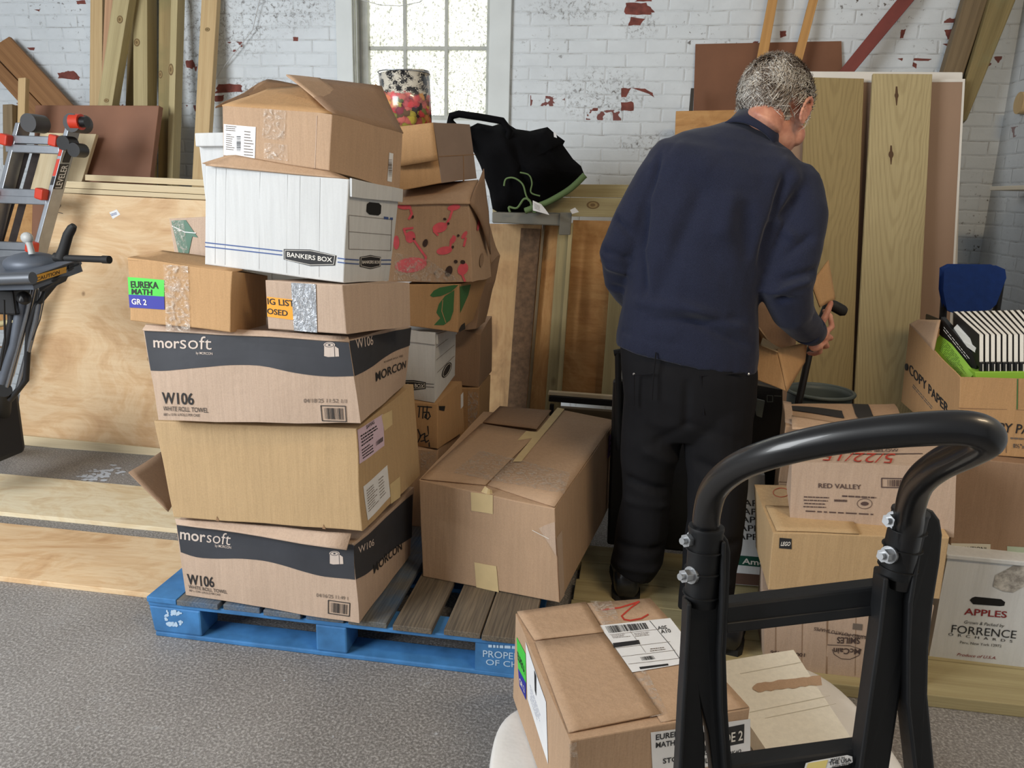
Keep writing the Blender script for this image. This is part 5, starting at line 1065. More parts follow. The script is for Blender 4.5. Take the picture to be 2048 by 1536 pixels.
# copy paper box with books
zc = c.c['flt'].z+.004
c = Carton('copy_paper_box', 'open copy paper carton packed with books, upper right', 'box', (1.045, 2.42, zc, -3, .44, .50, .25), dict(flt=(1920, 755), flb=(1914, 906), blt=(1818, 648), blb=(1802, 802)), K_ORG, amp=.003, seed=101, topless=True)
K = c.mi(INK); c.left.text(c.mb, 'COPY PAPER', (1819, 746), (1897, 829), (1820, 727), K, .0, .002); c.left.ellipse(c.mb, (1815, 734), 2.5, 7, K)
c.left.lines(c.mb, (1825, 775), (1885, 845), (1885, 835), (1825, 765), c.mi(INKG), 2, 4, .3); c.front.text(c.mb, 'COPY PAPER', (1958, 860), (2100, 872), (1959, 842), K, 0, .002, shear=.1); c.front.text(c.mb, '8½"x11"', (2026, 895), (2062, 898), (2026, 887), c.mi(INKG), 0, .002)
c.front.line(c.mb, [(1918, 816), (2120, 822)], 1.5, c.mi(K_IN)); c.front.line(c.mb, [(2035, 758), (2034, 818)], 1.8, c.mi(LEAF)); c.front.line(c.mb, [(2012, 880), (2012, 905)], .8, c.mi(INKG)); c.front.lines(c.mb, (2020, 880), (2090, 884), (2090, 876), (2020, 872), c.mi(INKG), 1, 3, .4)
c.done()
c.flap([c.left.p(0, .995), c.left.p(.55, .995)+V((.0, 0, 0)), at(1880, 640, y=2.70), at(1836, 640, y=2.90)], K_TAN, .004, amp=.002)
CB = c; ztop = c.c['flt'].z
BKC = plain('book_black_cover', (22, 22, 24), .4); PG = plain('book_pages', (232, 230, 222), .7, var=.03, scale=200); LIME = plain('lime_cover', (140, 186, 62), .45)
def book(p0, dirv, up, thick, L, H_, label, group, lean=None, mats=(BKC, PG), spine=False):
    """p0 near-left bottom corner; dirv along the length, up = height direction, thickness along x-ish"""
    r = thing('book', label, 'book', p0, group); t = dirv.cross(up).normalized()*-1
    if t.x < 0: t = -t
    def blk(a, b_, c0, c1, h0, h1, name, m):
        mb = MB(); q = []
        for yy in (a, b_):
            for (cc, hh) in ((c0, h0), (c1, h0), (c1, h1), (c0, h1)): q.append(p0+dirv*yy+t*cc+up*hh)
        mb.hexa(q); return mb.build(name, m, r, .0006)
    blk(0, L, 0, .0012, 0, H_, 'cover', mats[0]); blk(0, L, thick-.0012, thick, 0, H_, 'cover', mats[0]); blk(.001, L-.001, .0012, thick-.0012, .002, H_-.002, 'pages', mats[1])
    return r, blk, t
A = at(1952, 668, y=2.50); A.z = ztop+.055
dl = (V((at(1905, 622, y=2.85).x, 2.84, ztop+.10))-V((at(1962, 668, y=2.5).x, 2.5, ztop+.055)))
for i in range(22):
    px0 = 1958+i*11.5
    p0 = at(px0, 722, y=2.47); up = (at(px0, 669, y=2.475)-p0); H_ = up.length; up.normalize()
    p1 = at(px0-52+i*.9, 622-i*.3, y=2.70); d_ = (p1-(p0+up*H_)); L = d_.length; d_.normalize()
    w1 = (at(px0+10.5, 722, y=2.47)-p0).length
    mb0 = p0
    r, blk, t = book(p0-up*.02, d_, up, w1*.93, L, H_+.02, 'white page edged paperback with black cover standing in the copy paper carton', 'paperbacks in the copy paper carton')
    mb = MB(); q = [p0-up*.035+t*.0, p0-up*.035+t*w1*.92, p0+t*w1*.92-up*.002, p0-up*.002]; q = [p-d_*.004-V((0,.003,0)) for p in q]; mb.hexa(q+[p+V((0, .01, 0)) for p in q]); mb.build('spine', BKC, r, .001)
    mb = MB(); cq = p0-up*.03+t*w1*.45-V((0, .0085, 0)); mb.add([cq, cq+t*w1*.14, cq+t*w1*.14+up*.022, cq+up*.022], [(0,1,2,3)]); mb.build('spine_title', INKW, r)
mb = MB(); q = [at(1952, 758, y=2.452), at(2125, 766, y=2.45), at(2125, 743, y=2.45), at(1950, 744, y=2.452)]; mb.hexa(q+[p+V((0, .25, 0)) for p in q]); tag(mb.build('book', [LIME], None, .002), 'lime green book lying below the row of black spines', 'book')
mb = MB(); q = [at(1878, 668, y=2.72), at(1948, 752, y=2.49), at(1956, 720, y=2.49), at(1882, 634, y=2.72)]; mb.hexa(q+[p+V((.018, .012, .0)) for p in q]); f = Face(*q); f.lines(mb, (1886, 660), (1940, 726), (1943, 718), (1888, 650), 1, 2, 5, .3, .002); 
o = mb.build('book', [BKC, INKW], None, .001); tag(o, 'black book with white lettering tilted at the left inside the carton', 'book')
mb = MB(); q = [at(1862, 692, y=2.715), at(1925, 772, y=2.47), at(1950, 745, y=2.47), at(1884, 664, y=2.715)]; mb.hexa(q+[p+V((.012, .008, -.012)) for p in q]); f = Face(*q); mats = [LIME, plain('dark_green_text', (62, 92, 30), .7)]; f.lines(mb, (1878, 700), (1925, 758), (1940, 742), (1888, 676), 1, 8, 6, .3, .002)
tag(mb.build('book', mats, None, .001), 'lime green book cover with small print leaning below the black book', 'book')
mb = MB(); q = [at(1922, 640, y=2.66), at(1960, 678, y=2.48), at(1960, 690, y=2.48), at(1908, 655, y=2.66)]; mb.hexa(q+[p+V((.0, .012, -.03)) for p in q]); tag(mb.build('book', [PG], None, .001), 'loose white pages fanned out at the left end of the book row', 'book')
# blue chair back
CHB = plain('blue_fabric', (16, 54, 124), .85, var=.12, scale=30, bmp=.2)
ch = thing('folding_chair', 'blue backed folding chair against the right wall behind the books', 'chair', at(1945, 640, y=3.4)-V((0,0,.6)))
pts = [(1895, 541), (1905, 536), (1990, 537), (2004, 543), (2006, 556), (1987, 606), (1978, 614), (1912, 622), (1900, 616), (1893, 580)]
mb = MB(); P3 = [at(*p, y=3.30) for p in pts]; n_ = len(P3); mb.add(P3+[p+V((.0, .05, .0)) for p in P3], [tuple(range(n_))]+[tuple(range(2*n_-1, n_-1, -1))]+[(i, i+n_, (i+1) % n_+n_, (i+1) % n_)[::-1] for i in range(n_)]); mb.build('backrest', [CHB], ch, .012, seg=3)
for xs_ in (((1893, 545), (1888, 600), (1882, 690)), ((2002, 560), (1990, 640), (1984, 700))):
    mb = MB(); mb.tube([at(*p, y=3.36) for p in xs_]+[V((at(*xs_[-1], y=3.36).x, 3.30, .0))], .014, 10); mb.build('frame', [BLACK_P], ch)
mb = MB(); q = [at(1884, 700, y=3.25), at(1984, 705, y=3.25), at(1984, 690, y=3.25), at(1886, 640, y=3.25)]; mb.hexa(q+[p+V((0, .2, 0)) for p in q]); mb.build('seat', [BLACK_P], ch, .01)
# apple box behind the man and black crate
c = Carton('apple_box', 'white apple carton with a green band behind the man, repeated lettering', 'box', frontbox([at(1452, 1168, y=2.60), at(1534, 1174, y=2.60), at(1530, 950, y=2.66), at(1494, 946, y=2.66)], .2), {}, K_WHT, amp=.002)
K = c.mi(INK)
for x, y in ((1486, 1011), (1484, 1028), (1481, 1044), (1477, 1061), (1474, 1078)): c.front.text(c.mb, 'APP', (x, y), (x+42, y+2), (x+1, y-12), K, .0, .002)
c.front.quad(c.mb, [(1467, 1129), (1532, 1135), (1532, 1115), (1470, 1110)], c.mi(DKG), .0014); c.front.text(c.mb, 'Ame', (1484, 1127), (1529, 1131), (1485, 1116), c.mi(INKW), .04, .002); c.front.quad(c.mb, [(1453, 1166), (1533, 1172), (1532, 1150), (1454, 1144)], c.mi(plain('brown_base', (84, 60, 48), .8)), .003, 4, 1)
c.done()
cr = thing('storage_crate', 'black plastic crate with a clear latch behind the man, at his right hip', 'crate', V((.50, 2.95, PZ)))
mb = MB(); q = [at(1500, 985, y=2.90), at(1566, 985, y=2.90), at(1566, 775, y=2.90), at(1498, 762, y=2.90)]; mb.hexa(q+[p+V((0, .18, 0)) for p in q]); mb.build('body', BLACK_P, cr, .01)
mb = MB(); q = [at(1513, 832, y=2.85), at(1524, 836, y=2.85), at(1530, 802, y=2.85), at(1508, 796, y=2.85)]; mb.hexa(q+[p+V((0, .01, 0)) for p in q]); mb.build('latch', plain('clear_grey', (104, 110, 104), .3), cr, .002)
mb = MB(); q = [at(1505, 804, y=2.85), at(1562, 810, y=2.85), at(1562, 790, y=2.85), at(1505, 785, y=2.85)]; f = Face(*q); f.line(mb, [(1534, 790), (1545, 791), (1545, 803), (1534, 803)], 1.4, 0, .004, True); f.line(mb, [(1548, 791), (1562, 792)], 1.4, 0, .004); mb.build('embossing', MC['clear_grey'], cr)
mb = MB(); q = [at(1495, 1100, y=2.92), at(1600, 1100, y=2.92), at(1570, 985, y=2.92), at(1498, 985, y=2.92)]; mb.hexa(q+[p+V((0, .2, 0)) for p in q]); mb.build('base', BLACK_P, cr, .01)
# black bin left of the man
bn = thing('waste_bin', 'tall black bin between the big carton and the man', 'bin', V((.02, 2.9, PZ)))
mb = MB(); q = [V((-.03, 2.86, .042)), V((.36, 2.86, .042)), V((.38, 2.86, .70)), V((-.045, 2.86, .72))]; mb.hexa(q+[p+V((0, .04, 0)) for p in q]); mb.build('body', BLACK_P, bn, .01)
mb = MB(); mb.tube([at(1236, 700, y=2.84), at(1238, 900, y=2.84)], .012, 8); mb.tube([at(1228, 706, y=2.84), at(1262, 700, y=2.84)], .012, 8); mb.build('handle', BLACK_R, bn)
# bucket
bk = thing('bucket', 'grey plastic bucket behind the right stack', 'bucket', V((at(1640, 800, y=3.2).x, 3.2, PZ)))
cc = at(1640, 783, y=3.2); GB = plain('bucket_grey', (88, 98, 96), .5, var=.08)
mb = MB(); mb.tube([cc-V((0, 0, .62)), cc-V((0, 0, .02)), cc], [.11, .125, .128], 32, caps=False); o = mb.build('body', GB, bk); o.modifiers.new('t', 'SOLIDIFY').thickness = .006
mb = MB(); mb.tube([cc+V((.13*cos(2*pi*i/32), .13*sin(2*pi*i/32), 0)) for i in range(33)], .008, 8, caps=False); mb.build('rim', GB, bk)
# dolly with a handle behind the man's hand
dy = thing('folding_cart', 'black folding cart handle showing beyond the man right hand', 'cart', V((.62, 2.95, PZ)))
mb = MB(); mb.tube([at(1655, 606, y=2.9), at(1668, 612, y=2.9), at(1686, 622, y=2.9), at(1692, 624, y=2.9)], [.016, .02, .02, .014], 12); mb.build('grip', BLACK_R, dy)
mb = MB(); mb.tube([at(1655, 606, y=2.90), at(1620, 700, y=2.86), at(1592, 830, y=2.82), V((at(1592, 830, y=2.82).x, 2.82, .045))], .013, 10); mb.build('pole', BLACK_P, dy)
# black bag on the bench
CLOTH = plain('black_cloth', (10, 10, 12), .95, var=.3, scale=6, bmp=.4, spec=.1); TRIM = plain('green_trim', (98, 122, 78), .8)
def pillow(mb, c, poly, y, th, m=0, rings=9, seg=4, fold=.01, seed=0, back=True):
    pts = []
    for i, p in enumerate(poly):
        q = poly[(i+1) % len(poly)]
        for k in range(seg): t = k/seg; pts.append((p[0]+(q[0]-p[0])*t, p[1]+(q[1]-p[1])*t))
    n = len(pts)
    for sgn in ((-1, 1) if back else (-1,)):
        vs = []
        for r in range(rings+1):
            t = 1-r/rings
            for (x, y_) in pts:
                uu, vv = c[0]+(x-c[0])*t, c[1]+(y_-c[1])*t; h = sqrt(max(0, 1-t*t))
                p = at(uu, vv, y=y+sgn*th*h); nz = noise.noise(V((p.x*7+seed, p.z*7, sgn)))*fold + noise.noise(V((p.x*20+p.z*14+seed, (p.z-p.x)*5, 3)))*fold*.6
                vs.append(p+V((0, nz*(h if h < .999 else 1), 0)))
        fs = [(r*n+i, r*n+(i+1) % n, (r+1)*n+(i+1) % n, (r+1)*n+i) for r in range(rings) for i in range(n)]
        if sgn > 0: fs = [f[::-1] for f in fs]
        mb.add(vs, fs, m, True)
def spl(P3, k=5):
    sm = []
    for i in range(len(P3)-1):
        p0, p1, p2, p3 = P3[max(i-1, 0)], P3[i], P3[i+1], P3[min(i+2, len(P3)-1)]
        for j in range(k): t = j/k; sm.append(.5*(2*p1+(p2-p0)*t+(2*p0-5*p1+4*p2-p3)*t*t+(3*p1-p0-3*p2+p3)*t**3))
    return sm+[P3[-1]]
bg_ = thing('tote_bag', 'black cloth bag with green trim slumped on the bench under the window', 'bag', at(1040, 428, y=3.75))
mb = MB(); pillow(mb, (1040, 330), [(925, 262), (955, 246), (985, 252), (1010, 244), (1032, 258), (1060, 262), (1095, 254), (1104, 262), (1116, 272), (1130, 282), (1126, 290), (1146, 318), (1162, 332), (1169, 350), (1140, 380), (1100, 402), (1080, 412), (1050, 426), (1000, 427), (985, 418), (978, 380), (960, 330), (940, 290)], 3.71, .15, fold=.10, seed=3)
mb.build('body', CLOTH, bg_)
mb = MB(); mb.tube([at(*p, y=3.60) for p in ((932, 300), (918, 262), (900, 243), (903, 232), (918, 228), (960, 234), (1005, 242), (1020, 262), (1010, 300))], [(.03, .016)]*9, 10, up=(0, 1, 0)); mb.build('strap', CLOTH, bg_)
for pts, r in ((((1170, 350), (1140, 378), (1100, 402), (1076, 412), (1050, 422)), .014), (((1008, 372), (1012, 358), (1028, 356), (1045, 368), (1052, 390), (1058, 402)), .004), (((1040, 345), (1058, 350), (1064, 366), (1062, 385), (1080, 392)), .0035), (((1020, 424), (1018, 414), (1034, 416), (1048, 398), (1060, 402), (1066, 422), (1072, 424)), .005)):
    mb = MB(); mb.tube(spl([at(*p, y=3.54) for p in pts]), r, 8); mb.build('trim', TRIM, bg_)
mb = MB(); f = Face(at(1066, 422, y=3.50), at(1097, 432, y=3.48), at(1082, 410, y=3.52), at(1066, 402, y=3.52), .01); mb.grid(lambda u, v: f.p(u, v), 6, 4, 0, True); f.lines(mb, (1069, 418), (1084, 424), (1080, 412), (1068, 406), 1, 4, 3, .3, .003); o = mb.build('care_label', [PAPER, INKG], bg_)
mb = MB(); f = Face(at(1108, 274, y=3.52), at(1114, 276, y=3.52), at(1112, 266, y=3.52), at(1107, 264, y=3.52)); mb.grid(lambda u, v: f.p(u, v), 2, 2); mb.build('strap_tag', PAPER, bg_)
# carton in the man's hands
c = Carton('cardboard_box', 'open carton the man holds, its flaps hanging by his right hand', 'box', frontbox([at(1503, 756, y=2.50), at(1572, 783, y=2.48), at(1554, 700, y=2.50), at(1508, 684, y=2.52)], .28, n=(-.02, .25, .03)), {}, K_ORG, amp=.002, topless=True)
c.done(); k = c.c
c.flap([at(1500, 700, y=2.80), at(1590, 700, y=2.80), at(1596, 610, y=2.84), at(1500, 600, y=2.84)], K_DARK, .004, label='added dark sheet filling the shaded gap under the arm')  # added sheet, dark colour stands for the shade between torso and forearm
c.flap([at(1573, 784, y=2.48), at(1609, 724, y=2.62), at(1613, 684, y=2.62), at(1554, 698, y=2.50)], K_ORG, .004)
c.flap([at(1622, 566, y=2.60), at(1640, 614, y=2.60), at(1670, 598, y=2.66), at(1656, 520, y=2.66)], K_ORG, .004)
c.flap([at(1521, 690, y=2.50), at(1555, 704, y=2.49), at(1562, 698, y=2.56), at(1526, 676, y=2.56)], K_GOLD, .004)
# ==================================================================
# foreground: carton, white bundle, flattened white carton
# ==================================================================
c = Carton('cardboard_box', 'nearest carton with math book labels, a shipping label and red marker on its lid', 'box', topbox([(1141, 1482), (1500, 1417), (1302, 1198), (1031, 1226)], .40, .235), {}, K_TAN, amp=.002, seed=120)
t = c.top; R_ = c.mi(INKR)
t.line(c.mb, [(1203, 1224), (1240, 1219), (1278, 1207), (1262, 1219), (1243, 1236), (1248, 1243), (1260, 1245), (1282, 1241), (1296, 1233)], 3.2, R_, .0055); t.line(c.mb, [(1104, 1285), (1120, 1287), (1140, 1285), (1153, 1279)], 1.4, R_, .001)
LFc, FRc = c.left, c.front; c.done(); cF = c
c.sticker(LFc, [(1037, 1338), (1053, 1368), (1052, 1308), (1034, 1274)], 'book_label', GREEN_LAB, fill=lambda mb, mi: (LFc.quad(mb, [(1040, 1372), (1053, 1400), (1053, 1366), (1037, 1336)], mi(BLUE_LAB), .0014), LFc.text(mb, 'GR 2', (1041, 1366), (1051, 1386), (1040, 1354), mi(INKW), .03, .002), LFc.text(mb, 'EUREKA', (1037, 1318), (1051, 1350), (1036, 1302), mi(INK), .03, .002)))
c.sticker(LFc, [(1056, 1398), (1097, 1528), (1093, 1404), (1052, 1283)], 'paper_label', PAPER, fill=lambda mb, mi: (LFc.poly(mb, [(1070, 1340), (1074, 1352), (1074, 1392), (1071, 1380)], mi(INK), .002), LFc.lines(mb, (1062, 1400), (1084, 1468), (1083, 1430), (1061, 1365), mi(BLUE_INK), 5, 4, .15, .002)))
def fill(mb, mi):
    K = mi(INK); W_ = mi(INKW); f = FRc
    f.text(mb, 'EUREKA', (1311, 1479), (1368, 1469), (1311, 1468), K, .04, .002); f.text(mb, 'MATH', (1311, 1494.5), (1349, 1489), (1311, 1484), K, .04, .002); f.text(mb, 'STORIES', (1325, 1526), (1384, 1516), (1325, 1516), K, .04, .002); f.text(mb, 'LESSONS:', (1372, 1515), (1417, 1508), (1372, 1506), K, .03, .002); f.text(mb, 'MODUL', (1370, 1532), (1416, 1524), (1370, 1522), K, .04, .002)
    f.quad(mb, [(1404, 1502), (1487, 1485), (1488, 1447), (1404, 1464)], K, .0016); f.text(mb, 'GRADE 2', (1408, 1493), (1484, 1478), (1408, 1474), W_, .03, .0026); f.text(mb, 'BK#2', (1457, 1511), (1482, 1506), (1457, 1502), K, .02, .002)
c.sticker(FRc, [(1306, 1560), (1500, 1512), (1500, 1437), (1301, 1464)], 'book_label', PAPER, fill=fill, label='white label reading Eureka Math Grade 2', nu=12)
def fill(mb, mi):
    K = mi(INK); G = mi(INKG); o_ = .0075
    t.bars(mb, (1218, 1272), (1297, 1263), (1290, 1251), (1210, 1258), K, 46, o_); t.poly(mb, [(1225, 1292), (1277, 1285.5), (1280, 1293.5), (1228, 1301)], K, o_); t.poly(mb, [(1278, 1340), (1335, 1333), (1337, 1336.5), (1280, 1344.5)], K, o_)
    t.line(mb, [(1299, 1247), (1340, 1296), (1365, 1332)], 1.0, K, o_); t.line(mb, [(1260, 1268), (1276, 1290), (1291, 1311)], .6, G, o_)
    for a, b_ in (((1219, 1275), (1316, 1264)), ((1230, 1302), (1340, 1289)), ((1243, 1319), (1350, 1306)), ((1256, 1334), (1362, 1322))): t.line(mb, [a, b_], .6, G, o_)
    t.lines(mb, (1225, 1283), (1262, 1279), (1256, 1272), (1221, 1276), G, 3, 2, .35, o_); t.lines(mb, (1270, 1280), (1305, 1276), (1300, 1268), (1266, 1272), G, 3, 3, .35, o_); t.lines(mb, (1300, 1310), (1338, 1305), (1334, 1298), (1298, 1302), G, 2, 3, .4, o_)
    t.text(mb, '01A', (1342, 1270), (1322, 1272.5), (1339, 1263), K, .03, o_); t.text(mb, '20A', (1335, 1262.5), (1316, 1265), (1332, 1256), K, .03, o_); t.bars(mb, (1284, 1327), (1310, 1324), (1305, 1317), (1280, 1320), K, 16, o_)
c.sticker(t, [(1264, 1350), (1405, 1326), (1340, 1241), (1198, 1256)], 'shipping_label', PAPER, .0068, fill=fill, label='white shipping label with barcode')
tf = lambda p, off: t.p(*t.uv(p), off)
c.flap([tf((1069, 1283), .004), tf((1207, 1269), .006), tf((1171, 1207), .003), tf((1034, 1227), .004)], K_TAN, .004, amp=0)
c.flap([tf((1137, 1468), .004), tf((1318, 1434), .007), tf((1209, 1270), .004), tf((1070, 1286), .003)], K_TAN, .004, amp=0)
c.flap([tf((1322, 1446), .002), tf((1497, 1416), .002), tf((1300, 1199), .002), tf((1173, 1209), .002)], K_TAN, .004, amp=0)
c.sticker(t, [(1300, 1440), (1336, 1432), (1222, 1206), (1180, 1206)], 'clear_tape', plain_tape if 'plain_tape' in globals() else TAPE, .0062, nv=12)
mb = MB(); FRc.quad(mb, [(1141, 1560), (1158, 1556), (1152, 1482), (1137, 1486)], 0, .003, 4, 10); o = mb.build('clear_tape', TAPE, c.root)
zb = .165
PLW = plain('white_wrap', (232, 230, 226), .35, var=.05, scale=8, bmp=.5)
topw = [(1000, 1440), (1042, 1404), (1150, 1380), (1300, 1350), (1445, 1326), (1590, 1312), (1690, 1375), (1755, 1455), (1818, 1545), (1850, 1640), (1700, 1760), (1300, 1800), (1000, 1760), (978, 1600), (984, 1500)]
P3 = [at(*p, z=zb-.004) for p in topw]; cen = sum(P3, V((0,0,0)))/len(P3); n_ = len(P3)
mb = MB(); rings = [(1.0, 0), (1.015, -.012), (1.02, -.05), (1.0, -.11), (1.03, -zb+.006)]
vs = [cen.copy()]; 
for k, (s_, dz) in enumerate(rings):
    for i, p in enumerate(P3):
        q = cen+(p-cen)*s_; q.z = zb-.004+dz; 
        if 0 < k: q += V((noise.noise(q*9)*.012, noise.noise(q*9+V((5,5,5)))*.012, 0))
        vs.append(q)
fs = [(0, 1+i, 1+(i+1) % n_) for i in range(n_)]+[(1+k*n_+i, 1+(k+1)*n_+i, 1+(k+1)*n_+(i+1) % n_, 1+k*n_+(i+1) % n_) for k in range(4) for i in range(n_)]
mb.add(vs, fs, 0, True); o = mb.build('wrapped_bundle', PLW); tag(o, 'white plastic wrapped bundle under the nearest carton', 'bundle'); sb = o.modifiers.new('s', 'SUBSURF'); sb.levels = sb.render_levels = 2
c = Carton('flattened_carton', 'white carton with two torn brown strips lying right of the nearest carton', 'box', topbox([(1546, 1520), (1712, 1491), (1586, 1299), (1414, 1327)], .215, .045), {}, K_CREAM, amp=.002, seed=130)
T_ = c.mi(K_TAN); t2 = c.top
def torn(a, b_, w_, seed):
    r = random.Random(seed); n = 16; up, lo_ = [], []
    for i in range(n+1):
        u = i/n; x = a[0]+(b_[0]-a[0])*u; y = a[1]+(b_[1]-a[1])*u; up.append((x, y-w_*(1+r.uniform(-.15, .15)) if 0 < i else y-2)); lo_.append((x+(3 if i else 0), y+w_*(1+r.uniform(-.2, .2)) if 0 < i else y+2))
    t2.strip(c.mb, lo_, up, T_, .0015, 32)
torn((1505, 1377), (1641, 1361), 9, 3); torn((1572, 1503), (1709, 1484), 6, 5)
for a, b_ in (((1480, 1348), (1603, 1325)), ((1500, 1425), (1660, 1392)), ((1530, 1437), (1672, 1408))): t2.line(c.mb, [a, b_], .8, c.mi(plain('crease', (190, 182, 164), .8)), .001)
c.done()
# ==================================================================
# hand truck
# ==================================================================
TB = plain('black_powder_coat', (18, 18, 20), .34, .0, var=.1, scale=30, spec=.6, coat=.3); TC = plain('black_cast_frame', (19, 20, 22), .5, var=.25, scale=14, bmp=.15)
D = lambda x, y, d: at(x, y, d=d)
ht = thing('hand_truck', 'black hand truck with a looped handle in the right foreground', 'hand truck', V((at(1600, 1300, d=.94).x, at(1600, 1300, d=.94).y, 0)))
raw = [(1409, 1200, .945), (1410, 1120, .935), (1412, 1075, .93), (1414, 1025, .915), (1430, 975, .885), (1475, 935, .845), (1550, 905, .80), (1650, 881, .765), (1760, 865, .735), (1860, 857, .71), (1925, 856, .697), (1962, 864, .692), (1972, 880, .70), (1935, 902, .735), (1878, 930, .79), (1838, 965, .845), (1822, 1008, .885), (1818, 1050, .91), (1806, 1120, .925), (1800, 1170, .935)]
P3 = [D(*r) for r in raw]; sm = []
for i in range(len(P3)-1):
    p0, p1, p2, p3 = P3[max(i-1, 0)], P3[i], P3[i+1], P3[min(i+2, len(P3)-1)]
    for k in range(6): t = k/6; sm.append(.5*(2*p1+(p2-p0)*t+(2*p0-5*p1+4*p2-p3)*t*t+(3*p1-p0-3*p2+p3)*t**3))
sm.append(P3[-1])
mb = MB(); mb.tube(sm, .0162, 24); mb.build('handle', TB, ht)
AX = (_rt); 
def sleeve(cx, top, bot, w0, w1, d0, d1, bolts, sgn):
    mb = MB(); a, b_ = D(cx[0], top, d0), D(cx[1], bot, d1); mb.tube([a, a+(b_-a)*.03, a+(b_-a)*.06, b_], [w0*.98, w0, w0*.96, w1], 24)
    for t in (.28, .55, .86): p = a+(b_-a)*t; mb.tube([p, p+(b_-a)*.012], w0*1.08, 24)
    sl_ = mb.build('sleeve', TC, ht)
    for (x, y) in bolts:
        mb = MB(); c0 = D(x, y, d0-.005); ax = (-_rt*.8-_fw*.55).normalized(); mb.tube([c0-ax*.012, c0+ax*.004], .0082, 6, 0, smooth=False); mb.tube([c0-ax*.012, c0-ax*.009+ax*.001], .0105, 18, 0); mb.tube([c0+ax*.002, c0+ax*.010], .0042, 12); mb.build('bolt', STEEL, sl_, .0008)
def bar(pts, wpx, name, dep=.022, mat=None, par=ht):
    """flat bar through (x, y, d) points, wpx wide in the picture plane"""
    P_ = [D(*p) for p in pts]; mb = MB(); vs = []
    for i, p in enumerate(P_):
        t = (P_[min(i+1, len(P_)-1)]-P_[max(i-1, 0)]).normalized(); s_ = t.cross(_fw).normalized(); ww = (wpx[i] if isinstance(wpx, (list, tuple)) else wpx)*pts[i][2]/FOC/2
        vs += [p-s_*ww-_fw*dep/2, p+s_*ww-_fw*dep/2, p+s_*ww+_fw*dep/2, p-s_*ww+_fw*dep/2]
    fs = [(4*i+j, 4*i+(j+1) % 4, 4*i+4+(j+1) % 4, 4*i+4+j) for i in range(len(P_)-1) for j in range(4)]+[(3,2,1,0), tuple(range(len(vs)-4, len(vs)))]
    mb.add(vs, fs, 0); return mb.build(name, mat or TC, par, .003)
# left side frame
sleeve((1413, 1402), 1052, 1205, .0215, .0205, .925, .945, ((1375, 1081), (1371, 1152)), 1)
def frame(outl, name, dep=.030):
    P_ = []
    for (x, y) in outl: t = (y-1050)/500; P_.append(D(x, y, .94+.02*min(t, 1)+max(0, y-1560)/640*.025))
    n_ = len(P_); mb = MB(); mb.add([p-_fw*dep/2 for p in P_]+[p+_fw*dep/2 for p in P_], [tuple(range(n_))[::-1], tuple(range(n_, 2*n_))]+[(i, (i+1) % n_, (i+1) % n_+n_, i+n_) for i in range(n_)]); return mb.build(name, TC, ht, .004, seg=3)
frame([(1402, 1066), (1412, 1056), (1426, 1055), (1440, 1062), (1450, 1076), (1455, 1100), (1452, 1190), (1446, 1300), (1450, 1420), (1461, 1560), (1484, 2200), (1446, 2200), (1423, 1560), (1412, 1460), (1397, 1402), (1403, 1460), (1406, 1560), (1395, 2200), (1330, 2200), (1350, 1560), (1359, 1400), (1365, 1300), (1369, 1196), (1400, 1190)], 'side_frame')
bar([(1441, 1078, .925), (1440, 1190, .93), (1434, 1300, .935), (1436, 1410, .94), (1447, 1560, .945), (1470, 2200, .965)], [9, 9, 8, 8, 9, 9], 'rib', .03)
bar([(1374, 1200, .928), (1369, 1300, .932), (1363, 1400, .936), (1355, 1560, .94), (1338, 2200, .965)], [9, 9, 9, 9, 9], 'rib', .03)
# right side frame
sleeve((1822, 1792), 1020, 1150, .0215, .0205, .915, .935, ((1780, 1041), (1769, 1111)), 1)
frame([(1812, 1030), (1822, 1013), (1838, 1011), (1855, 1018), (1868, 1036), (1873, 1066), (1868, 1120), (1855, 1200), (1846, 1290), (1844, 1380), (1861, 1560), (1918, 2200), (1852, 2200), (1821, 1560), (1806, 1440), (1794, 1350), (1781, 1440), (1763, 1560), (1690, 2200), (1610, 2200), (1703, 1560), (1725, 1400), (1745, 1250), (1757, 1135), (1790, 1140), (1812, 1140)], 'side_frame')
bar([(1832, 1032, .92), (1826, 1100, .925), (1810, 1200, .93), (1806, 1300, .935), (1806, 1400, .94), (1824, 1560, .945), (1858, 2200, .965)], [10, 9, 9, 8, 8, 8, 8], 'rib', .03)
bar([(1762, 1150, .928), (1750, 1260, .932), (1730, 1400, .936), (1708, 1560, .94), (1618, 2200, .965)], [9, 9, 9, 9, 9], 'rib', .03)
# cross bars
def cross(x0, y0, x1, y1, hpx, d, name, sticker=False):
    a, b_ = D(x0, y0, d), D(x1, y1, d); s_ = -(b_-a).normalized().cross(_fw).normalized(); s_ = s_ if s_.z > 0 else -s_; h = hpx*d/FOC
    mb = MB(); q = [a-s_*h, b_-s_*h, b_, a]; q = [p-_fw*.012 for p in q]; mb.hexa(q+[p+_fw*.03+s_*.004 for p in q])
    o = mb.build(name, TC, ht, .004)
    mb = MB(); q2 = [q[0]-_fw*.004+s_*.000, q[1]-_fw*.004+s_*.0, q[1]-_fw*.002+s_*.012, q[0]-_fw*.002+s_*.012]; mb.hexa(q2+[p+_fw*.006 for p in q2]); mb.build('flange', TC, ht, .0015)
    return Face(q[0], q[1], q[2], q[3]), o
cross(1440, 1205, 1800, 1162, 54, .955, 'cross_bar')
f, lcb = cross(1425, 1530, 1745, 1487, 60, .955, 'lower_cross_bar')
mb = MB(); P_ = [(1600, 1540), (1606, 1519), (1620, 1515), (1688, 1503), (1698, 1506), (1699, 1517), (1690, 1522), (1616, 1535)]
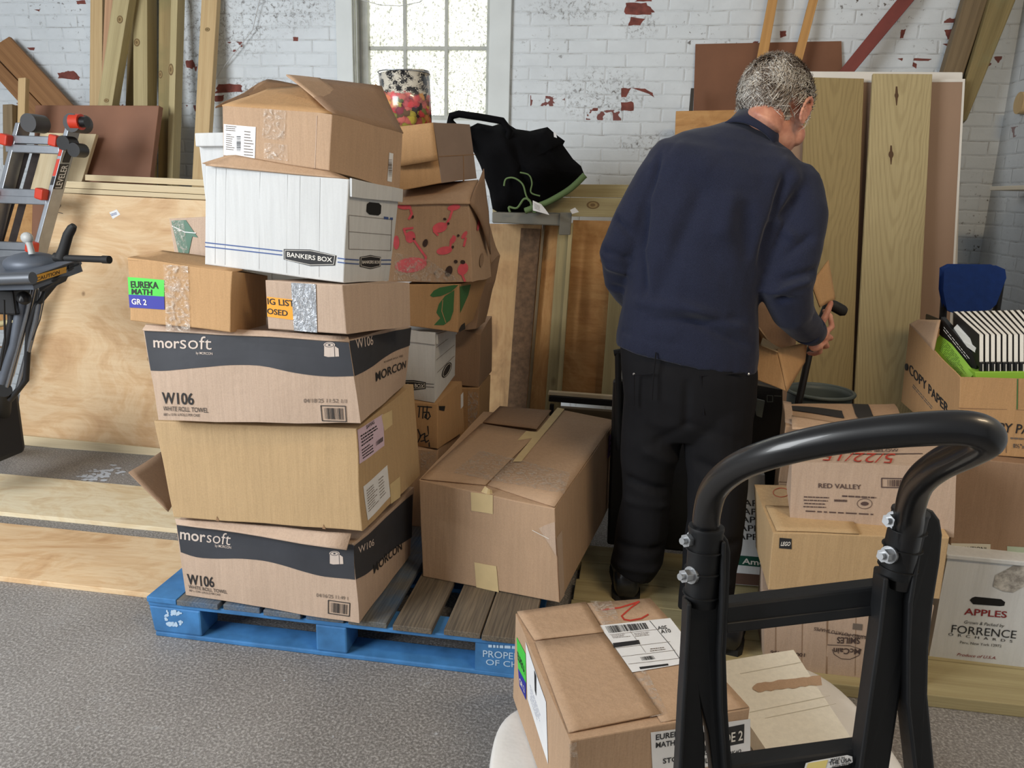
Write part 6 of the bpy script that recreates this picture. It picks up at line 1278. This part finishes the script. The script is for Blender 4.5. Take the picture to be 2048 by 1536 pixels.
f.poly(mb, P_, 0, .009); f.poly(mb, [(1604, 1537), (1610, 1519), (1650, 1512), (1644, 1531)], 1, .0094); f.text(mb, 'MADE IN', (1656, 1515), (1683, 1510), (1655, 1510), 2, .03, .0096); f.text(mb, 'THE USA', (1652, 1523), (1696, 1515), (1651, 1516), 2, .05, .0096); f.text(mb, 'WITH PRIDE', (1658, 1529), (1694, 1522), (1657, 1524), 2, .03, .0096)
mb.build('maker_sticker', [PAPER, plain('pale_yellow_flag', (226, 208, 130), .6), INK], lcb)
# wheels and toe plate, below the picture edge
lo = [D(1362, 2200, .98), D(1895, 2200, .99)]
g0, g1 = V((lo[0].x, lo[0].y, .11)), V((lo[1].x, lo[1].y, .11))
mb = MB(); mb.tube([g0-_rt*.05, g1+_rt*.05], .010, 12); mb.build('axle', STEEL, ht)
for g, s_ in ((g0, -1), (g1, 1)):
    mb = MB(); mb.tube([g+_rt*s_*.03, g+_rt*s_*.075], .11, 32); mb.build('wheel', BLACK_R, ht, .012)
mb = MB(); mb.box((g0+g1)/2+V((.0, .10, -.095)), .30, .2, .012); mb.build('toe_plate', TC, ht, .002)
# ==================================================================
# person
# ==================================================================
def remesh(mb, voxel, smooth=2, fac=.5, disp=None, name='m'):
    me = bpy.data.meshes.new(name); me.from_pydata(mb.v, [], mb.f); me.update()
    o = bpy.data.objects.new(name, me); COL.objects.link(o)
    r = o.modifiers.new('r', 'REMESH'); r.mode = 'VOXEL'; r.voxel_size = voxel
    if smooth: s = o.modifiers.new('s', 'SMOOTH'); s.iterations = smooth; s.factor = fac
    dg = bpy.context.evaluated_depsgraph_get(); nm = bpy.data.meshes.new_from_object(o.evaluated_get(dg))
    bpy.data.objects.remove(o); bpy.data.meshes.remove(me)
    if disp:
        ns = [v.normal.copy() for v in nm.vertices]
        for v, n in zip(nm.vertices, ns): v.co = v.co + n*disp(v.co, n)
    nm.polygons.foreach_set('use_smooth', [True]*len(nm.polygons)); nm.update(); return nm
def meshobj(name, nm, mats, root=None, label=None):
    org = root.location if root else None
    o = bpy.data.objects.new(name, nm); COL.objects.link(o); nm.materials.clear()
    for m in mats: nm.materials.append(m)
    return o
def ring_loft(mb, rings, n=28, p=2.3):
    """rings: (x px, y px, half width px, world y, half depth, tilt px across)"""
    vs = []
    for (x, y, hw, wy, hd, tl) in rings:
        c = at(x, y, y=wy); a = at(x+hw, y+tl/2, y=wy)-c; b = V((0, hd, 0))
        for j in range(n):
            t = 2*pi*j/n; cx, sy = cos(t), sin(t); e = 2/p
            vs.append(c+a*(abs(cx)**e*(1 if cx > 0 else -1))+b*(abs(sy)**e*(1 if sy > 0 else -1)))
    k = len(rings); fs = [(i*n+j, i*n+(j+1) % n, (i+1)*n+(j+1) % n, (i+1)*n+j) for i in range(k-1) for j in range(n)]
    fs += [tuple(range(n))[::-1], tuple(range((k-1)*n, k*n))]; mb.add(vs, fs)
def limb(mb, pts, n=16, grow=0, end=True): mb.tube([at(x, y, y=wy) for x, y, wy, r in pts], [r+grow for *_, r in pts], n); [mb.ball(at(x, y, y=wy), r+grow, 0, 12) for x, y, wy, r in ((pts[0], pts[-1]) if end else (pts[0],))]
torso = [(1373, 716, 143, 2.45, .135, 58), (1375, 690, 144, 2.45, .14, 50), (1378, 650, 140, 2.45, .14, 34), (1381, 600, 134, 2.45, .138, 22), (1393, 530, 138, 2.455, .14, 10), (1410, 460, 150, 2.465, .14, 10), (1430, 395, 162, 2.48, .135, 20), (1450, 345, 168, 2.49, .125, 36), (1458, 308, 148, 2.51, .112, 40), (1470, 284, 112, 2.53, .095, 36), (1490, 268, 66, 2.55, .078, 36), (1502, 256, 44, 2.565, .060, 36)]
armL = [(1340, 322, 2.50, .066), (1298, 395, 2.48, .070), (1262, 455, 2.46, .066), (1238, 508, 2.45, .060), (1243, 556, 2.50, .056), (1276, 606, 2.60, .050), (1312, 640, 2.70, .042)]
armR = [(1592, 372, 2.50, .074), (1600, 430, 2.47, .075), (1592, 500, 2.44, .074), (1568, 578, 2.41, .076), (1585, 622, 2.46, .064), (1606, 650, 2.53, .052), (1622, 662, 2.57, .044)]
hipsR = [(1374, 690, 134, 2.45, .125, 40), (1375, 740, 137, 2.45, .132, 30), (1376, 790, 136, 2.45, .13, 20), (1376, 835, 130, 2.455, .12, 10), (1376, 872, 112, 2.455, .085, 0)]
legL = [(1312, 800, 2.46, .110), (1302, 870, 2.46, .098), (1296, 940, 2.47, .088), (1291, 1000, 2.48, .085), (1285, 1060, 2.49, .090), (1276, 1110, 2.49, .090), (1262, 1142, 2.49, .076)]
legR = [(1438, 800, 2.45, .112), (1437, 880, 2.44, .106), (1436, 960, 2.42, .096), (1432, 1040, 2.39, .092), (1422, 1120, 2.35, .090), (1412, 1190, 2.31, .088), (1408, 1226, 2.29, .082)]
# head frame
HF = V((.50, .66, -.62)).normalized(); HU = V((.20, .52, .85)); HU = (HU-HF*HF.dot(HU)).normalized(); HR = HF.cross(HU).normalized()
HC = at(1550, 224, y=2.60); HS = 1.18
def hl(r, f, u): return HC+(HR*r+HF*f+HU*u)*HS
HM = Matrix((HR, HF, HU)).transposed()
def hb(mb, c, r, n=24, rot=None): mb.ball(hl(*c), tuple(x*HS for x in r), 0, n, HM @ (rot or Matrix.Identity(3)))
body = MB()
ring_loft(body, [(x, y, hw-26, wy, hd-.042, tl) for x, y, hw, wy, hd, tl in torso[1:-2]]+[(1500, 250, 40, 2.565, .055, 20)]); limb(body, armL[:-1], grow=-.030); limb(body, armR[:-1], grow=-.034); body.tube([at(*armR[-2][:2], y=armR[-2][2]), at(*armR[-1][:2], y=armR[-1][2])], [.026, .027], 14); body.tube([at(*armL[-2][:2], y=armL[-2][2]), at(*armL[-1][:2], y=armL[-1][2])], [.026, .027], 14)
ring_loft(body, [(x, y, hw-26, wy, hd-.065, tl) for x, y, hw, wy, hd, tl in hipsR[:-1]]); limb(body, legL[1:-1], grow=-.040); limb(body, legR[1:-1], grow=-.040)
hb(body, (0, -.012, .030), (.078, .100, .092)); hb(body, (0, .028, -.045), (.060, .066, .070)); hb(body, (0, .068, -.098), (.030, .024, .020)); hb(body, (0, .100, -.022), (.013, .020, .028))
hb(body, (0, .082, .010), (.052, .018, .014)); hb(body, (0, .088, -.064), (.024, .012, .008)); hb(body, (0, .09, -.076), (.020, .012, .007))
for s in (-1, 1):
    hb(body, (s*.050, .055, -.040), (.020, .022, .030))
    for k in range(14):   # ear rim
        t = 2*pi*k/14; hb(body, (s*(.090+.006*sin(t)), -.008-.017*cos(t)-.004, -.022+.032*sin(t)), (.0055, .0065, .0065), 8)
    hb(body, (s*.085, -.008, -.022), (.006, .015, .028), 10); hb(body, (s*.086, -.002, -.052), (.006, .007, .009), 8)
body.tube([hl(0, -.030, -.010), hl(0, -.040, -.07), at(1505, 262, y=2.565), at(1490, 300, y=2.54)], [.062, .058, .060, .066], 20)
# hands
def hand(mb, wrist, palm, side, fingers, thumb):
    mb.tube([wrist, (wrist+palm)/2, palm], [(.027, .021), (.034, .019), (.040, .017)], 16, up=side); mb.ball(palm, .026, 0, 12)
    for ch in fingers+[thumb]:
        r = ch[0]; mb.tube(ch[1], [r, r*.97, r*.9, r*.8][:len(ch[1])], 10); mb.ball(ch[1][-1], r*.8, 0, 8); [mb.ball(q, r*1.02, 0, 8) for q in ch[1][1:-1]]
W = at(1622, 664, y=2.58); Pm = at(1643, 668, y=2.62)
fg = []
for k, (a, b_, c_, d_) in enumerate((((1652, 664, 2.62), (1664, 654, 2.64), (1660, 632, 2.66), (1648, 622, 2.67)), ((1652, 674, 2.62), (1661, 676, 2.655), (1652, 668, 2.69), (1640, 662, 2.70)),
        ((1648, 684, 2.61), (1654, 692, 2.65), (1643, 694, 2.68), (1630, 692, 2.69)), ((1641, 692, 2.60), (1640, 704, 2.63), (1628, 708, 2.66), (1617, 706, 2.665)))):
    fg.append(((.0105, .0105, .010, .009)[k], [at(a[0], a[1], y=a[2]), at(b_[0], b_[1], y=b_[2]), at(c_[0], c_[1], y=c_[2]), at(d_[0], d_[1], y=d_[2])]))
th = (.0115, [at(1638, 655, y=2.60), at(1648, 638, y=2.595), at(1656, 620, y=2.605), at(1662, 606, y=2.62)])
hand(body, W, Pm, (0, 0, 1), fg, th)
body.ball(at(1630, 690, y=2.60), (.022, .018, .022), 0, 12)
W = at(1316, 642, y=2.71); Pm = at(1336, 652, y=2.78); fg = []
for k in range(4):
    z_ = -8+6*k; fg.append((.009, [at(1342, 650+z_, y=2.80), at(1362, 652+z_, y=2.84), at(1384, 660+z_, y=2.85), at(1396, 668+z_, y=2.83)]))
hand(body, W, Pm, (0, 0, 1), fg, (.0105, [at(1330, 640, y=2.76), at(1346, 632, y=2.78), at(1362, 632, y=2.79), at(1374, 636, y=2.80)]))
for s_, (x, y, wy) in ((0, (1262, 1170, 2.50)), (1, (1410, 1258, 2.29))): pass
m, nt, b = newmat('skin'); b.inputs['Roughness'].default_value = .5; b.inputs['Subsurface Weight'].default_value = .12; b.inputs['Subsurface Radius'].default_value = (.02, .008, .004)
n_ = noiseT(nt, coords(nt), 22, 4, .6); nt.links.new(ramp(nt, n_, [(.35, (178, 118, 98)), (.6, (206, 150, 126))]), b.inputs['Base Color']); bump(nt, b, noiseT(nt, coords(nt), 130, 2), .12, .003); SKIN = m
nm = remesh(body, .0045, 2, .5)
org = V((at(1340, 1230, z=.04).x, 2.42, PZ))
for v in nm.vertices: v.co -= org
per = bpy.data.objects.new('person', nm); COL.objects.link(per); nm.materials.append(SKIN); per.location = org
tag(per, 'grey haired man in a navy sweater and black trousers, bent over boxes, seen from behind', 'person')
def child(name, nm, mats, label=None, off=True):
    if off:
        for v in nm.vertices: v.co -= org
    nm.materials.clear(); [nm.materials.append(m) for m in mats]
    o = bpy.data.objects.new(name, nm); COL.objects.link(o); o.parent = per
    if label: o['label'] = label
    return o
# fold lines in world space: (a, b, width, amplitude)
def FL(*a): return [(at(x0, y0, y=w0), at(x1, y1, y=w1), wd, am*1.7) for (x0, y0, w0, x1, y1, w1, wd, am) in a]
folds = FL((1410, 370, 2.33, 1352, 505, 2.32, .028, -.012), (1352, 505, 2.32, 1310, 600, 2.32, .03, -.008), (1470, 380, 2.34, 1440, 480, 2.32, .03, .010), (1490, 400, 2.34, 1500, 520, 2.32, .03, -.010),
    (1322, 300, 2.42, 1292, 400, 2.38, .010, -.012), (1292, 400, 2.38, 1282, 500, 2.36, .014, -.016), (1282, 500, 2.36, 1290, 590, 2.36, .014, -.010),
    (1572, 345, 2.40, 1548, 440, 2.36, .014, -.014), (1548, 440, 2.36, 1530, 540, 2.34, .018, -.020), (1605, 385, 2.40, 1560, 440, 2.38, .016, -.010), (1560, 440, 2.37, 1590, 480, 2.37, .012, .010),
    (1625, 470, 2.38, 1560, 520, 2.34, .014, -.010), (1635, 540, 2.38, 1540, 565, 2.32, .012, -.011), (1620, 560, 2.36, 1545, 590, 2.32, .010, .010), (1600, 590, 2.38, 1540, 610, 2.33, .010, -.010), (1630, 630, 2.46, 1580, 650, 2.44, .010, -.008),
    (1255, 600, 2.36, 1420, 625, 2.31, .018, .008), (1300, 640, 2.33, 1500, 640, 2.32, .014, -.007), (1350, 600, 2.31, 1510, 668, 2.33, .016, .009), (1380, 640, 2.31, 1515, 700, 2.34, .012, -.008), (1240, 660, 2.40, 1360, 690, 2.31, .012, -.005),
    (1225, 430, 2.42, 1265, 470, 2.40, .012, -.010), (1205, 500, 2.42, 1262, 520, 2.40, .012, -.012), (1210, 530, 2.42, 1268, 548, 2.42, .012, .008), (1225, 570, 2.46, 1275, 580, 2.48, .010, -.008),
    (1440, 280, 2.46, 1570, 292, 2.48, .006, -.004), (1340, 300, 2.42, 1430, 330, 2.36, .04, .006), (1560, 320, 2.42, 1600, 360, 2.42, .03, .006))
def fold_disp(p, n):
    d = noise.noise(p*7)*.006 + noise.noise(V((p.x*16+p.z*8, p.y*9, p.z*6-p.x*5)))*.0035 + noise.noise(p*34)*.0010
    for a, b_, wd, am in folds:
        ab = b_-a; t = max(0, min(1, (p-a).dot(ab)/ab.length_squared)); e = (p-(a+ab*t)); e.y *= .45; L = e.length/wd
        if L < 3: d += am*math.exp(-L*L)*(1-abs(2*t-1)**4*.7)
    return d
sw = MB(); ring_loft(sw, torso); limb(sw, armL, 20, .002); limb(sw, armR, 20, .002)
m, nt, b = newmat('navy_knit'); b.inputs['Roughness'].default_value = .92; b.inputs['Sheen Weight'].default_value = .12; b.inputs['Specular IOR Level'].default_value = .15
n_ = noiseT(nt, coords(nt), 700, 2, .5); n2_ = noiseT(nt, coords(nt), 8, 3, .5); c = mix(nt, .4, ramp(nt, n_, [(.35, (25, 28, 43)), (.65, (44, 49, 70))]), ramp(nt, n2_, [(.3, (29, 33, 50)), (.7, (38, 43, 63))])); nt.links.new(c, b.inputs['Base Color']); bump(nt, b, n_, .3, .002); NAVY = m
child('sweater', remesh(sw, .0075, 3, .5, fold_disp), [NAVY])
mb = MB(); ca, cb_ = at(1493, 290, y=2.545), at(1517, 252, y=2.580); R2 = [.066, .070, .069, .066]
mb.tube([ca, ca+(cb_-ca)*.5, cb_], [.094, .080, .074], 32, caps=False); nmx = mb
me = bpy.data.meshes.new('collar'); me.from_pydata(mb.v, [], mb.f); me.polygons.foreach_set('use_smooth', [True]*len(me.polygons)); o = child('collar', me, [NAVY]); s_ = o.modifiers.new('t', 'SOLIDIFY'); s_.thickness = .006; s_.offset = 1
for pts, r, rad in ((armR, .048, 2), (armL, .045, 2)):
    mb = MB(); a = at(*pts[-1][:2], y=pts[-1][2]); b_ = at(*pts[-2][:2], y=pts[-2][2]); d_ = (a-b_).normalized(); mb.tube([a-d_*.025, a+d_*.005, a+d_*.022], [r+.004, r, r-.004], 24, caps=False); me = bpy.data.meshes.new('cuff'); me.from_pydata(mb.v, [], mb.f); me.polygons.foreach_set('use_smooth', [True]*len(me.polygons)); o = child('cuff', me, [NAVY]); o.modifiers.new('t', 'SOLIDIFY').thickness = .004
# trousers
tf_ = FL((1300, 900, 2.38, 1360, 930, 2.40, .02, .008), (1260, 960, 2.40, 1340, 985, 2.40, .016, -.010), (1255, 1000, 2.42, 1335, 1010, 2.42, .014, .006), (1240, 1090, 2.42, 1330, 1100, 2.42, .014, -.010), (1230, 1130, 2.42, 1320, 1140, 2.42, .012, .008),
    (1400, 930, 2.34, 1490, 950, 2.36, .02, -.008), (1380, 1080, 2.30, 1480, 1090, 2.30, .016, -.009), (1370, 1160, 2.26, 1460, 1170, 2.26, .014, .008), (1350, 1220, 2.24, 1450, 1215, 2.22, .012, -.008), (1375, 770, 2.30, 1372, 850, 2.34, .012, -.006), (1372, 850, 2.34, 1300, 890, 2.38, .016, -.003), (1385, 850, 2.34, 1480, 880, 2.36, .016, -.003))
def tdisp(p, n):
    d = noise.noise(p*6)*.008 + noise.noise(V((p.x*12+p.z*6, p.y*12, p.z*14)))*.003
    for a, b_, wd, am in tf_:
        ab = b_-a; t = max(0, min(1, (p-a).dot(ab)/ab.length_squared)); e = (p-(a+ab*t)); e.y *= .5; L = e.length/wd
        if L < 3: d += am*math.exp(-L*L)
    return d
tr = MB(); ring_loft(tr, hipsR); limb(tr, legL, 20, end=False); limb(tr, legR, 20, end=False)
DEN = plain('black_denim', (20, 20, 23), .85, var=.2, scale=7, bmp=.1, spec=.2)
child('trousers', remesh(tr, .008, 3, .5, tdisp), [DEN])
mb = MB()
for (x, y, wy) in ((1497, 748, 2.365), (1268, 748, 2.36)): mb.ball(at(x, y, y=wy), .0045, 0, 10)
me = bpy.data.meshes.new('rivets'); me.from_pydata(mb.v, [], mb.f); child('rivets', me, [STEEL])
mb = MB(); Fp = lambda pts: [at(x, y, y=wy) for x, y, wy in pts]
for pts in (((1312, 705, 2.315), (1306, 760, 2.315), (1304, 800, 2.318)), ((1268, 750, 2.335), (1268, 812, 2.345)), ((1268, 750, 2.335), (1304, 748, 2.318)), ((1400, 752, 2.315), (1490, 746, 2.34)), ((1402, 752, 2.315), (1408, 830, 2.325))): mb.tube(Fp(pts), .0022, 6)
me = bpy.data.meshes.new('seams'); me.from_pydata(mb.v, [], mb.f); child('seams', me, [plain('faded_seam', (27, 27, 30), .95, spec=.1)])
# shoes
SHOE = plain('black_leather', (20, 22, 26), .28, bmp=.12, spec=.6); SOLE = plain('rubber_sole', (16, 16, 17), .7)
def shoe(heel, dirv, name='shoe'):
    d = V(dirv).normalized(); s = V((0, 0, 1)).cross(d); mb = MB(); L = .29
    prof = [(0, .032, .004, .085), (.02, .044, .002, .12), (.07, .046, .002, .125), (.11, .040, .012, .085), (.16, .045, .012, .068), (.21, .050, .012, .055), (.255, .044, .014, .044), (.285, .024, .018, .034)]
    vs = []; n = 18
    for (t, hw, z0, z1) in prof:
        for j in range(n):
            a = 2*pi*j/n; cz = (z0+z1)/2; hz = (z1-z0)/2; c_, s_ = cos(a), sin(a)
            vs.append(heel+d*t+s*hw*(abs(c_)**.8*(1 if c_ > 0 else -1))+V((0, 0, cz+hz*(abs(s_)**.8*(1 if s_ > 0 else -1)))))
    k = len(prof); mb.add(vs, [(i*n+j, i*n+(j+1) % n, (i+1)*n+(j+1) % n, (i+1)*n+j) for i in range(k-1) for j in range(n)]+[tuple(range(n))[::-1], tuple(range((k-1)*n, k*n))], 0, True)
    mb.tube([heel+d*.05+V((0, 0, .07)), heel+d*.055+V((0, 0, .14))], [.042, .046], 18, 0)
    so = [heel+d*t+s*(hw+.004)*q for q in (1, -1) for (t, hw, *_) in (prof if q == 1 else prof[::-1])]; nn = len(so)
    mb.add(so+[p+V((0, 0, .02)) for p in so], [tuple(range(nn))[::-1], tuple(range(nn, 2*nn))]+[(i, (i+1) % nn, (i+1) % nn+nn, i+nn) for i in range(nn)], 1)
    me = bpy.data.meshes.new(name); me.from_pydata(mb.v, [], mb.f); me.polygons.foreach_set('material_index', mb.m); me.polygons.foreach_set('use_smooth', mb.s)
    for v in me.vertices: v.co -= org
    me.materials.append(SHOE); me.materials.append(SOLE); o = bpy.data.objects.new(name, me); COL.objects.link(o); o.parent = per
shoe(at(1252, 1204, z=PZ), (-.05, 1, 0)); shoe(V((.358, 2.175, PZ)), (.20, .98, 0))
# hair
HM1 = plain('hair_white', (228, 224, 216), .45); HM2 = plain('hair_grey', (166, 156, 146), .5); HM3 = plain('hair_dark', (104, 88, 76), .55)
rr = random.Random(11); mb = MB()
def scalp(th, ph, off=0):   # th from top, ph around (0 = face)
    d = V((sin(th)*sin(ph), sin(th)*cos(ph), cos(th))); return V((0, -.012, .030))+V((d.x*(.079+off), d.y*(.101+off), d.z*(.093+off))), d
count = 0
while count < 5200:
    th = math.acos(rr.uniform(-.80, 1)); ph = rr.uniform(-pi, pi); c0, d = scalp(th, ph)
    if d.y > .62 and d.z < .75: continue
    if d.y > .05 and d.z < -.12: continue
    if abs(d.x) > .72 and d.z < -.05 and d.y > -.42: continue
    crown = d.z > .72
    if crown and rr.random() < .45: continue
    if d.y > .35 and d.z > .4 and rr.random() < .4: continue
    # comb direction: down and back, over the crown from his left to right
    flow = V((.25*(1 if d.x > 0 else -1)+.35*(d.z > .5), -.75 if d.z > .1 else -.45, -.55 if d.z < .6 else -.1)) + V((rr.gauss(0, .22), rr.gauss(0, .22), rr.gauss(0, .18)))
    if d.z < .1: flow = V((.55*(1 if d.x > .0 else -1)*(-1 if d.y < -.4 else .2), -.3, -.9)) + V((rr.gauss(0, .3), rr.gauss(0, .2), rr.gauss(0, .2)))
    nv_ = noise.noise_vector(c0*22)*.9; flow = flow+V((nv_.x, nv_.y*.5, nv_.z*.6)); L = rr.uniform(.035, .080); p = c0+d*.002; pts = [p]
    for k in range(4):
        rel = V(((p.x)/.079, (p.y+.012)/.101, (p.z-.030)/.093)); nn = rel.normalized(); f_ = (flow-nn*flow.dot(nn)).normalized(); p = p+f_*L/4
        rel = V(((p.x)/.079, (p.y+.012)/.101, (p.z-.030)/.093)); lift = 1+(.05+.05*k+rr.uniform(-.02, .06))*(1 if p.z > -.02 else 1.3); q = rel.normalized()*max(lift, 1.02)
        p = V((q.x*.079, q.y*.101-.012, q.z*.093+.030)) if p.z > -.03 else p+nn*.002; pts.append(p)
    nz_ = noise.noise(c0*38+V((3, 1, 7)))*1.6+rr.gauss(0, .22)-(.28 if d.z > .55 else -.12); m_ = 0 if nz_ > .18 else (1 if nz_ > -.35 else 2)
    P_ = [hl(*q) for q in pts]; w0 = rr.uniform(.0008, .0018)
    mb.tube(P_, [w0*1.1, w0, w0*.9, w0*.7, w0*.25], 3, m_, caps=False); count += 1
me = bpy.data.meshes.new('hair'); me.from_pydata(mb.v, [], mb.f); me.polygons.foreach_set('material_index', mb.m); me.polygons.foreach_set('use_smooth', mb.s)
for v in me.vertices: v.co -= org
for m_ in (HM1, HM2, HM3): me.materials.append(m_)
hair = bpy.data.objects.new('hair', me); COL.objects.link(hair); hair.parent = per; hair['kind'] = 'stuff'
# thin under layer of hair at the back and sides
mb = MB(); vs = []; nu, nv = 48, 26; idx = {}
for j in range(nv+1):
    for i in range(nu+1):
        th = .55+(2.46-.55)*j/nv; ph = pi*(-1+2*i/nu)
        q, d = scalp(th, ph, .003+.0025*noise.noise(V((ph*4, th*3, 1)))); idx[i, j] = (len(vs), d); vs.append(hl(*q))
fs = []
for j in range(nv):
    for i in range(nu):
        d = idx[i, j][1]
        if (d.y > .5) or (d.y > .0 and d.z < -.1) or (abs(d.x) > .72 and d.z < -.05 and d.y > -.45) or d.z < -.78: continue
        fs.append((idx[i, j][0], idx[i+1, j][0], idx[i+1, j+1][0], idx[i, j+1][0]))
me = bpy.data.meshes.new('under_hair'); me.from_pydata(vs, [], fs); me.polygons.foreach_set('use_smooth', [True]*len(fs))
m, nt, b = newmat('hair_base'); b.inputs['Roughness'].default_value = .7; n_ = noiseT(nt, coords(nt, (1, 1, .35)), 120, 3, .6); nt.links.new(ramp(nt, n_, [(.35, (120, 106, 96)), (.62, (188, 180, 170))]), b.inputs['Base Color']); bump(nt, b, n_, .6, .004)
child('hair_base', me, [m])
EYE = plain('eye_white', (226, 222, 214), .2); IRIS = plain('iris', (60, 70, 80), .2)
for s in (-1, 1):
    mb = MB(); mb.ball(hl(s*.030, .078, -.008), .0135, 0, 14); mb.ball(hl(s*.030, .0885, -.009), .006, 1, 10); me = bpy.data.meshes.new('eye'); me.from_pydata(mb.v, [], mb.f); me.polygons.foreach_set('material_index', mb.m)
    for v in me.vertices: v.co -= org
    me.materials.append(EYE); me.materials.append(IRIS); o = bpy.data.objects.new('eye', me); COL.objects.link(o); o.parent = per
